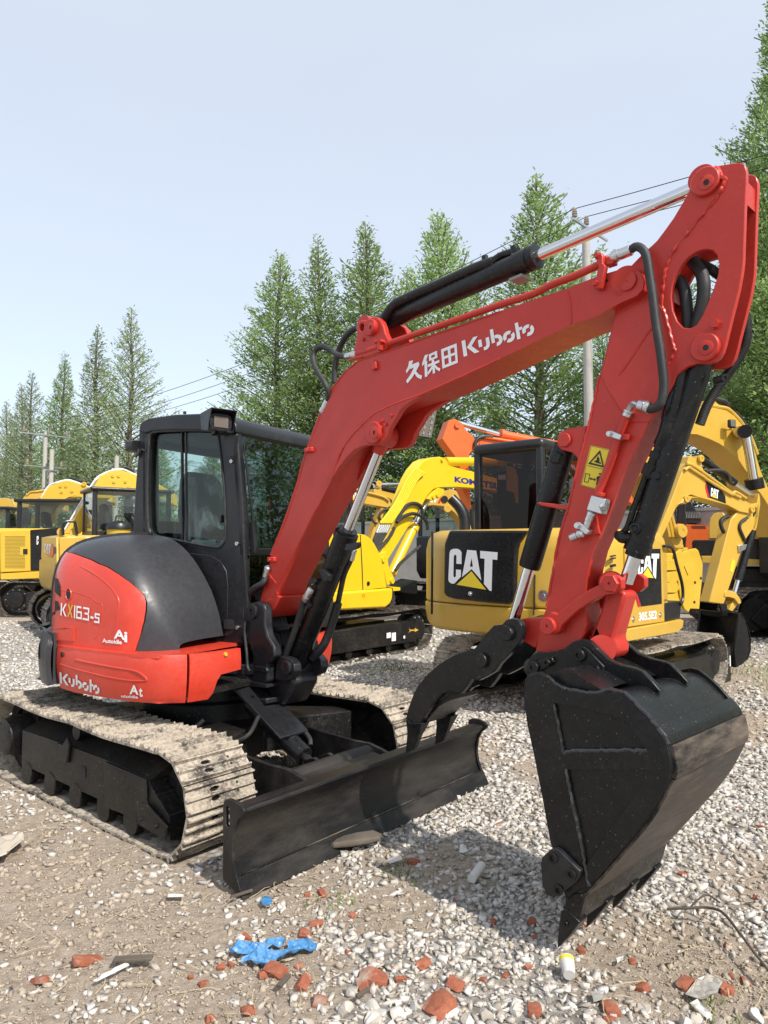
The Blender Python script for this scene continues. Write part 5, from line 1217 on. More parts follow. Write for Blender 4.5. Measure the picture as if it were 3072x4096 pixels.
def ground_mat():
    m, n, l, b = nt('dirt_and_gravel')
    at = n.new('ShaderNodeAttribute'); at.attribute_name = 'soil'
    n1 = noise_node(n, l, 1.3, 8, .7); n2 = noise_node(n, l, 22, 6, .75); n3 = noise_node(n, l, 130, 4, .7)
    soilc = ramp(n, l, n2.outputs[0], [(.25, (.25, .195, .145)), (.5, (.41, .335, .26)), (.75, (.54, .465, .38))])
    vo = n.new('ShaderNodeTexVoronoi'); vo.inputs['Scale'].default_value = 26
    g = n.new('ShaderNodeNewGeometry'); l.new(g.outputs['Position'], vo.inputs['Vector'])
    grav = ramp(n, l, vo.outputs['Color'], [(.1, (.33, .29, .245)), (.45, (.50, .465, .415)), (.8, (.64, .61, .565))])
    edge = ramp(n, l, vo.outputs['Distance'], [(.25, g3(1)), (.62, g3(.55))])
    mm = n.new('ShaderNodeMix'); mm.data_type = 'RGBA'; mm.blend_type = 'MULTIPLY'; mm.inputs[0].default_value = 1
    l.new(grav.outputs[0], mm.inputs[6]); l.new(edge.outputs[0], mm.inputs[7])
    ad = n.new('ShaderNodeMath'); ad.operation = 'MULTIPLY_ADD'; ad.inputs[1].default_value = .9; l.new(n1.outputs[0], ad.inputs[0])
    l.new(at.outputs['Fac'], ad.inputs[2])
    f = ramp(n, l, ad.outputs[0], [(.50, g3(0)), (.80, g3(1))])
    cc = mixc(n, l, f.outputs[0], mm.outputs[2], soilc.outputs[0])
    l.new(cc, b.inputs['Base Color']); b.inputs['Roughness'].default_value = .95; b.inputs['Specular IOR Level'].default_value = .15
    hh = n.new('ShaderNodeMath'); hh.operation = 'MULTIPLY_ADD'; hh.inputs[1].default_value = -.6
    l.new(vo.outputs['Distance'], hh.inputs[0]); l.new(n3.outputs[0], hh.inputs[2]); bump(n, l, hh.outputs[0], .8, .02, b)
    return m
GR = obj('ground', (GVt, GFc), ground_mat(), None, smooth=80, fix=False); GR['kind'] = 'structure'
sa = GR.data.attributes.new('soil', 'FLOAT', 'POINT')
sa.data.foreach_set('value', [soil(v[0], v[1]) if v[1] < 14 else .25 for v in GVt])
def gpt(x, y, z=0.0):
    d = ray(x, y); t = (z - EYE.z) / d.z; return EYE + d * t

def stone_mat():
    m, n, l, b = nt('gravel_stone')
    g = n.new('ShaderNodeNewGeometry'); oi = n.new('ShaderNodeObjectInfo')
    ad = n.new('ShaderNodeMath'); ad.operation = 'ADD'; l.new(g.outputs['Random Per Island'], ad.inputs[0]); l.new(oi.outputs['Random'], ad.inputs[1])
    fr = n.new('ShaderNodeMath'); fr.operation = 'FRACT'; l.new(ad.outputs[0], fr.inputs[0])
    c = ramp(n, l, fr.outputs[0], [(.0, (.30, .265, .22)), (.14, (.40, .355, .30)), (.34, (.50, .46, .405)), (.62, (.57, .54, .495)), (.88, (.65, .625, .585)), (.96, (.46, .385, .30)), (1, (.33, .32, .31))])
    n2 = noise_node(n, l, 60, 5, .7)
    c2 = mixc(n, l, ramp(n, l, n2.outputs[0], [(.42, g3(0)), (.75, g3(.55))]).outputs[0], c.outputs[0], (.42, .35, .27))
    l.new(c2, b.inputs['Base Color']); b.inputs['Roughness'].default_value = .85; b.inputs['Specular IOR Level'].default_value = .25
    bump(n, l, n2.outputs[0], .5, .01, b); return m
def clod_mat():
    m, n, l, b = nt('soil_clod')
    g = n.new('ShaderNodeNewGeometry'); n2 = noise_node(n, l, 40, 6, .75)
    c = ramp(n, l, n2.outputs[0], [(.25, (.30, .24, .18)), (.5, (.46, .385, .30)), (.78, (.59, .52, .43))])
    c2 = mixc(n, l, ramp(n, l, g.outputs['Random Per Island'], [(0, g3(0)), (1, g3(.5))]).outputs[0], c.outputs[0], (.46, .385, .30))
    l.new(c2, b.inputs['Base Color']); b.inputs['Roughness'].default_value = .97; b.inputs['Specular IOR Level'].default_value = .1
    bump(n, l, n2.outputs[0], .7, .012, b); return m
def brick_mat():
    m, n, l, b = nt('broken_brick')
    n2 = noise_node(n, l, 35, 6, .75); n1 = noise_node(n, l, 9, 4, .6)
    c = ramp(n, l, n2.outputs[0], [(.25, (.20, .060, .032)), (.55, (.33, .105, .055)), (.8, (.42, .17, .10))])
    f = ramp(n, l, n1.outputs[0], [(.55, g3(0)), (.70, g3(.75))])
    l.new(mixc(n, l, f.outputs[0], c.outputs[0], (.42, .36, .29)), b.inputs['Base Color']); b.inputs['Roughness'].default_value = .92
    bump(n, l, n2.outputs[0], .7, .01, b); return m
MT['stone'] = stone_mat(); MT['clod'] = clod_mat(); MT['brick'] = brick_mat()
ICV = np.array([(x, y, z) for z in (-1, 1) for y in (-1, 1) for x in (-1, 1)], float) * .68
ICF = np.array([(0, 2, 3), (0, 3, 1), (4, 5, 7), (4, 7, 6), (0, 1, 5), (0, 5, 4), (2, 6, 7), (2, 7, 3), (0, 4, 6), (0, 6, 2), (1, 3, 7), (1, 7, 5)])
def rock_base(seed):
    r = np.random.default_rng(seed); V = ICV * r.uniform(.55, 1.15, (8, 1)) + r.normal(0, .17, (8, 3))
    sh = r.normal(0, .28, (3, 3)); np.fill_diagonal(sh, 1); V = V @ sh
    V *= np.array([r.uniform(1, 1.35), r.uniform(.7, 1.0), r.uniform(.55, .9)]); return V
BASES = [rock_base(i) for i in range(24)]
rg = np.random.default_rng(11)
def rot_mats(n):
    a = rg.uniform(0, 2 * np.pi, n); t = rg.normal(0, .35, (n, 2))
    c, s = np.cos(a), np.sin(a); R = np.zeros((n, 3, 3))
    R[:, 0, 0] = c; R[:, 0, 1] = -s; R[:, 1, 0] = s; R[:, 1, 1] = c; R[:, 2, 2] = 1
    tx, ty = t[:, 0], t[:, 1]; X = np.zeros((n, 3, 3)); X[:, 0, 0] = 1; X[:, 1, 1] = np.cos(tx); X[:, 1, 2] = -np.sin(tx); X[:, 2, 1] = np.sin(tx); X[:, 2, 2] = np.cos(tx)
    return R @ X
def stuff_rocks(name, P, S, mat):
    n = len(P); b = np.stack(BASES)[rg.integers(0, len(BASES), n)]
    V = np.einsum('nij,nkj->nki', rot_mats(n), b * S[:, None, None]) + P[:, None, :]
    k = len(ICV); Fc = (ICF[None] + (np.arange(n) * k)[:, None, None]).reshape(-1, 3)
    me = bpy.data.meshes.new(name); me.vertices.add(n * k); me.vertices.foreach_set('co', V.reshape(-1).astype(np.float32))
    me.loops.add(len(Fc) * 3); me.loops.foreach_set('vertex_index', Fc.reshape(-1).astype(np.int32))
    me.polygons.add(len(Fc)); me.polygons.foreach_set('loop_start', (np.arange(len(Fc)) * 3).astype(np.int32))
    me.polygons.foreach_set('loop_total', np.full(len(Fc), 3, np.int32)); me.update(calc_edges=True); me.materials.append(mat)
    o = bpy.data.objects.new(name, me); col.objects.link(o); o['kind'] = 'stuff'; return o
def under_track(x, y):
    q = Vector((x, y, 0)) - SWV; u, v = q.dot(GU), q.dot(GV)
    return abs(u) < 1.15 and .56 < abs(v) < 1.0
def seen(x, y, m=.12):
    return abs(x) < (.546 + m) * y + .25
# each stone's place: nearer ground gets denser cover
stones, clods, near_st = [], [], []
r_ = random.Random(21)
def scatter(y0, y1, dens_g, dens_s, smin, smax):
    area = 0; 
    x1 = .66 * y1 + .3; n = int((y1 - y0) * 2 * x1 * max(dens_g, dens_s))
    for _ in range(n):
        x = r_.uniform(-x1, x1); y = r_.uniform(y0, y1)
        if not seen(x, y): continue
        s = soil(x, y); q = r_.random()
        if under_track(x, y): continue
        sz = min(smax, max(smin, r_.lognormvariate(math.log((smin * smax) ** .5), .35)))
        if q < (1 - s) ** 1.3 * dens_g / max(dens_g, dens_s):
            stones.append((x, y, ground_h(x, y) + sz * .28, sz))
        elif r_.random() < s * dens_s / max(dens_g, dens_s):
            clods.append((x, y, ground_h(x, y) + sz * .15, sz * (.38 if r_.random() < .85 else .95)))
        elif r_.random() < .12: stones.append((x, y, ground_h(x, y) + sz * .25, sz * .7))
scatter(1.75, 3.2, 2500, 3000, .006, .021)
scatter(3.2, 4.6, 1900, 1800, .008, .022)
scatter(4.6, 6.5, 800, 600, .012, .026)
scatter(6.5, 9.5, 330, 200, .015, .030)
scatter(9.5, 15, 70, 25, .022, .04)
# the ones that show largest become stones of their own
stones.sort(key=lambda s: -s[3] / s[1])
own = [s for s in stones if seen(s[0], s[1], .0)][:290]; ownset = set(own)
rest = np.array([s for s in stones if s not in ownset])
stuff_rocks('gravel', rest[:, :3], rest[:, 3], MT['stone'])
cl = np.array(clods); stuff_rocks('soil_crumbs', cl[:, :3], cl[:, 3], MT['clod'])
def big_stone(seed):
    bm = bmesh.new(); bmesh.ops.create_icosphere(bm, subdivisions=2, radius=1); r = np.random.default_rng(seed)
    V = np.array([v.co[:] for v in bm.verts]); Fc = [tuple(v.index for v in f.verts) for f in bm.faces]; bm.free()
    for _ in range(11):
        n = r.normal(size=3); n /= np.linalg.norm(n); d = r.uniform(.38, .75); k = V @ n; o = k > d; V[o] -= np.outer(k[o] - d, n)
    V += r.normal(0, .022, V.shape); V *= 1.35 * np.array([r.uniform(1, 1.3), r.uniform(.75, 1), r.uniform(.55, .9)])
    return mesh('stone', [tuple(v) for v in V], Fc, MT['stone'], 28, False)
SM = [big_stone(50 + i) for i in range(16)]
for x, y, z, s in own:
    o = bpy.data.objects.new('stone', r_.choice(SM)); put(o, GR); o.location = (x, y, z); o.scale = (s * 1.15,) * 3
    o.rotation_euler = (r_.gauss(0, .3), r_.gauss(0, .3), r_.uniform(0, 6.28))
# dry straw and grass bits
SV, SF = [], []
for _ in range(2200):
    y = 1.9 + 6.5 * r_.random() ** 1.7; x = r_.uniform(-.62, .62) * y
    if r_.random() > .10 + .9 * soil(x, y): continue
    L = r_.uniform(.03, .14); a = r_.uniform(0, 6.28); w = r_.uniform(.0005, .0014); b = r_.gauss(0, .5)
    k = len(SV); z = ground_h(x, y) + r_.uniform(.008, .022)
    for i in range(4):
        t = i / 3; aa = a + b * t; px_, py_ = x + L * t * math.cos(aa), y + L * t * math.sin(aa); zz = z + math.sin(t * 3.1) * r_.uniform(.0, .02)
        SV += [(px_ - w * math.sin(aa), py_ + w * math.cos(aa), zz), (px_ + w * math.sin(aa), py_ - w * math.cos(aa), zz + .001)]
    SF += [(k + 2 * i, k + 2 * i + 1, k + 2 * i + 3, k + 2 * i + 2) for i in range(3)]
MT['straw'] = paint('dry_straw', (.42, .33, .20), .8, .2, vary=.3, orange=0)
so_ = obj('dry_straw', (SV, SF), MT['straw'], None, smooth=0, fix=False); so_['kind'] = 'stuff'
# sparse green weeds
MT['weed'] = paint('green_weed', (.10, .16, .035), .6, .1, vary=.3, orange=0)
WV, WF = [], []
for cx_, cy_, nn_, sp_ in ((4.35, 9.2, 160, .5), (4.9, 8.3, 160, .5), (.15, 8.9, 90, .15), (4.3, 7.6, 70, .3), (.07, 3.32, 30, .06), (1.07, 2.35, 26, .06), (5.6, 11, 200, .8), (-.2, 3.05, 20, .05)):
    for _ in range(nn_):
        x, y = cx_ + r_.gauss(0, sp_), cy_ + r_.gauss(0, sp_); a = r_.uniform(0, 6.28); L = r_.uniform(.03, .10) * (1 if cy_ > 5 else .4); k = len(WV); w = .004
        WV += [(x - w, y, 0), (x + w, y, 0), (x + L * .5 * math.cos(a), y + L * .5 * math.sin(a), L)]; WF.append((k, k + 1, k + 2))
wo_ = obj('weeds', (WV, WF), MT['weed'], None, smooth=0, fix=False); wo_['kind'] = 'stuff'
# ------------------------------------------------------------------ other machines in the yard
class Mach:
    def __init__(self, name, label, c, ang, group='excavators parked behind'):
        self.C = Vector((c[0], c[1], 0)); h = math.radians(ang)
        self.f = Vector((math.cos(h), math.sin(h), 0)); self.r = Vector((self.f.y, -self.f.x, 0))
        self.o = thing(name, label, 'excavator', self.C, group)
        self.mid = Plane(self.C, -self.r)
    def at(self, a, r, z): return self.C + self.f * a + self.r * r + Z * z
    def bx(self, name, a, r, z, mat, parent=None, bevel=.02, seg=3):
        c = self.at((a[0] + a[1]) / 2, (r[0] + r[1]) / 2, (z[0] + z[1]) / 2)
        return obj(name, box(c, self.f, self.r, Z, a[1] - a[0], r[1] - r[0], z[1] - z[0]), MT[mat], parent or self.o, bevel=bevel, seg=seg)
    def planz(self, name, secs, plan_, mat, parent=None, bevel=.015, smooth=35):
        """stack of plan outlines: secs = [(z, inset)]"""
        n = len(plan_); cxm = sum(p[0] for p in plan_) / n; crm = sum(p[1] for p in plan_) / n; V, Fc = [], []
        for z, k in secs:
            for a, r in plan_:
                d = math.hypot(a - cxm, r - crm); q = (d - k) / d
                V.append(self.at(cxm + (a - cxm) * q, crm + (r - crm) * q, z))
        for j in range(len(secs) - 1):
            for i in range(n): Fc.append((j * n + i, j * n + (i + 1) % n, (j + 1) * n + (i + 1) % n, (j + 1) * n + i))
        Fc += [tuple(range(n)), tuple(range(len(secs) * n - 1, (len(secs) - 1) * n - 1, -1))]
        return obj(name, (V, Fc), MT[mat], parent or self.o, bevel=bevel, smooth=smooth)
    def side(self, name, pts, r0, r1, mat, parent=None, bevel=.01, holes=()):
        return obj(name, extrude([self.at(a, r0, z) for a, z in pts], self.r * (r1 - r0), [[self.at(a, r0, z) for a, z in h] for h in holes]), MT[mat], parent or self.o, bevel=bevel)
    def crawlers(self, L, hw, w, rad, n, ang=None, mat='mud', sprocket_out=True, only=(-1, 1), c=None):
        f, r = self.f, self.r; CC = self.C if c is None else Vector((c[0], c[1], 0))
        if ang is not None:
            h = math.radians(ang); f = Vector((math.cos(h), math.sin(h), 0)); r = Vector((f.y, -f.x, 0))
        P = track_loop(-L / 2 + rad, L / 2 - rad, rad, rad, .012)
        pos, LL = along(P, n); sm = shoe_mesh(w, LL / n, MT[mat], False, 3)
        for s in only:
            vm = s * (hw - w / 2)
            fr = lambda x, y, z, vm=vm: CC + f * x + r * (vm + y) + Z * z
            tr = ring_band(P, fr, -.05, .05, .07, 'track', MT['frame'], self.o)
            for x, z, a in pos:
                o = bpy.data.objects.new('track_shoe', sm); put(o, tr)
                ex = f * math.cos(a) + Z * math.sin(a); ez = f * math.sin(a) - Z * math.cos(a); ey = ez.cross(ex)
                m = Matrix((ex, ey, ez)).transposed().to_4x4(); m.translation = fr(x, 0, z); o.matrix_basis = m
            q = [(-L * .33, rad * .45), (L * .36, rad * .4), (L * .42, rad * .8), (L * .34, rad * 1.45), (-L * .33, rad * 1.45)]
            obj('track_frame', extrude([fr(x, -w * .42, z) for x, z in q], r * (w * .84)), MT['frame'], self.o, bevel=.01)
            for x in (-L / 2 + rad, L / 2 - rad):
                wv = obj('wheel', lathe(fr(x, -w * .3, rad), r, [(0, .05), (0, rad * .72), (w * .6, rad * .72), (w * .6, .05)], 24), MT['frame'], self.o)
                wc = obj('hub', lathe(fr(x, s * w * .30, rad), r * s, [(0, rad * .5), (w * .12, rad * .48), (w * .14, rad * .40), (w * .14, .02)], 24), MT['frame'], wv)
                for k in range(10):
                    aa = k * math.pi / 5; obj('bolt', hexbolt(fr(x + rad * .6 * math.cos(aa), s * w * .30, rad + rad * .6 * math.sin(aa)), r * s, .012, .015), MT['grey'], wv)
            for k in range(5): obj('roller', lathe(fr(-L * .3 + k * L * .15, -w * .35, rad * .32), r, [(0, .02), (0, .065), (w * .7, .065), (w * .7, .02)], 14), MT['frame'], self.o)
        obj('centre_frame', join(box(CC + Z * (rad * 1.2), f, r, Z, L * .4, hw * 1.5, rad * .7), lathe(CC + Z * rad * 1.5, Z, [(0, .4), (rad * 1.0, .4)], 28)), MT['frame'], self.o, bevel=.01)
    def cab(self, a, r, z, mat='satin', gl='clear', pil=.06, roof=.07, sill=.42, over=.03):
        a0, a1 = a; r0, r1 = r; z0, z1 = z
        cb = self.bx('cab', (a0, a1), (r0, r1), (z0, z0 + .05), mat, bevel=.01)
        for aa in (a0, a1 - pil):
            for rr in (r0, r1 - pil): self.bx('pillar', (aa, aa + pil), (rr, rr + pil), (z0, z1 - .01), mat, cb, .02)
        self.bx('roof', (a0 - over, a1 + over), (r0 - over, r1 + over), (z1 - roof, z1), mat, cb, min(.055, roof * .45), 4)
        zs = z0 + (z1 - z0) * sill
        self.bx('panel', (a0 + pil, a1 - pil), (r1 - .03, r1 - .005), (z0, zs), mat, cb, .004); self.bx('panel', (a0 + pil, a1 - pil), (r0 + .005, r0 + .03), (z0, zs), mat, cb, .004)
        self.bx('panel', (a0 + .005, a0 + .03), (r0 + pil, r1 - pil), (z0, zs), mat, cb, .004); self.bx('panel', (a1 - .03, a1 - .005), (r0 + pil, r1 - pil), (z0, z0 + (zs - z0) * .5), mat, cb, .004)
        def pane(p): obj('window', (p, [(0, 1, 2, 3)]), MT[gl], cb, smooth=0, fix=False)
        t, b = z1 - roof, zs
        for rr in (r0 + .02, r1 - .02): pane([self.at(a0 + pil, rr, b), self.at(a1 - pil, rr, b), self.at(a1 - pil, rr, t), self.at(a0 + pil, rr, t)])
        pane([self.at(a0 + .02, r0 + pil, b), self.at(a0 + .02, r1 - pil, b), self.at(a0 + .02, r1 - pil, t), self.at(a0 + .02, r0 + pil, t)])
        b2 = z0 + (zs - z0) * .5
        pane([self.at(a1 - .02, r0 + pil, b2), self.at(a1 - .02, r1 - pil, b2), self.at(a1 - .02, r1 - pil, t), self.at(a1 - .02, r0 + pil, t)])
        ca, cr = a0 + (a1 - a0) * .36, (r0 + r1) / 2; q = min(1.0, (z1 - z0 - .25) / 1.2)
        obj('seat', loft([(self.at(ca, cr, z0 + .05), self.f, self.r, .4, .45), (self.at(ca, cr, z0 + .5 * q), self.f, self.r, .45, .48), (self.at(ca - .18, cr, z0 + .56 * q), self.f, self.r, .14, .46), (self.at(ca - .22, cr, z0 + 1.1 * q), self.f, self.r, .12, .40), (self.at(ca - .23, cr, z0 + 1.16 * q), self.f, self.r, .05, .25)]), MT['dark'], cb, smooth=50)
        obj('console', loft([(self.at(a1 - .25, r0 + .2, z0), self.f, self.r, .2, .2), (self.at(a1 - .25, r0 + .2, z0 + .75), self.f, self.r, .12, .2)]), MT['dark'], cb, smooth=50)
        return cb
def tp(name, pl, w, pts, o0, o1, mat, parent, bevel=.01, holes=(), smooth=35):
    return obj(name, prism(pl, W(w, *pts), o0, o1, [W(w, *h) for h in holes]), MT[mat], parent, bevel=bevel, smooth=smooth)
def ram(pl, w, p0, p1, split, r, parent, off=0.0, mat='black', rod='chrome'):
    a, b = pl.px(*W(w, p0)[0], off), pl.px(*W(w, p1)[0], off); d = b - a
    k = obj('cylinder', cyl(a, a + d * split, r, 18), MT[mat], parent)
    obj('rod', cyl(a + d * split, b, r * .55, 16), MT[rod], k); return k
def lines(pl, w, pts, r, parent, off=0.0, mat='rubber', name='hose', rib=0, sub=6):
    return obj(name, tube([pl.px(*W(w, p)[0], off) for p in pts], r, 8, sub, rib), MT[mat], parent)
def pinb(pl, w, p, r, parent, off, mat, h=.03):
    return obj('pin', boss(pl.px(*W(w, p)[0], off), -pl.n, r, h, 20, .3), MT[mat], parent)
def cat_logo(pl, quad, off, parent):
    decal('lettering', pl, *polys2d(CATW), quad, off, MT['white'], parent); decal('lettering', pl, *polys2d(CATY), quad, off, MT['sticker'], parent)

# ---- yellow excavator right of centre, seen from behind
c3 = Mach('excavator', 'yellow excavator seen from behind with large black rear panel lettered CAT', (1.75, 7.25), 50)
c3.crawlers(2.65, 1.0, .40, .27, 40, ang=45, c=(2.17, 7.66))
PLc = [(-1.18, -.30), (-1.19, .15), (-1.17, .55), (-1.10, .76), (-.98, .90), (-.78, .965), (.50, .97), (.62, .90), (.62, -.90), (-.70, -.97), (-.93, -.95), (-1.03, -.86), (-1.12, -.62)]
cwc = c3.planz('counterweight', [(.72, .12), (.745, .05), (.80, .015), (.90, -.005), (.985, -.005)], PLc, 'yel')
hdc = c3.planz('engine_hood', [(.99, .004), (1.50, .006), (1.60, .03), (1.66, .08), (1.685, .16)], PLc, 'yel', bevel=.02)
RC = Plane(c3.at(-1.19, 0, 0), c3.f); SCp = Plane(c3.at(0, .972, 0), -c3.r)
pan = tp('rear_panel', RC, Q_, [(296, 1160), (300, 1120), (330, 1040), (345, 1000), (1090, 1000), (1060, 1040), (1000, 1120), (985, 1180), (975, 1300), (968, 1620), (955, 1670), (900, 1700), (700, 1685), (400, 1650), (320, 1630), (292, 1590)], -.035, .03, 'black', c3.o, .02)
obj('lock', lathe(RC.px(*W(Q_, (553, 1600))[0], -.035), -c3.f, [(0, .022), (.01, .022), (.012, .012), (.016, .010)], 16), MT['zinc'], pan)
cat_logo(RC, W(Q_, (338, 1530), (800, 1580), (808, 1190), (345, 1170)), -.0375, pan)
RCl = Plane(c3.at(-1.035, -.86, 0), (c3.at(-.93, -.95, 0) - c3.at(-1.12, -.62, 0)).cross(Z))
tp('side_hatch', Plane(c3.at(-1.13, -.60, 0), c3.f), Q_, [(66, 1120), (80, 1085), (180, 1030), (205, 1010), (180, 1090), (172, 1160), (168, 1790), (80, 1770), (70, 1700)], -.02, .0, 'yel', hdc, .01) if False else None
for x, y in ((1240, 1620),): obj('lock', lathe(RC.px(*W(Q_, (x, y))[0], -.0), -c3.f, [(0, .05), (.002, .05), (.003, .02), (.012, .018)], 16), MT['zinc'], hdc)
for x0, x1, y0, y1 in ((178, 186, 1010, 1795), (1150, 1156, 1420, 1800)):
    tp('panel_gap', RC, Q_, [(x0, y0), (x1, y0), (x1 - 6, y1), (x0 - 6, y1)], -.004, .02, 'dark', hdc, 0)
obj('exhaust_pipe', tube([c3.at(-.72, -.62, 1.60), c3.at(-.72, -.62, 1.80), c3.at(-.74, -.66, 1.92), c3.at(-.78, -.74, 2.02)], .055, 16), MT['satin'], c3.o)
# right flank: vents, door with stripe and number, step and bumper
fl = tp('side_door', SCp, M_, [(8, 395), (120, 290), (330, 285), (440, 360), (462, 1270), (20, 1335)], -.012, .02, 'yel', c3.o, .01)
tp('decal_panel', SCp, M_, [(175, 425), (412, 420), (428, 1058), (185, 1090), (118, 950), (150, 880)], -.016, -.011, 'black', fl, 0)
cat_logo(SCp, W(M_, (150, 770), (385, 765), (398, 465), (150, 480)), -.0185, fl)
tp('stripe', SCp, M_, [(118, 950), (140, 945), (188, 1085), (158, 1095)], -.0175, -.016, 'redl', fl, 0)
decal('lettering', SCp, *text2d('305.5E2', .04), W(M_, (160, 1262), (370, 1232), (370, 1135), (160, 1160)), -.0145, MT['white'], fl)
for x, y in ((95, 1240), (408, 1188)): obj('lock', lathe(SCp.px(*W(M_, (x, y))[0], -.012), c3.r, [(0, .028), (.003, .028), (.003, .012), (.012, .010)], 14), MT['zinc'], fl)
for k, y in enumerate((1228, 1245, 1290, 1298, 1380)):
    tp('vent', SCp, C_, [(592, y + 6), (622, y), (622, y + 9), (590, y + 15)], -.006, .01, 'dark', c3.o, 0)
tp('step_box', SCp, M_, [(465, 1050), (660, 1025), (640, 1230), (468, 1255)], -.02, .35, 'satin', c3.o, .01)
obj('handrail', tube([SCp.px(*W(M_, p)[0], -.03) for p in ((450, 392), (510, 395), (560, 440), (600, 600), (660, 820), (672, 960), (660, 1040), (640, 1065))], .016, 10), MT['satin'], c3.o)
tp('side_skirt', SCp, M_, [(-60, 1370), (460, 1280), (650, 1240), (684, 1250), (672, 1330), (600, 1395), (0, 1505), (-60, 1515)], -.04, .25, 'yel', c3.o, .03)
cbc = c3.cab((-.55, .55), (-.62, .16), (1.62, 2.58), 'satin', 'tint', .075, .12, .05, .015)
obj('white_label', extrude(Plane(c3.at(-.50, 0, 0), c3.f).pts(W(Q_, (812, 474), (882, 470), (882, 516), (812, 518))), c3.f * .003), MT['white'], cbc)
tp('yellow_strip', Plane(c3.at(-.45, 0, 0), c3.f), Q_, [(890, 390), (940, 390), (975, 420), (1000, 500), (1000, 740), (980, 740), (960, 640), (890, 620)], 0, .01, 'yel', cbc, 0)
# boom with its arm and black bucket
bc_ = Plane.heading(26, (4.45, 8.95)); BX = c3.o
bq = tp('boom', bc_, L_, [(230, 1907), (400, 1510), (560, 1090), (625, 965), (660, 940), (720, 960), (880, 1080), (1180, 1300), (1300, 1390), (1440, 1480), (1465, 1540), (1460, 1590), (1440, 1608), (1300, 1580), (1150, 1500), (780, 1400), (690, 1365), (620, 1385), (560, 1460), (490, 1530), (420, 1680), (310, 1907)], -.10, .10, 'yel', BX, .008)
tp('knee_plate', bc_, L_, [(560, 1460), (600, 1390), (660, 1380), (780, 1398), (700, 1402), (660, 1440), (620, 1480), (560, 1470), (490, 1500)], -.112, .112, 'yel', bq, .005)
tp('cylinder_bracket', bc_, L_, [(625, 960), (650, 880), (690, 862), (700, 900), (740, 900), (760, 870), (800, 862), (812, 900), (815, 990), (840, 1060), (740, 1000)], -.09, .09, 'yel', bq, .006)
dq = tp('decal_panel', bc_, L_, [(868, 1190), (900, 1185), (1080, 1320), (1115, 1380), (1125, 1475), (915, 1400)], -.103, -.0995, 'black', bq, 0)
tp('stripe', bc_, L_, [(862, 1225), (872, 1230), (920, 1405), (895, 1395), (866, 1290)], -.104, -.0995, 'redl', bq, 0)
cat_logo(bc_, W(L_, (932, 1395), (1030, 1420), (1035, 1300), (935, 1272)), -.1045, dq)
for p in ((610, 1418), (1445, 1550), (795, 905)): pinb(bc_, L_, p, .045, bq, -.10, 'yel')
lines(bc_, L_, [(600, 1050), (650, 1015), (700, 1045), (840, 1135), (900, 1180), (1180, 1350), (1215, 1345), (1250, 1330), (1380, 1410)], .020, bq, -.115, 'yel', 'pipe')
lines(bc_, L_, [(620, 965), (700, 990), (880, 1110), (1200, 1340), (1310, 1400)], .018, bq, -.115, 'yel', 'pipe')
ram(bc_, L_, (790, 900), (1490, 1390), .62, .05, BX, 0)
lines(bc_, L_, [(870, 1070), (920, 1055), (1000, 1050), (1090, 1060), (1160, 1120), (1180, 1200), (1215, 1215)], .02, BX, -.06)
am = tp('arm', bc_, L_, [(1545, 1345), (1560, 1400), (1562, 1500), (1520, 1780), (1500, 1820), (1465, 1790)], -.075, .075, 'yel', BX, .006)
tp('arm_beam', bc_, M_, [(1230, 80), (1300, 0), (1380, -60), (1560, -120), (1545, 60), (1510, 215), (1480, 200), (1390, 330), (1200, 900), (1150, 1060), (1110, 1060), (975, 1040), (1000, 960), (1100, 580)], -.075, .075, 'yel', am, .01)
tp('head_cutout', bc_, L_, [(1470, 1580), (1500, 1520), (1515, 1530), (1510, 1590), (1480, 1650), (1468, 1630)], -.0765, -.07, 'dark', am, 0)
ram(bc_, M_, (1475, 215), (1270, 930), .80, .050, BX, -.02)
lines(bc_, M_, [(1420, 60), (1350, 110), (1330, 180), (1370, 280), (1390, 330)], .02, am, -.09)
lines(bc_, M_, [(1240, 40), (1150, 60), (1110, 110), (1130, 200), (1180, 260)], .024, am, -.02)
tp('warning_sticker', bc_, M_, [(1245, 540), (1280, 560), (1250, 700), (1215, 675)], -.078, -.0755, 'sticker', am, 0)
tp('side_link', bc_, M_, [(1160, 905), (1230, 905), (1290, 930), (1340, 1000), (1355, 1050), (1320, 1070), (1270, 1000), (1200, 980), (1150, 980)], -.085, .085, 'yel', BX, .01)
tp('bucket_link', bc_, M_, [(1270, 1000), (1330, 1040), (1240, 1160), (1200, 1140)], -.05, .05, 'yel', BX, .01)
tp('valve', bc_, M_, [(1320, 380), (1420, 370), (1400, 430), (1330, 460)], -.10, -.06, 'zinc', am, .005)
bk = tp('bucket', bc_, M_, [(1330, 1170), (1370, 1165), (1410, 1250), (1440, 1360), (1462, 1480), (1462, 1600), (1430, 1700), (1360, 1760), (1290, 1800), (1270, 1600), (1300, 1400)], -.30, -.27, 'black', BX, .004)
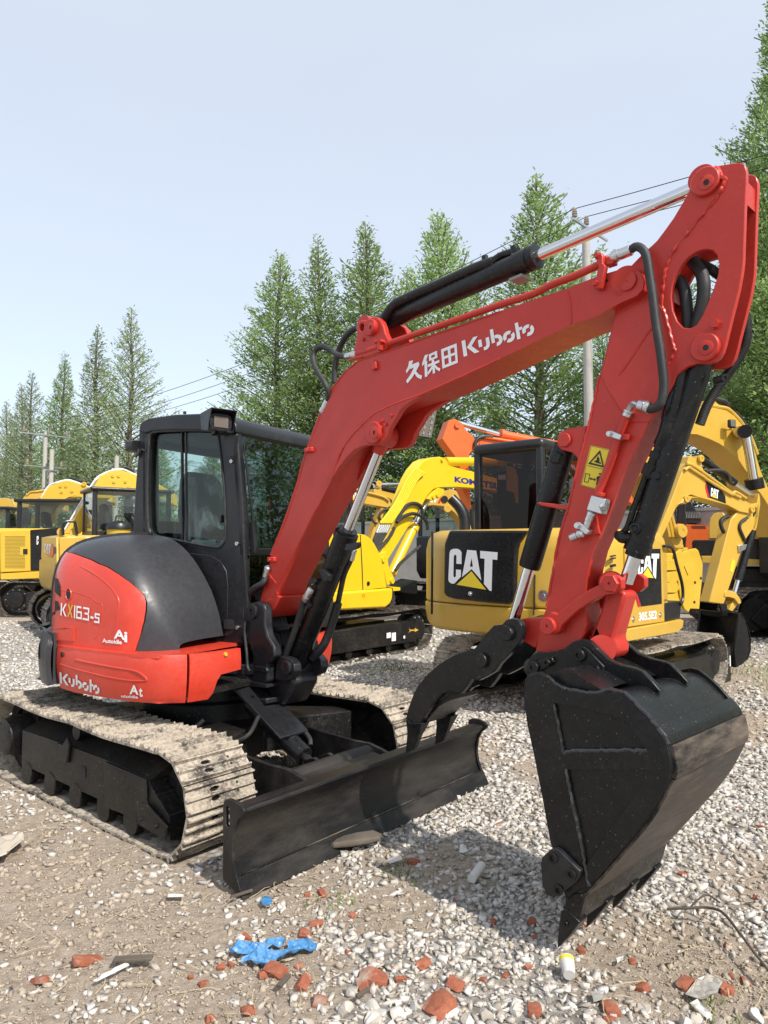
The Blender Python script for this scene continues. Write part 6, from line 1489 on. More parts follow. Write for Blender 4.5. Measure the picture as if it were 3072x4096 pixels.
# shell of that bucket, mouth towards us
bs_ = bc_.pts(W(M_, (1370, 1165), (1410, 1250), (1440, 1360), (1462, 1480), (1462, 1600), (1430, 1700), (1360, 1760), (1290, 1800)), -.30)
obj('shell', extrude(bs_ + [p + (c3.f * -.02 + Z * .004) for p in reversed(bs_)], bc_.n * .58), MT['black'], bk, smooth=40)
k2 = tp('side_plate', bc_, M_, [(1330, 1170), (1370, 1165), (1410, 1250), (1440, 1360), (1462, 1480), (1462, 1600), (1430, 1700), (1360, 1760), (1290, 1800), (1270, 1600), (1300, 1400)], -.30, -.27, 'black', bk, .004); k2.matrix_basis = Matrix.Translation(bc_.n * .55)
obj('top_lip', extrude(bc_.pts(W(M_, (1330, 1170), (1370, 1165), (1372, 1230), (1335, 1235)), -.30), bc_.n * .58), MT['black'], bk, bevel=.004)
for o0 in (-.14, .08): tp('bucket_ear', bc_, M_, [(1105, 1060), (1180, 1060), (1190, 1120), (1330, 1180), (1330, 1230), (1140, 1200)], o0, o0 + .03, 'black', bk, .004)
# dozer blade at its front
hb = Vector((.7071, .7071, 0)); hr = Vector((.7071, -.7071, 0)); be = Vector((3.92, 8.14, 0))
bl3 = obj('blade', box(be - hr * .98 + Z * .19, hb, hr, Z, .12, 1.96, .34), MT['blade'], c3.o, bevel=.015)
obj('blade_end', box(be + hr * .0 + Z * .19, hb, hr, Z, .20, .03, .40), MT['black'], bl3, bevel=.01)
for s_ in (-.65, -1.3): obj('blade_arm', box(be + hr * s_ - hb * .55 + Z * .2, hb, hr, Z, 1.0, .06, .18), MT['frame'], bl3)
obj('white_sticker', box(be + hr * .016 - hb * .05 + Z * .2, hb, hr, Z, .06, .002, .08), MT['white'], bl3); obj('white_sticker', box(be + hr * .016 + hb * .075 + Z * .22, hb, hr, Z, .03, .002, .12), MT['white'], bl3)

# ---- bright yellow excavator behind the red one's boom
km = Mach('excavator', 'bright yellow excavator lettered KOMATSU between the red boom and the cab of its neighbour', (-.95, 10.5), 51.5)
km.crawlers(2.9, 1.02, .42, .30, 44, mat='dtrack')
KS = Plane(km.at(0, 1.0, 0), -km.r); KMp = Plane(km.at(0, .10, 0), -km.r)
tp('body_cover', KS, K_, [(100, 1000), (300, 900), (540, 898), (600, 905), (650, 935), (690, 985), (730, 1060), (760, 1140), (790, 1290), (808, 1396), (600, 1420), (330, 1440), (100, 1450)], 0, .9, 'yelk', km.o, .06)
tp('counterweight', KS, K_, [(60, 1455), (330, 1442), (600, 1422), (868, 1402), (865, 1500), (845, 1550), (800, 1588), (340, 1612), (60, 1620)], -.03, 1.9, 'yelk', km.o, .03)
tp('panel_gap', KS, K_, [(560, 905), (566, 905), (582, 1180), (590, 1420), (584, 1420), (574, 1180)], -.004, .02, 'dark', km.o, 0)
obj('lock', lathe(KS.px(*W(K_, (634, 1360))[0], 0), km.r, [(0, .03), (.01, .03), (.012, .018)], 14), MT['satin'], km.o)
obj('lifting_mark', extrude(KS.pts(W(K_, *circ(591, 1473, 14, 14)), -.033), -KS.n * .002, [KS.pts(W(K_, *circ(591, 1473, 10, 14)), -.033)]), MT['orange'], km.o, smooth=0)
tp('front_deck', KS, K_, [(808, 1385), (935, 1395), (935, 1425), (870, 1430), (865, 1405)], .05, .8, 'yelk', km.o, .005)
cbk = km.cab((-.55, .75), (-1.0, .0), (1.05, 2.6), 'satin', 'clear')
bk_ = tp('boom', KMp, K_, [(735, 1110), (790, 1000), (860, 870), (1000, 480), (1040, 380), (1090, 290), (1150, 220), (1200, 195), (1260, 185), (1300, 178), (1350, 195), (1390, 260), (1470, 285), (1600, 315), (1900, 400), (2150, 480), (2150, 560), (1700, 478), (1440, 460), (1290, 465), (1240, 485), (1190, 535), (1150, 610), (1060, 750), (930, 960), (800, 1170)], -.12, .12, 'yelk', km.o, .01)
tp('knee_plate', KMp, K_, [(1250, 500), (1290, 468), (1340, 480), (1345, 530), (1290, 560), (1230, 590), (1190, 570), (1215, 530)], -.135, .135, 'yelk', bk_, .006)
for p in ((1275, 535), (1236, 552), (1318, 208)): pinb(KMp, K_, p, .04, bk_, -.135 if p[1] > 300 else -.12, 'yelk')
for k in range(6):
    lines(KMp, K_, [(1130 - k * 16 + 30, 330 - k * 8), (1085 - k * 17, 400 - k * 2), (960 - k * 17 + 6, 620), (845 - k * 19, 800)], .022, bk_, -.165, 'yelk', 'pipe')
for k in range(6):
    a = KMp.px(*W(K_, (835 - k * 18, 820))[0], -.14); b = KMp.px(*W(K_, (800 - k * 17, 890))[0], -.14)
    obj('hose_fitting', cyl(a, b, .025, 10), MT['zinc'], bk_)
    lines(KMp, K_, [(800 - k * 17, 890), (760 - k * 14, 960), (715 - k * 6, 1040), (700, 1120)], .026, bk_, -.14)
lines(KMp, K_, [(905, 780), (950, 690), (1010, 625), (1080, 615), (1130, 650), (1140, 730)], .028, bk_, -.16, rib=.15, sub=10)
lines(KMp, K_, [(900, 790), (960, 740), (1050, 710), (1130, 735), (1180, 790), (1190, 860)], .028, bk_, -.20, rib=.15, sub=10)
lines(KMp, K_, [(880, 840), (840, 920), (770, 1000), (710, 1050)], .026, bk_, -.17, rib=.12)
lines(KMp, K_, [(1120, 1010), (1060, 1060), (980, 1130), (920, 1190), (890, 1240)], .026, bk_, -.14, rib=.12, sub=9)
kc_ = obj('boom_cylinder', cyl(KMp.px(*W(K_, (850, 1270))[0], .0), KMp.px(*W(K_, (1060, 830))[0], .0), .085, 20), MT['yelk'], km.o)
obj('rod', cyl(KMp.px(*W(K_, (1060, 830))[0], .0), KMp.px(*W(K_, (1190, 580))[0], .0), .045, 16), MT['chrome'], kc_)
obj('collar', cyl(KMp.px(*W(K_, (1045, 865))[0], .0), KMp.px(*W(K_, (1064, 822))[0], .0), .10, 20), MT['yelk'], kc_)
tp('boom_foot', KMp, K_, [(735, 1080), (810, 1060), (830, 1200), (880, 1310), (875, 1360), (840, 1375), (800, 1370), (780, 1250), (740, 1170)], -.15, .15, 'yelk', km.o, .02)
for p in ((770, 1135), (852, 1335)): pinb(KMp, K_, p, .05, km.o, -.15, 'yelk')
ac_ = obj('arm_cylinder', cyl(KMp.px(*W(K_, (1350, 225))[0], -.0), KMp.px(*W(K_, (1900, 225))[0], .0), .085, 20), MT['yelk'], km.o)
decal('lettering', KMp, *text2d('KOMATSU', .05), W(K_, (1440, 415), (1870, 490), (1870, 425), (1440, 362)), -.1225, MT['blue'], bk_)
km.bx('track_decal_plate', (.70, .74), (1.021, 1.023), (.2, .24), 'white', None, 0)
tp('arrow_mark', Plane(km.at(0, .985, 0), -km.r), K_, [(1015, 1778), (1030, 1790), (1070, 1790), (1070, 1775), (1105, 1793), (1070, 1812), (1070, 1800), (1030, 1803), (1015, 1818), (1025, 1798)], -.01, -.005, 'gold', km.o, 0)
for x0 in (808, 855): tp('white_sticker', Plane(km.at(0, .985, 0), -km.r), K_, [(x0, 1822), (x0 + 38, 1815), (x0 + 38, 1865 + (x0 > 830) * 28), (x0, 1870 + (x0 > 830) * 28)], -.01, -.005, 'white', km.o, 0)
arm_k = tp('arm', KMp, K_, [(2100, 380), (2200, 400), (2260, 600), (2240, 900), (2200, 1200), (2120, 1200), (2130, 800)], -.1, .1, 'yelk', km.o, .01)

# ---- left: yellow CAT machine close behind the tail of the red one
la = Mach('excavator', 'dusty gold excavator with CAT badge and black cab just behind the red tail', (-4.91, 13.74), 33)
la.crawlers(3.3, 1.15, .50, .36, 44, mat='dtrack')
PLa = [(-1.50, -1.0), (-1.50, 1.0), (-1.38, 1.12), (1.0, 1.12), (1.0, -1.12), (-1.38, -1.12)]
la.planz('counterweight', [(.75, .25), (.82, .08), (.95, .0), (1.32, .0)], [(-1.52, -.95), (-1.52, .95), (-1.36, 1.14), (-.55, 1.15), (-.55, -1.15), (-1.36, -1.14)], 'yel', bevel=.03)
la.planz('body', [(1.33, .02), (1.70, .02), (1.76, .08)], PLa, 'yel', bevel=.03)
RA = Plane(la.at(-1.50, 0, 0), la.f); SA = Plane(la.at(0, 1.12, 0), -la.r)
tp('engine_door', RA, J_, [(445, 800), (600, 800), (604, 1090), (445, 1090)], -.02, .02, 'yel', la.o, .01)
bd = tp('badge', RA, J_, [(478, 880), (545, 875), (568, 900), (568, 985), (548, 1014), (512, 1010), (510, 985), (478, 980)], -.035, -.02, 'orange', la.o, .004)
cat_logo(RA, W(J_, (474, 980), (542, 982), (548, 868), (474, 868)), -.04, bd)
tp('handle', RA, J_, [(576, 905), (596, 905), (596, 975), (576, 975)], -.03, -.018, 'ink', la.o, .003)
tp('side_panel', SA, J_, [(640, 800), (920, 790), (935, 830), (935, 1090), (630, 1120)], -.02, .02, 'yel', la.o, .02)
for a in (-1.42, -1.22): obj('lifting_eye', lathe(la.at(a, .95, 1.81), la.r, [(-.02, .035), (-.02, .07), (.02, .07), (.02, .035)], 16), MT['yel'], la.o)
obj('handrail', tube([SA.px(*W(J_, p)[0], .05) for p in ((675, 780), (672, 670), (690, 640), (730, 628), (790, 632), (805, 655), (825, 775))], .025, 8), MT['satin'], la.o)
la.cab((-.93, .45), (.05, 1.02), (1.55, 2.62), 'satin', 'clear', .08, .07, .27, .05)
lap = Plane(la.at(0, -.25, 0), -la.r)
ab = tp('boom', lap, J_, [(690, 760), (1000, 280), (1080, 140), (1200, 95), (1280, 78), (1450, 130), (1700, 230), (1900, 350), (1900, 470), (1700, 380), (1430, 300), (1330, 290), (1250, 310), (1160, 400), (860, 760)], -.16, .16, 'yeln', la.o, .01)
for dx in (0, 14): lines(lap, J_, [(690 + dx, 720), (960 + dx, 270), (1075 + dx, 135), (1280, 72 - dx * .3), (1440, 125), (1650, 205)], .014, ab, -.12 + dx * .006, 'white', 'pipe')
for p in ((1205, 145), (1268, 145), (1342, 205), (1218, 208), (1378, 265)): pinb(lap, J_, p, .03, ab, -.16, 'yelo', .02)
lines(lap, J_, [(1300, 70), (1340, 50), (1400, 75), (1440, 90)], .03, ab, .1)
obj('bowl', lathe(la.at(-.53, 1.255, 1.62), Z, [(0, .13), (.02, .19), (.24, .205)], 24), MT['yelo'], la.o)
obj('bowl_lid', lathe(la.at(-.53, 1.255, 1.86), Z, [(0, .225), (.05, .225), (.11, .19), (.145, .08), (.16, .03)], 24), MT['satin'], la.o)
la.bx('bowl_bracket', (-.58, -.48), (1.0, 1.3), (1.54, 1.63), 'yelo')

lb = Mach('excavator', 'new yellow excavator with perforated engine door and black side panel, left in the picture', (-7.9, 17.3), 4)
lb.crawlers(3.6, 1.22, .5, .38, 46, mat='dtrack', c=(-7.0, 17.25))
lb.planz('body', [(.95, .12), (1.02, .02), (1.28, .0), (1.95, .0), (2.0, .05)], [(-1.7, -1.1), (-1.7, 1.1), (-1.55, 1.22), (1.1, 1.22), (1.1, -1.22), (-1.55, -1.22)], 'yeln', bevel=.03)
SBp = Plane(lb.at(0, 1.22, 0), -lb.r)
dr_ = tp('engine_door', SBp, J_, [(2, 735), (318, 722), (325, 1160), (4, 1175)], -.03, .02, 'yeln', lb.o, .01)
HV, HF = [], []
for j in range(24):
    for i in range(15):
        x = 56 + i * 15 + (j % 2) * 7.5; y = 792 + j * 14.6
        if x > 218 and 905 < y < 985: continue
        if x > 266: continue
        pts = SBp.pts(W(J_, *circ(x, y, 5.0, 6)), -.0325); HV, HF = join((HV, HF), (pts, [tuple(range(6))]))
hg = obj('perforation', (HV, HF), MT['dark'], dr_, smooth=0, fix=False); hg['kind'] = 'stuff'
tp('door_lock', SBp, J_, [(246, 925), (294, 925), (294, 982), (246, 982)], -.04, -.03, 'ink', dr_, .003)
dkp = tp('side_panel', SBp, J_, [(324, 722), (620, 700), (640, 780), (520, 780), (520, 1155), (328, 1158)], -.025, .02, 'black', lb.o, .01)
decal('lettering', SBp, *polys2d([CATW[0]]), W(J_, (392, 890), (470, 890), (470, 785), (392, 785)), -.028, MT['white'], dkp)
tp('side_sill', SBp, J_, [(2, 1190), (430, 1165), (620, 1150), (620, 1225), (428, 1240), (4, 1255)], -.05, .1, 'yeln', lb.o, .01)
lb.cab((-.62, 1.2), (.05, 1.12), (1.72, 2.68), 'satin', 'clear', .09, .08, .12, .06)
obj('mirror', loft([(lb.at(1.9, 1.15, 2.25), lb.f, lb.r, .10, .05), (lb.at(1.9, 1.15, 2.35), lb.f, lb.r, .22, .07), (lb.at(1.9, 1.15, 2.66), lb.f, lb.r, .22, .07), (lb.at(1.9, 1.15, 2.72), lb.f, lb.r, .12, .05)]), MT['satin'], lb.o, smooth=50)
obj('handrail', tube([lb.at(1.62, 1.15, 2.0), lb.at(1.62, 1.15, 2.25), lb.at(1.72, 1.15, 2.30), lb.at(2.1, 1.15, 2.3)], .022, 8), MT['satin'], lb.o)
obj('exhaust_pipe', tube([lb.at(1.95, .9, 1.9), lb.at(1.95, .9, 2.15), lb.at(1.85, .9, 2.3), lb.at(1.75, .9, 2.35)], .10, 14), MT['satin'], lb.o)
lbp = Plane(lb.at(0, -.2, 0), -lb.r)
bb_ = tp('boom', lbp, J_, [(330, 640), (430, 390), (520, 260), (620, 215), (720, 192), (800, 210), (960, 265), (1200, 360), (1200, 480), (960, 400), (860, 370), (740, 370), (680, 400), (600, 500), (480, 700)], -.18, .18, 'yeln', lb.o, .01)
for dx in (0, 14): lines(lbp, J_, [(440 + dx, 380), (520 + dx, 250), (620, 212 - dx * .3), (720, 190 - dx * .3), (800, 208 - dx * .3), (955, 262)], .016, bb_, -.14 + dx * .008, 'white', 'pipe')
for p in ((648, 255), (706, 255), (772, 308), (660, 315), (804, 358)): pinb(lbp, J_, p, .035, bb_, -.18, 'yelo', .02)
ram(lbp, J_, (890, 235), (1150, 330), .6, .07, lb.o, .0); pinb(lbp, J_, (902, 233), .06, bb_, -.18, 'yelo')
lines(lbp, J_, [(720, 190), (760, 165), (800, 175), (860, 200), (920, 205)], .03, bb_, .05)

lc_ = Mach('excavator', 'yellow excavator cut off by the left edge of the photo with black cab and mirror', (-11.6, 19.6), 6)
lc_.crawlers(3.6, 1.2, .5, .38, 46)
lc_.planz('body', [(.95, .1), (1.2, 0), (2.0, 0), (2.05, .05)], [(-1.6, -1.15), (-1.6, 1.15), (1.1, 1.15), (1.1, -1.15)], 'yel', bevel=.03)
lc_.cab((-.3, 1.55), (.1, 1.15), (1.75, 2.66), 'satin', 'clear', .09, .08, .1, .06)
obj('mirror', loft([(lc_.at(1.98, 1.18, 2.1), lc_.f, lc_.r, .12, .05), (lc_.at(1.98, 1.18, 2.2), lc_.f, lc_.r, .28, .08), (lc_.at(1.98, 1.18, 2.58), lc_.f, lc_.r, .28, .08), (lc_.at(1.98, 1.18, 2.64), lc_.f, lc_.r, .14, .05)]), MT['satin'], lc_.o, smooth=50)
lcp = Plane(lc_.at(0, -.2, 0), -lc_.r)
tp('boom', lcp, J_, [(-260, 640), (-160, 470), (-60, 400), (50, 378), (140, 400), (170, 470), (160, 500), (60, 480), (0, 500), (-80, 640)], -.18, .18, 'yel', lc_.o, .01)
ld = Mach('excavator', 'farthest of the left yellow excavators, only its boom showing over a black cab roof', (-10.9, 25.5), 8)
ld.crawlers(3.6, 1.2, .5, .38, 46)
ld.planz('body', [(.95, .1), (1.2, 0), (2.2, 0), (2.25, .05)], [(-1.6, -1.15), (-1.6, 1.15), (1.1, 1.15), (1.1, -1.15)], 'yel', bevel=.03)
ldp = Plane(ld.at(0, -.2, 0), -ld.r)
db = tp('boom', ldp, J_, [(150, 560), (235, 395), (290, 330), (380, 300), (480, 283), (600, 330), (700, 400), (700, 520), (560, 420), (440, 380), (340, 400), (260, 560)], -.2, .2, 'yel', ld.o, .01)
lines(ldp, J_, [(285, 350), (330, 315), (400, 310), (470, 300)], .03, db, -.22, 'yel', 'pipe')

# ---- track of a machine cut off by the left edge
le = Mach('excavator', 'black crawler track poking in at the left edge behind the red tail', (-6.85, 9.0), -14, 'machines cut off by the picture edge')
le.crawlers(2.6, 1.0, .40, .27, 38, mat='dtrack')
le.planz('body', [(.65, .1), (.8, 0), (1.6, 0), (1.65, .06)], [(-1.1, -.9), (-1.1, .9), (.1, .9), (.1, -.9)], 'satin', bevel=.03)

# ---- middle distance, between the red boom and the yellow machines
me_ = Mach('excavator', 'yellow excavator with CAT lettering on its boom glimpsed just right of the red boom', (-1.6, 17.0), 30)
me_.crawlers(3.0, 1.1, .45, .34, 40)
me_.planz('body', [(.8, .1), (1.0, 0), (1.75, 0), (1.8, .05)], [(-1.4, -1.05), (-1.4, 1.05), (.9, 1.05), (.9, -1.05)], 'yel', bevel=.03)
me_.cab((-.2, 1.3), (-1.0, .0), (1.1, 2.75), 'satin', 'clear', .08, .08, .4)
mep = Plane(me_.at(0, .8, 0), -me_.r)
mb = tp('boom', mep, K_, [(300, 470), (460, 478), (560, 505), (700, 540), (800, 565), (842, 590), (850, 630), (820, 655), (700, 635), (560, 610), (440, 600), (300, 560)], -.15, .15, 'yel', me_.o, .01)
cat_logo(mep, W(K_, (455, 575), (535, 590), (535, 515), (455, 500)), -.155, mb)
tp('stripe', mep, K_, [(480, 582), (550, 540), (545, 590), (520, 602), (485, 598)], -.153, -.151, 'redl', mb, 0)
lines(mep, K_, [(480, 470), (600, 505), (700, 530), (780, 555), (830, 590)], .03, mb, -.18, 'yel', 'pipe')
lines(mep, K_, [(760, 560), (830, 580), (860, 620), (850, 680)], .04, mb, -.1)
tp('arm', mep, K_, [(690, 480), (760, 470), (900, 510), (900, 560), (800, 650), (720, 900), (680, 1000), (640, 1000), (700, 800), (760, 650), (690, 540)], -.12, .12, 'yel', me_.o, .01)
pinb(mep, K_, (733, 432), .08, me_.o, -.15, 'yel'); ram(mep, K_, (960, 520), (690, 455), .75, .06, me_.o, -.1); obj('rod', cyl(mep.px(*W(K_, (750, 437))[0], -.05), mep.px(*W(K_, (945, 437))[0], -.05), .04, 14), MT['chrome'], me_.o)
lines(mep, K_, [(655, 650), (660, 730), (690, 790), (720, 800)], .03, me_.o, -.16)
lines(mep, K_, [(840, 665), (770, 680), (740, 730), (750, 770)], .03, me_.o, -.16)
mf = Mach('excavator', 'golden excavator with arched boom and dark cab glass left of the curved exhaust pipe', (2.1, 18.0), 150)
mf.crawlers(3.2, 1.1, .45, .34, 40)
mf.planz('body', [(.8, .1), (1.0, 0), (1.8, 0), (1.85, .05)], [(-1.4, -1.05), (-1.4, 1.05), (.9, 1.05), (.9, -1.05)], 'satin', bevel=.03)
mf.cab((-.5, 1.0), (-.75, .35), (1.0, 2.72), 'satin', 'clear', .09, .08, .3)
mfp = Plane((2.0, 16.4, 0), (-.25, .97, 0))
fb = tp('boom', mfp, K_, [(1150, 600), (1200, 560), (1300, 520), (1350, 495), (1420, 482), (1470, 505), (1510, 560), (1560, 700), (1600, 860), (1540, 860), (1490, 760), (1440, 700), (1400, 670), (1330, 640), (1240, 630), (1170, 640)], -.2, .2, 'yel', mf.o, .01)
decal('lettering', mfp, *text2d('NY', .05), W(K_, (1190, 606), (1282, 606), (1282, 572), (1190, 578)), -.204, MT['white'], fb)
tp('stripe', mfp, K_, [(1280, 615), (1300, 615), (1328, 555), (1308, 560)], -.203, -.201, 'redl', fb, 0)
pinb(mfp, K_, (1372, 662), .09, fb, -.2, 'yel'); pinb(mfp, K_, (1345, 575), .08, fb, -.2, 'satin')
tp('underframe', mfp, K_, [(940, 1400), (1090, 1330), (1100, 1450), (1060, 1460), (930, 1440)], .3, 1.6, 'frame', mf.o, .02)
# ---- orange machine behind the dark cab
mg = Mach('excavator', 'orange excavator with arm head behind the dark cab and louvred black top cover further right', (8.9, 18.4), 200)
mg.crawlers(3.2, 1.1, .45, .34, 40)
mgp = Plane((7.0, 15.8, 0), (-.30, .954, 0))
ga = tp('arm', mgp, Q_, [(330, 0), (345, -45), (400, -60), (470, -20), (500, 40), (580, 110), (600, 160), (590, 230), (540, 270), (530, 420), (560, 800), (470, 600), (440, 350), (330, 200), (280, 130)], -.16, .16, 'orange', mg.o, .01)
gb = tp('boom', mgp, Q_, [(590, 185), (640, 140), (760, 125), (1200, 200), (1300, 230), (1700, 330), (2100, 560), (2100, 760), (1700, 500), (1300, 330), (1000, 260), (720, 250), (600, 235)], -.17, .17, 'orange', mg.o, .01)
ob = obj('arm_cylinder', cyl(mgp.px(*W(Q_, (840, 95))[0], 0), mgp.px(*W(Q_, (1360, 195))[0], 0), .10, 20), MT['orange'], mg.o)
obj('rod', cyl(mgp.px(*W(Q_, (430, -20))[0], 0), mgp.px(*W(Q_, (840, 95))[0], 0), .052, 16), MT['chrome'], ob)
obj('collar', cyl(mgp.px(*W(Q_, (830, 92))[0], 0), mgp.px(*W(Q_, (860, 98))[0], 0), .125, 16), MT['orange'], ob)
lines(mgp, Q_, [(600, 240), (595, 180), (620, 130), (680, 110), (760, 115)], .035, gb, -.2, rib=.1)
lines(mgp, Q_, [(680, 115), (800, 135), (1000, 165), (1200, 195)], .03, gb, -.2, 'orange', 'pipe'); lines(mgp, Q_, [(1240, 190), (1280, 150), (1330, 160), (1360, 185)], .03, gb, -.2, 'orange', 'pipe')
for p in ((425, 5), (655, 185), (685, 205)): pinb(mgp, Q_, p, .06, ga, -.17, 'orange')
# ---- right: big yellow boom, its yellow bucket, and machines behind
ra_ = Mach('excavator', 'large yellow excavator at the right edge with arched boom, round lamp and hanging yellow bucket', (7.9, 11.6), 192)
ra_.crawlers(3.6, 1.25, .5, .40, 44, mat='dtrack')
ra_.planz('body', [(1.0, .1), (1.1, 0), (2.1, 0), (2.15, .06)], [(-1.7, -1.2), (-1.7, 1.2), (1.0, 1.2), (1.0, -1.2)], 'satin', bevel=.03)
rap = Plane((4.9, 10.6, 0), (-.42, .91, 0))
rb = tp('boom', rap, L_, [(-500, 1500), (-200, 900), (100, 620), (310, 420), (420, 330), (640, 240), (890, 250), (1000, 262), (1130, 290), (1230, 360), (1330, 470), (1420, 600), (1500, 830), (1560, 1040), (1640, 1230), (1800, 1560), (2000, 1900), (1850, 1900), (1700, 1560), (1560, 1340), (1450, 1230), (1420, 1120), (1350, 1020), (1270, 900), (1150, 790), (1040, 715), (900, 650), (760, 598), (640, 590), (480, 640), (300, 760), (100, 1000), (-200, 1500)], -.22, .22, 'yel', ra_.o, .015)
lp_ = rap.px(*W(L_, (1198, 462))[0], -.34)
lmp = obj('boom_lamp', box(lp_, Vector((.9, .42, 0)).normalized(), Vector((-.42, .9, 0)).normalized(), Z, .135, .06, .125), MT['satin'], rb, bevel=.02)
obj('lens', box(lp_ - rap.n * .031, Vector((.9, .42, 0)).normalized(), Vector((-.42, .9, 0)).normalized(), Z, .10, .01, .095), MT['lens'], lmp, bevel=.008)
obj('lamp_arm', tube([lp_ + rap.n * .03 - Z * .06, lp_ - Z * .085, lp_ + rap.n * .12 - Z * .07], .012, 8), MT['yel'], lmp)
pb_ = obj('pivot_boss', cyl(rap.px(*W(L_, (1290, 560))[0], -.22), rap.px(*W(L_, (1300, 560))[0], -.42), .10, 24, .08), MT['yel'], rb)
rc_ = obj('boom_cylinder', cyl(rap.px(*W(L_, (1500, 1290))[0], -.40), rap.px(*W(L_, (1475, 1160))[0], -.40), .13, 20), MT['black'], ra_.o)
obj('rod', cyl(rap.px(*W(L_, (1475, 1170))[0], -.40), rap.px(*W(L_, (1380, 600))[0], -.40), .068, 18), MT['chrome'], rc_)
obj('rod_eye', cyl(rap.px(*W(L_, (1365, 560))[0], -.50), rap.px(*W(L_, (1365, 560))[0], -.28), .10, 20), MT['black'], rc_)
lines(rap, L_, [(900, 225), (1050, 250), (1140, 270), (1230, 345), (1330, 460), (1440, 640), (1520, 850)], .03, rb, -.18, 'yel', 'pipe')
lines(rap, L_, [(950, 140), (1030, 160), (1100, 180), (1150, 235)], .045, rb, .0); lines(rap, L_, [(1230, 320), (1300, 390), (1390, 520)], .04, rb, .1)
tp('boom_bracket', rap, L_, [(880, 250), (930, 150), (965, 155), (1060, 240), (1020, 262)], -.2, .2, 'yel', rb, .01)
# its arm hanging behind the black ram, and the bucket
tp('arm', rap, L_, [(-100, 620), (120, 560), (240, 640), (230, 800), (330, 1300), (480, 1700), (560, 1907), (600, 2050), (480, 2050), (300, 1700), (120, 1250), (0, 900)], -.18, .18, 'yel', ra_.o, .015)
for k in range(3): lines(rap, L_, [(150 + k * 30, 1000), (180 + k * 45, 1200), (330 + k * 45, 1600), (400 + k * 45, 1900)], .03, ra_.o, -.2, 'yel', 'pipe')
pinb(rap, L_, (520, 1825), .10, ra_.o, -.2, 'yel', .08)
yb = Plane((4.15, 10.4, 0), (-.42, .91, 0))
ybk = tp('bucket', yb, M_, [(590, 470), (620, 440), (680, 455), (760, 425), (820, 415), (850, 440), (890, 560), (902, 600), (895, 760), (880, 900), (860, 1120), (760, 1115), (740, 1160), (690, 1120), (650, 1020), (600, 700), (570, 500)], 0, .03, 'yelo', ra_.o, .008)
yb2 = tp('side_plate', yb, M_, [(590, 470), (620, 440), (680, 455), (760, 425), (820, 415), (850, 440), (890, 560), (902, 600), (895, 760), (880, 900), (860, 1120), (760, 1115), (740, 1160), (690, 1120), (650, 1020), (600, 700), (570, 500)], 0, .03, 'yelo', ybk, .008); yb2.matrix_basis = Matrix.Translation(yb.n * .95)
obj('shell', extrude(yb.pts(W(M_, (450, 470), (590, 470), (600, 700), (650, 1020), (690, 1120), (640, 1130), (560, 1000), (450, 900)), .03), yb.n * .9), MT['yelo'], ybk, bevel=.02)
obj('shell', extrude(yb.pts(W(M_, (820, 415), (850, 440), (890, 560), (902, 600), (895, 760), (880, 900), (860, 1120), (845, 1120), (865, 900), (880, 760), (885, 610), (870, 560), (835, 450)), .03), yb.n * .92), MT['yelo'], ybk)
for y0 in (560, 700, 820, 960): tp('wear_band', yb, M_, [(455, y0), (600, y0 - 20), (640, y0 + 60), (600, y0 + 110), (460, y0 + 110)], -.02, .02, 'yelo', ybk, .01)
tp('raised_patch', yb, M_, [(690, 625), (720, 580), (760, 700), (735, 730)], -.012, .002, 'yelo', ybk, .004)
for x, y in ((812, 812), (880, 762), (805, 1040)): obj('bolt_hole', lathe(yb.px(*W(M_, (x, y))[0], -.001), -yb.n, [(0, .022), (.002, .022)], 12), MT['dark'], ybk)
tp('bucket_ear', yb, M_, [(490, 360), (500, 310), (540, 285), (580, 290), (620, 330), (620, 400), (740, 410), (720, 450), (560, 460)], .1, .16, 'yelo', ybk, .01)
pinb(yb, M_, (597, 345), .07, ybk, .1, 'yelo', .06); pinb(yb, M_, (630, 205), .08, ra_.o, .1, 'yel', .08)
# orange machine with black grille, concrete-coloured gap, brownish yellow machine
rd = mg
rdp = Plane((7.2, 15.8, 0), (.41, .912, 0))
rdb = tp('body', rdp, M_, [(500, 120), (620, 125), (720, 135), (930, 150), (965, 165), (972, 200), (960, 420), (700, 480), (500, 480)], 0, 1.8, 'orange', rd.o, .03)
gv = tp('top_cover', rdp, M_, [(600, -160), (760, -160), (800, -60), (885, 60), (880, 90), (850, 130), (700, 125), (600, 120)], .2, 1.6, 'satin', rd.o, .03)
for k in range(9): tp('louvre', rdp, M_, [(705 + k * 19, -10), (712 + k * 19, -10), (722 + k * 19, 65), (712 + k * 19, 65)], .18, .21, 'grey', gv, 0)
for k in range(14): tp('vent_slot', rdp, M_, [(770 + k * 12, 152), (775 + k * 12, 152), (782 + k * 12, 188), (777 + k * 12, 188)], -.006, .01, 'dark', rdb, 0)
rdp2 = Plane((6.2, 15.0, 0), (.40, .917, 0))
tp('cab_pillar', rdp2, M_, [(560, -120), (700, -120), (712, 280), (700, 420), (660, 420), (600, 200)], 0, .05, 'satin', rd.o, .01, [[(585, -100), (675, -100), (690, 230), (660, 235), (610, 150)]])
re2 = Mach('excavator', 'brownish yellow excavator standing in shade beside the orange one at the right', (8.3, 14.2), 185)
re2.crawlers(3.4, 1.2, .5, .38, 44, mat='dtrack')
rep = Plane((6.0, 13.2, 0), (.43, .903, 0))
tp('body', rep, M_, [(970, 300), (975, 130), (990, 60), (1030, 15), (1080, 0), (1140, 0), (1160, 30), (1200, 40), (1500, 40), (1700, 60), (1700, 310)], 0, 1.9, 'yel', re2.o, .03)
bxk = tp('tool_box', rep, M_, [(775, 350), (790, 318), (1160, 318), (1170, 500), (785, 492)], -.1, .8, 'black', re2.o, .02)
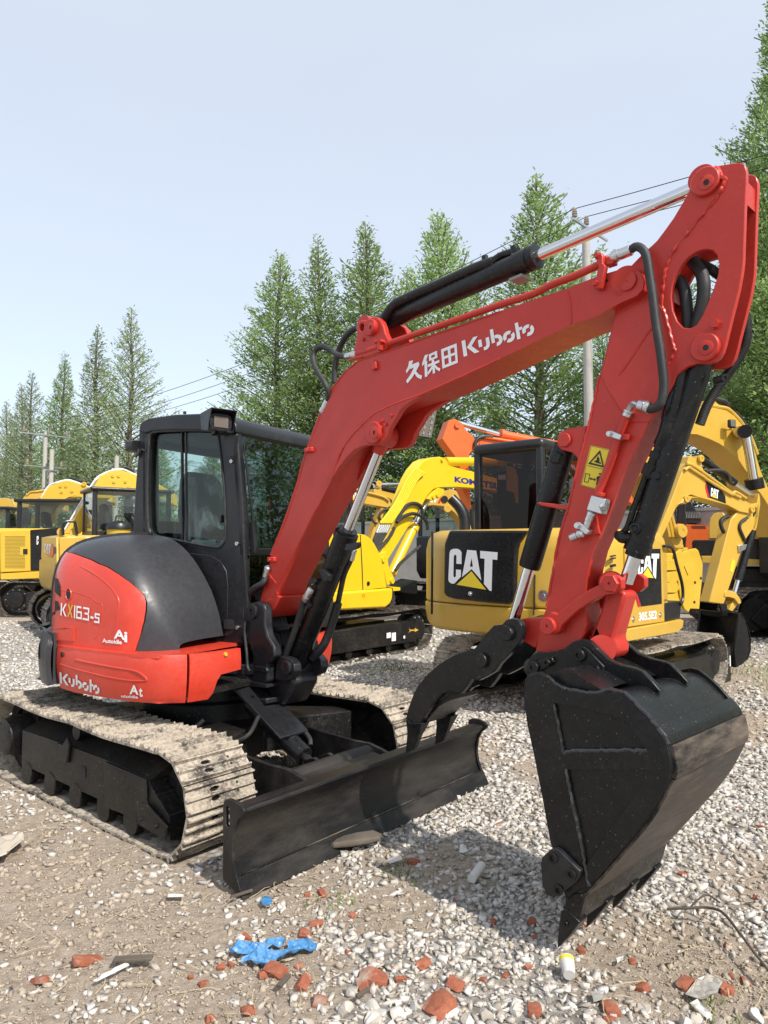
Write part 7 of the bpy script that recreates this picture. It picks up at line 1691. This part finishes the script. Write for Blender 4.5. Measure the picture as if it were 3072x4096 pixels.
tp('side_deck', rep, M_, [(885, 505), (1110, 508), (1700, 560), (1700, 620), (1100, 595), (890, 580)], -.12, 1.8, 'yel', re2.o, .015)
tp('lower_body', rep, M_, [(1380, 300), (1700, 300), (1700, 600), (1400, 560)], .1, 1.7, 'satin', re2.o, .02)
tp('undercarriage', rep, M_, [(1060, 700), (1120, 640), (1700, 640), (1700, 1190), (1300, 1180), (1100, 1100)], .1, 1.4, 'frame', re2.o, .03)
for y0 in (780, 940): tp('side_rail', rep, M_, [(1150, y0), (1700, y0 + 20), (1700, y0 + 34), (1150, y0 + 14)], .06, .1, 'frame', re2.o, .005)
tp('latch', rep, M_, [(1020, 400), (1075, 400), (1075, 470), (1020, 470)], -.12, -.1, 'satin', bxk, .008)
tp('white_sticker', rep, M_, [(1402, 865), (1435, 868), (1435, 900), (1402, 898)], .05, .06, 'white', re2.o, 0)
# ------------------------------------------------------------------ trees, wall, poles and wires
def leaf_mat(name, a, b_, tr=.45):
    m, n, l, b = nt(name); n.remove(b)
    g = n.new('ShaderNodeNewGeometry'); oi = n.new('ShaderNodeObjectInfo')
    c = ramp(n, l, g.outputs['Random Per Island'], [(0, a), (.6, tuple((x + y) / 2 for x, y in zip(a, b_))), (1, b_)])
    hs = n.new('ShaderNodeHueSaturation'); mr = n.new('ShaderNodeMapRange'); mr.inputs[3].default_value = .82; mr.inputs[4].default_value = 1.15
    l.new(oi.outputs['Random'], mr.inputs[0]); l.new(mr.outputs[0], hs.inputs['Value']); l.new(c.outputs[0], hs.inputs['Color'])
    d = n.new('ShaderNodeBsdfDiffuse'); t = n.new('ShaderNodeBsdfTranslucent'); mx = n.new('ShaderNodeMixShader'); mx.inputs[0].default_value = tr
    l.new(hs.outputs[0], d.inputs[0]); l.new(hs.outputs[0], t.inputs[0]); l.new(d.outputs[0], mx.inputs[1]); l.new(t.outputs[0], mx.inputs[2])
    l.new(mx.outputs[0], n['Material Output'].inputs[0]); return m
MT['leaf'] = leaf_mat('redwood_leaf', (.215, .315, .110), (.42, .56, .235), .58)
MT['leafp'] = leaf_mat('haze_paled_redwood_leaf', (.235, .300, .150), (.42, .51, .275), .55)  # distance haze on the far-left trees, put into a paler leaf colour
MT['leafb'] = leaf_mat('shrub_leaf', (.21, .27, .08), (.42, .50, .18), .55)
MT['bark'] = paint('bark', (.115, .088, .068), .9, .2, (.17, .15, .13), vary=.35, orange=.5)
MT['concrete'] = paint('concrete', (.42, .40, .37), .9, .5, (.26, .24, .21), vary=.15, orange=.3)
MT['ceramic'] = plain('brown_ceramic', (.30, .24, .20), .25)
def quad_mesh(name, C, U, V_, mat):
    n = len(C); P = np.stack([C - U, C + V_ * .55, C + U, C - V_ * .55], 1).reshape(-1, 3)
    me = bpy.data.meshes.new(name); me.vertices.add(4 * n); me.vertices.foreach_set('co', P.reshape(-1).astype(np.float32))
    me.loops.add(4 * n); me.loops.foreach_set('vertex_index', np.arange(4 * n, dtype=np.int32))
    me.polygons.add(n); me.polygons.foreach_set('loop_start', (np.arange(n) * 4).astype(np.int32)); me.polygons.foreach_set('loop_total', np.full(n, 4, np.int32))
    me.update(calc_edges=True); me.materials.append(mat); return me
def redwood(seed, H, R, sprays, leaf=.075, bare=.10, mat='leaf', wk=1.55):
    r = np.random.default_rng(seed); rr = random.Random(seed)
    tr = []; lean = [(rr.uniform(-.15, .15), rr.uniform(-.15, .15))]
    trunk = [Vector((math.sin(i * 1.3 + seed) * .05 * i / 8, math.cos(i * .9 + seed) * .05 * i / 8, H * .985 * i / 10)) for i in range(11)]
    parts = [tube(trunk, lambda t: .17 * (H / 14) * (1 - t) ** .8 + .012, 9, 2)]
    C, U, Vv = [], [], []
    nb = int(H * 13); lop = [rr.uniform(.75, 1.25) for _ in range(12)]
    tot = 0; br = []
    for i in range(nb):
        t = bare + (1 - bare) * (i + rr.random()) / nb
        az = i * 2.399 + rr.uniform(-.5, .5)
        prof = min(1.0, (1 - t) * wk + .03) ** .85 * (1.0 if t > .28 else .75 + .25 * t / .28)
        L = R * prof * lop[int((az % 6.283) / 6.283 * 11.99)] * rr.uniform(.72, 1.12)
        br.append((t, az, max(.18, L)))
    wsum = sum(b[2] ** 1.35 for b in br)
    for t, az, L in br:
        z0 = t * H * .985; k = t * 10; i0 = min(9, int(k)); base = trunk[i0].lerp(trunk[i0 + 1], k - i0)
        rise = (.42 + .85 * t) if L > .4 else 1.2
        d = Vector((math.cos(az), math.sin(az), rise)).normalized(); drp = rr.uniform(.02, .18) * L * (1 - t)
        P = [base + d * (L * q) + Vector((0, 0, -drp * q * q * 1.5)) + Vector((rr.gauss(0, .02), rr.gauss(0, .02), 0)) * q for q in (0, .33, .66, 1)]
        if L > .35: parts.append(tube(P, lambda q, L=L: .010 + .022 * L / R * (1 - q) * (H / 14), 4, 1))
        m = max(8, int(sprays * L ** 1.35 / wsum))
        q = r.beta(2.2, .95, m); side = np.clip(r.normal(0, 1, m), -1.7, 1.7) * (.10 + .20 * L * (1 - .55 * q)) ; vz = r.normal(0, .10, m) + r.normal(0, .05, m)
        # twigs: bunch sprays into clumps along the branch
        cl_ = r.uniform(0, 1, max(3, int(L * 5))); pick = cl_[r.integers(0, len(cl_), m)]
        q = np.clip(.45 * q + .55 * np.clip(pick + r.normal(0, .06, m), 0, 1.0), .02, 1.0)
        b0 = np.array(P[0]); b1 = np.array(P[1]); b2 = np.array(P[2]); b3 = np.array(P[3])
        qq = q[:, None] * 3; seg = np.clip(qq.astype(int), 0, 2); w = qq - seg
        pts = np.where(seg == 0, b0 + (b1 - b0) * w, np.where(seg == 1, b1 + (b2 - b1) * w, b2 + (b3 - b2) * w))
        px = np.array((-math.sin(az), math.cos(az), 0))
        c = pts + px * side[:, None] + np.array((0, 0, 1)) * (vz - .06)[:, None]
        u = np.array(d)[None] * r.uniform(.2, 1.0, (m, 1)) + px[None] * np.sign(side)[:, None] * r.uniform(.2, 1, (m, 1)) + r.normal(0, .35, (m, 3)); u /= np.linalg.norm(u, axis=1, keepdims=True)
        v = np.cross(u, r.normal(0, 1, (m, 3)) * .8 + np.array((0, 0, 1))); v /= np.linalg.norm(v, axis=1, keepdims=True) + 1e-6
        s = leaf * r.uniform(.6, 1.5, (m, 1))
        C.append(c); U.append(u * s); Vv.append(v * s * .75)
    return mesh('trunk', *join(*parts), MT['bark'], 50, False), quad_mesh('crown', np.concatenate(C), np.concatenate(U), np.concatenate(Vv), MT[mat])
TREES = [redwood(1, 14, 2.75, 27000, .062, wk=1.75), redwood(2, 14, 2.45, 20000, .062), redwood(3, 14, 2.45, 27000, .062, bare=.05, wk=2.6), redwood(4, 14, 2.3, 12500, .062, mat='leafp'), redwood(5, 14, 2.8, 16000, .062, mat='leafp'), redwood(6, 14, 3.1, 31000, .066, bare=.04), redwood(7, 14, 2.7, 62000, .046, bare=.04)]
def tree(px_, top, dist, kind, label, wide=1.0, rz=0.0, group='dawn redwood trees in the row behind the yard'):
    x = (px_ - CX) / F * dist; y = dist
    h = 1.485 + (2203.5 - top) / F * dist
    t = thing('redwood_tree', label, 'tree', (x, y, -.02), group); k = h / 14.0
    t.rotation_euler = (0, 0, rz); t.scale = (k * wide * (1.16 if dist < 32 and dist > 20 else 1.0),) * 2 + (k,)
    for nm, me in zip(('trunk', 'crown'), TREES[kind]):
        o = bpy.data.objects.new(nm, me); col.objects.link(o); o.parent = t
    return t
tree(14, 1590, 64, 4, 'small pale redwood at the far left edge of the photo', 1.1, .3)
tree(76, 1520, 57, 3, 'thin pale redwood second from the left edge', 1.2, 1.3)
tree(112, 1472, 54, 4, 'pale redwood third from the left edge', 1.1, 2.3)
tree(239, 1388, 47, 1, 'slim redwood above the two left utility poles', 1.1, .7)
tree(300, 1640, 45, 5, 'low bushy redwood filling the gap right of the left poles', 1.0, 1.7)
tree(372, 1285, 42, 3, 'sparse brownish redwood left of the tall pale one', 1.45, 2.9)
tree(512, 1198, 38, 4, 'tall pale redwood standing alone left of the black cab', 1.15, .2)
tree(640, 1750, 41, 5, 'low redwood crown just left of the black cab roof', 1.0, 4.0)
tree(1105, 968, 31, 0, 'tall redwood rising directly above the black cab', 1.12, .9)
tree(1268, 900, 29.5, 1, 'slender redwood behind the hoses of the boom knee', 1.1, 2.2)
tree(1468, 840, 28.3, 0, 'redwood behind the root of the red boom', 1.08, 3.3)
tree(1630, 1035, 30, 1, 'short redwood between two tall ones behind the boom', 1.1, 5.0)
tree(1759, 790, 27, 2, 'broad redwood above the lettering on the boom', 1.0, .6)
tree(1985, 1500, 27, 5, 'low redwood filling the space under the red boom', .95, 2.6)
tree(2166, 632, 24, 2, 'redwood just left of the concrete utility pole', 1.05, 1.9)
tree(2420, 1250, 22.5, 5, 'redwood behind the concrete utility pole', 1.0, 3.7)
tree(2700, 900, 21, 5, 'redwood hidden mostly behind the red arm head', 1.0, .8)
tree(3200, -330, 17, 6, 'very tall dark redwood running off the right edge', .95, 2.0)
tree(3060, 560, 19, 6, 'dark redwood right of the arm head', 1.3, 4.4)
tree(850, 1720, 36, 5, 'low redwood seen through the cab windows', 1.0, 5.2)
tree(1390, 1480, 33, 5, 'low redwood between trunks behind the boom foot', 1.0, 1.1)
# bushes along the foot of the trees
r5 = np.random.default_rng(9)
def bush_mass(name, spans, mat, label=None):
    C, U, Vv = [], [], []
    for x0, y0, x1, y1, h, n in spans:
        m = n; t = r5.uniform(0, 1, m); lump = (np.sin(t * 47 + x0) * .25 + np.sin(t * 19) * .2 + .75)
        z = r5.beta(1.3, 1.2, m) * h * lump; dp = r5.normal(0, .9, m)
        nx, ny = -(y1 - y0), (x1 - x0); q = math.hypot(nx, ny); nx, ny = nx / q, ny / q
        c = np.stack([x0 + (x1 - x0) * t + nx * dp, y0 + (y1 - y0) * t + ny * dp, z], 1)
        u = r5.normal(0, 1, (m, 3)); u /= np.linalg.norm(u, axis=1, keepdims=True); v = np.cross(u, r5.normal(0, 1, (m, 3))); v /= np.linalg.norm(v, axis=1, keepdims=True)
        s = r5.uniform(.06, .15, (m, 1)); C.append(c); U.append(u * s); Vv.append(v * s)
    o = bpy.data.objects.new(name, quad_mesh(name, np.concatenate(C), np.concatenate(U), np.concatenate(Vv), MT[mat])); col.objects.link(o); o['kind'] = 'stuff'; return o
bush_mass('undergrowth', [(-38, 62, -17, 41, 3.4, 26000), (-17, 43, -3, 31, 3.0, 20000), (-3, 30.5, 9, 20.5, 3.0, 20000), (9, 20, 16, 13, 3.2, 12000), (-30, 48, -20, 42, 2.6, 12000)], 'leafb')
bush_mass('woodland', [(13, 16, 34, -6, 13, 70000)], 'leaf')          # the row of trees goes on as a dense belt beyond the right edge
# concrete wall along the yard
wa, wb = Vector((29.0, -5.0, 0)), Vector((-24.0, 48.0, 0)); wd = (wb - wa).normalized(); wn_ = Vector((-wd.y, wd.x, 0))
wall = obj('boundary_wall', extrude([wa, wb, wb + wn_ * -.2, wa + wn_ * -.2], Z * 2.42), MT['concrete'], None, bevel=.01)
tag(wall, 'grey concrete boundary wall behind the parked machines', 'wall')
obj('coping', extrude([wa + wn_ * .04 + Z * 2.423, wb + wn_ * .04 + Z * 2.423, wb + wn_ * -.24 + Z * 2.423, wa + wn_ * -.24 + Z * 2.423], Z * .08), MT['concrete'], wall)
# utility poles
def insulator(p, parent, s=1.0):
    obj('insulator', lathe(p, Z, [(0, .02), (.05, .02), (.05, .07), (.08, .075), (.10, .05), (.13, .075), (.16, .05), (.19, .07), (.22, .045), (.25, .055), (.29, .03), (.30, .01)] if s == 1 else [(z * s, q * s) for z, q in [(0, .02), (.05, .02), (.05, .07), (.10, .05), (.16, .07), (.22, .05), (.30, .02)]], 12), MT['ceramic'], parent)
pd_ = Vector((-1, 1, 0)).normalized(); pc_ = Vector((1, 1, 0)).normalized()
def pole(px_, top, dist, label, r0, r1, arms):
    x = (px_ - CX) / F * dist; h = 1.485 + (2203.5 - top) / F * dist
    t = thing('utility_pole', label, 'pole', (x, dist, 0), 'utility poles')
    sh = obj('shaft', cyl((x, dist, -.02), (x, dist, h), r0, 18, r1), MT['concrete'], t); b = Vector((x, dist, 0)); ends = []
    for z, L, pts in arms:
        ca = obj('crossarm', box(b + Z * (h - z) - pd_ * (r1 + .035), pc_, pd_, Z, L, .06, .06), MT['zinc'], t)
        for q in pts: insulator(b + Z * (h - z + .03) + pc_ * q - pd_ * (r1 + .035), ca); ends.append(b + Z * (h - z + .30) + pc_ * q - pd_ * (r1 + .035))
    return ends
e1 = pole(2363, 880, 19, 'round concrete utility pole with insulators right of the boom', .155, .105, [(.12, 1.9, (-.85, -.22, .5))])
e2 = pole(172, 1727, 35, 'taller of the two grey utility poles at left with two crossarms', .14, .095, [(.15, 2.4, (-1.05, 0.1, 1.0)), (1.75, 2.0, (-.85, .75))])
pole(199, 1796, 34.5, 'shorter utility pole standing right beside the taller left one', .14, .10, [(1.05, .6, ())])
pole(461, 1823, 33, 'bare top of a utility pole just left of the black cab', .12, .10, [])
def wire(a, b, sag, label):
    P = [a.lerp(b, i / 24) - Z * (sag * 4 * (i / 24) * (1 - i / 24)) for i in range(25)]
    o = obj('power_line', tube(P, .011, 5, 1), MT['ink']); tag(o, label, 'cable', 'overhead power lines'); return o
far_ = [Vector((34, -10, 0)) + pc_ * q + Z * 10.9 for q in (-.85, -.22, .5)]
for i, nm in enumerate(('uppermost', 'middle', 'lowest')):
    wire(e1[i], e2[i], .9, '%s of the three black wires crossing behind the boom towards the left poles' % nm)
    wire(e1[i], far_[i], 1.2, '%s of the three black wires running from the pole to the upper right' % nm)
# ------------------------------------------------------------------ litter on the ground
def chunk(seed, dims, rough_=.05):
    bm = bmesh.new(); bmesh.ops.create_icosphere(bm, subdivisions=2, radius=1)
    V = np.array([v.co[:] for v in bm.verts]); Fc = [tuple(v.index for v in f.verts) for f in bm.faces]; bm.free()
    r = np.random.default_rng(seed)
    pl = [(np.array(a, float), d) for a, d in (((1, 0, 0), .62), ((-1, 0, 0), .62), ((0, 1, 0), .6), ((0, -1, 0), .6), ((0, 0, 1), .58), ((0, 0, -1), .58))]
    for _ in range(4):
        n = r.normal(size=3); n /= np.linalg.norm(n); pl.append((n, r.uniform(.5, .78)))
    for n, d in pl:
        n = n / np.linalg.norm(n); k = V @ n; o = k > d; V[o] -= np.outer(k[o] - d, n)
    V += r.normal(0, rough_ * .35, V.shape); V /= .6
    return [tuple(v) for v in V * np.array(dims) / 2], Fc
def lay(name, x, y, dims, seed, mat, label, cat, group, rz, lift=.22, tilt=.25):
    p = gpt(x, y, .01); o = bpy.data.objects.new(name, mesh(name, *chunk(seed, dims), MT[mat], 30, False)); col.objects.link(o)
    rr = random.Random(seed); o.location = (p.x, p.y, ground_h(p.x, p.y) + dims[2] * lift); o.rotation_euler = (rr.gauss(0, tilt), rr.gauss(0, tilt), rz)
    return tag(o, label, cat, group)
BG = 'broken bricks lying in the gravel'
big = [(1491, 3905, (.115, .085, .055), 'jagged three-pointed red brick piece in the gravel right of the blue plastic'), (1452, 3935, (.075, .05, .04), 'red brick splinter under the jagged three-pointed piece'),
       (1760, 4020, (.120, .115, .05), 'largest flat orange brick slab at the bottom edge of the photo'), (1102, 3885, (.095, .06, .045), 'wide red brick piece just below the blue plastic'),
       (1213, 3930, (.075, .05, .04), 'red brick piece with a pale patch below the blue plastic'), (1278, 3998, (.055, .05, .035), 'small square brick piece left of the jagged one'),
       (991, 4030, (.065, .05, .035), 'brick chip lowest on the left near the bottom edge'), (352, 3830, (.13, .06, .03), 'flat brick fragment sunk in soil left of the blue plastic'),
       (157, 3908, (.08, .045, .03), 'brick fragment in soil near the left edge'), (1222, 3733, (.05, .055, .035), 'upright brick chip above the right end of the blue plastic'),
       (1265, 3690, (.07, .04, .03), 'brick fragment farther up behind the blue plastic'), (1291, 3565, (.07, .035, .03), 'brick chip in front of the dozer blade corner'),
       (1694, 3858, (.075, .045, .03), 'tan brick piece right of the jagged one'), (1824, 3938, (.07, .06, .045), 'crumbling brick lump above the largest slab'),
       (2139, 4040, (.07, .055, .04), 'brick piece on the bottom edge below the bucket tooth'), (1654, 3437, (.07, .045, .04), 'red brick chunk in the shadow between blade and bucket'),
       (2565, 3946, (.05, .05, .035), 'brick chip in soil right of the bucket tooth'), (2741, 3922, (.11, .05, .03), 'long brick fragment in soil at the lower right'),
       (2907, 3950, (.055, .06, .035), 'brick fragment nearest the lower right edge'), (2444, 4032, (.07, .06, .04), 'rounded brick piece on the bottom edge right of the tooth'),
       (2760, 3215, (.09, .05, .035), 'flat brick piece on the gravel right of the bucket'), (3040, 3300, (.07, .06, .03), 'brick at the right edge beside the bucket'), (2130, 3680, (.05, .04, .03), 'brick chip beside the nearest bucket tooth')]
for i, (x, y, d, lab) in enumerate(big): lay('broken_brick', x, y, tuple(v * .82 for v in d), 100 + i, 'brick', lab, 'brick', BG, i * 1.9)
rr5 = random.Random(77)
for i in range(46):
    y = 3180 + 900 * rr5.random() ** .8; x = rr5.uniform(700, 3050)
    q = gpt(x, y, 0)
    if y < 3500 and 850 < x < 1950: continue
    lay('brick_chip', x, y, (rr5.uniform(.018, .042), rr5.uniform(.015, .03), rr5.uniform(.012, .025)), 200 + i % 9, 'brick', 'tiny red brick crumb among the pebbles', 'brick', 'tiny brick crumbs', rr5.uniform(0, 6))
# blue plastic sheet, torn and crumpled
def sheet_on_ground(name, outline, mat, amp, seed, label, cat, step=.012, base=.018, freq=22):
    P2 = [gpt(x, y, .02).xy for x, y in outline]; V = list(P2); n = len(V); Ed = [(i, (i + 1) % n) for i in range(n)]
    def inside(p):
        c = False
        for i in range(n):
            a, b = P2[i], P2[(i + 1) % n]
            if (a.y > p[1]) != (b.y > p[1]) and p[0] < (b.x - a.x) * (p[1] - a.y) / (b.y - a.y) + a.x: c = not c
        return c
    x0, x1 = min(p.x for p in P2), max(p.x for p in P2); y0, y1 = min(p.y for p in P2), max(p.y for p in P2)
    x = x0
    while x < x1:
        y = y0
        while y < y1:
            if inside((x, y)): V.append(Vector((x + noise.noise(Vector((x * 90, y * 90, 1))) * step * .4, y + noise.noise(Vector((x * 90, y * 90, 7))) * step * .4)))
            y += step
        x += step
    vo, _, fo, _, _, _ = delaunay_2d_cdt(V, Ed, [], 0, 1e-5)
    Fc = [tuple(f) for f in fo if inside((sum(vo[i].x for i in f) / 3, sum(vo[i].y for i in f) / 3))]
    S = Vector((seed, seed * 2, 0))
    V3 = [(p.x, p.y, ground_h(p.x, p.y) + base + amp * (abs(noise.noise(Vector((p.x, p.y, 0)) * freq + S)) * 1.2 + .5 * noise.noise(Vector((p.x, p.y, 0)) * freq * 2.3 + S) + .3)) for p in vo]
    o = obj(name, (V3, Fc), MT[mat], None, smooth=22, fix=False); return tag(o, label, cat)
MT['bluep'] = paint('blue_plastic', (.06, .22, .44), .38, .5, (.36, .42, .48), vary=.3, orange=0)
MT['filmp'] = paint('dirty_film', (.34, .32, .29), .4, .6, (.30, .26, .21), vary=.2, orange=.2)
MT['paper'] = paint('white_paper', (.60, .58, .54), .7, .35, vary=.08, orange=.1)
S8 = (900, 3650, 1.0504)
sheet_on_ground('plastic_sheet', W(S8, (12, 150), (30, 138), (45, 100), (52, 118), (110, 116), (158, 122), (150, 110), (205, 100), (228, 106), (226, 128), (205, 136), (180, 132), (150, 142), (210, 150), (240, 135), (238, 118), (262, 108), (300, 106), (335, 118), (354, 122), (346, 142), (300, 150), (250, 168), (206, 182), (180, 196), (140, 204), (96, 192), (62, 186), (64, 176), (95, 166), (120, 152), (90, 150), (50, 158)), 'bluep', .022, 3.1, 'torn crumpled sheet of blue plastic lying on the gravel', 'plastic', .008, .016, 34)
sheet_on_ground('plastic_scrap', T(1040, 3585, 1, [(0, 20), (20, 0), (50, 12), (45, 35), (15, 40)]), 'bluep', .012, 1.2, 'small blue plastic scrap above the left end of the large blue sheet', 'plastic')
for nm, pts, lab in (('paper_strip', [(672, 3566), (735, 3566), (735, 3582), (670, 3582)], 'short white paper strip on the soil left of centre'),
                     ('white_strip', [(372, 3908), (440, 3880), (510, 3846), (518, 3856), (450, 3892), (384, 3920)], 'long curved white plastic strip at lower left'),
                     ('paper_scrap', [(1840, 3372), (1858, 3370), (1872, 3400), (1850, 3412), (1836, 3400)], 'crumpled white scrap in the shadow near the blade'),
                     ('paper_scrap', [(1545, 3440), (1600, 3420), (1612, 3432), (1560, 3455)], 'folded white scrap just right of the wooden bark piece'),
                     ('paper_scrap', [(1580, 4004), (1604, 4000), (1608, 4016), (1584, 4022)], 'white chip near the largest brick slab'),
                     ('foam_piece', [(2365, 3970), (2420, 3972), (2425, 4000), (2375, 4008)], 'crumbly white foam lump at the bottom right of the tooth'),
                     ('plastic_film', [(2740, 3970), (2790, 3915), (2850, 3905), (2890, 3930), (2870, 3975), (2790, 4000)], 'pale clear plastic film at the lower right'),
                     ('paper_scrap', [(2760, 4010), (2790, 4000), (2850, 4060), (2830, 4070)], 'pinkish white paper curl at the lower right corner'),
                     ('teal_scrap', [(2465, 3835), (2495, 3822), (2490, 3845), (2470, 3850)], 'tiny pale teal scrap on soil right of the tooth')):
    sheet_on_ground(nm, pts, 'filmp' if 'film' in nm or 'foam' in nm else 'paper', .012, len(lab), lab, 'litter', .008)
tag(obj('plastic_tube', tube([gpt(1887, 3515, .03), gpt(1905, 3490, .035), gpt(1925, 3462, .03)], .020, 12), MT['paper']), 'white plastic tube lying in the shadow left of the bucket', 'litter')
cp = gpt(2268, 3880, .03); co = obj('paper_cup', lathe(cp - Vector((.0, .03, 0)), Vector((.1, .9, .25)), [(0, .020), (.065, .027), (.066, .024), (.01, .018)], 18), MT['paper']); tag(co, 'small white paper cup with yellow rim below the bucket tooth', 'cup')
obj('rim_band', lathe(cp - Vector((.0, .03, 0)) + Vector((.1, .9, .25)).normalized() * .050, Vector((.1, .9, .25)), [(0, .0262), (.012, .0272)], 18), MT['sticker'], co)
# bark piece by the blade, planks and twigs
MT['wood'] = paint('grey_wood', (.105, .085, .065), .9, .4, (.19, .165, .135), vary=.35, orange=.6)
wp_ = gpt(1420, 3375, .03)
bkp = loft([(wp_ + Vector((-.13, -.03, .005)), Vector((.2, .9, 0)).normalized(), Z, .03, .02), (wp_ + Vector((-.09, -.02, .015)), Vector((.2, .9, 0)).normalized(), Z, .10, .028), (wp_ + Vector((0, .01, .02)), Vector((.2, .9, 0)).normalized(), Z, .13, .032), (wp_ + Vector((.08, .05, .015)), Vector((.2, .9, 0)).normalized(), Z, .11, .026), (wp_ + Vector((.13, .07, .005)), Vector((.2, .9, 0)).normalized(), Z, .05, .02)], 24)
bkp = ([v + Vector((0, 0, .010 * noise.noise(Vector((v.x * 120, v.y * 30, v.z * 30))))) for v in bkp[0]], bkp[1])
tag(obj('bark_piece', bkp, MT['wood'], None, smooth=30), 'grey weathered slab of bark lying against the dozer blade', 'wood')
for i, (x0, y0, x1, y1, w, lab) in enumerate(((455, 3838, 610, 3830, .03, 'weathered wood splinter at lower left'), (1115, 3945, 1155, 3900, .02, 'short wood splinter left of the pale-patched brick'), (1425, 3985, 1475, 3955, .014, 'pale wood chip below the jagged brick'), (920, 3590, 1010, 3560, .012, 'thin stick in front of the blade corner'))):
    a, b = gpt(x0, y0, .025), gpt(x1, y1, .03); d = (b - a)
    tag(obj('wood_splinter', box((a + b) / 2, d.normalized(), Vector((-d.y, d.x, 0)).normalized(), Z, d.length, w, .010), MT['wood'], None, bevel=.002), lab, 'wood')
tw = obj('dry_twig', tube([gpt(*p, z) for p, z in (((2668, 3636), .03), ((2760, 3632), .05), ((2830, 3630), .06), ((2890, 3650), .07), ((2950, 3720), .07), ((3010, 3800), .06), ((3090, 3900), .05))], .0055, 7), MT['wood']); tag(tw, 'bent dry twig on the gravel at the right edge', 'twig')
obj('side_shoot', tube([gpt(2760, 3632, .05), gpt(2790, 3600, .08), gpt(2830, 3580, .09), gpt(2880, 3610, .08)], .004, 6), MT['wood'], tw)
MT['cloth'] = paint('dirty_cloth', (.42, .37, .30), .9, .5, vary=.2, orange=.2)
sheet_on_ground('cloth_bag', W(R6, (-60, 1080), (40, 1060), (100, 1050), (138, 1065), (145, 1090), (120, 1120), (60, 1140), (40, 1185), (-60, 1200)), 'cloth', .05, 9.7, 'beige rag lying on the soil at the left edge', 'rag', .02, .02, 9)
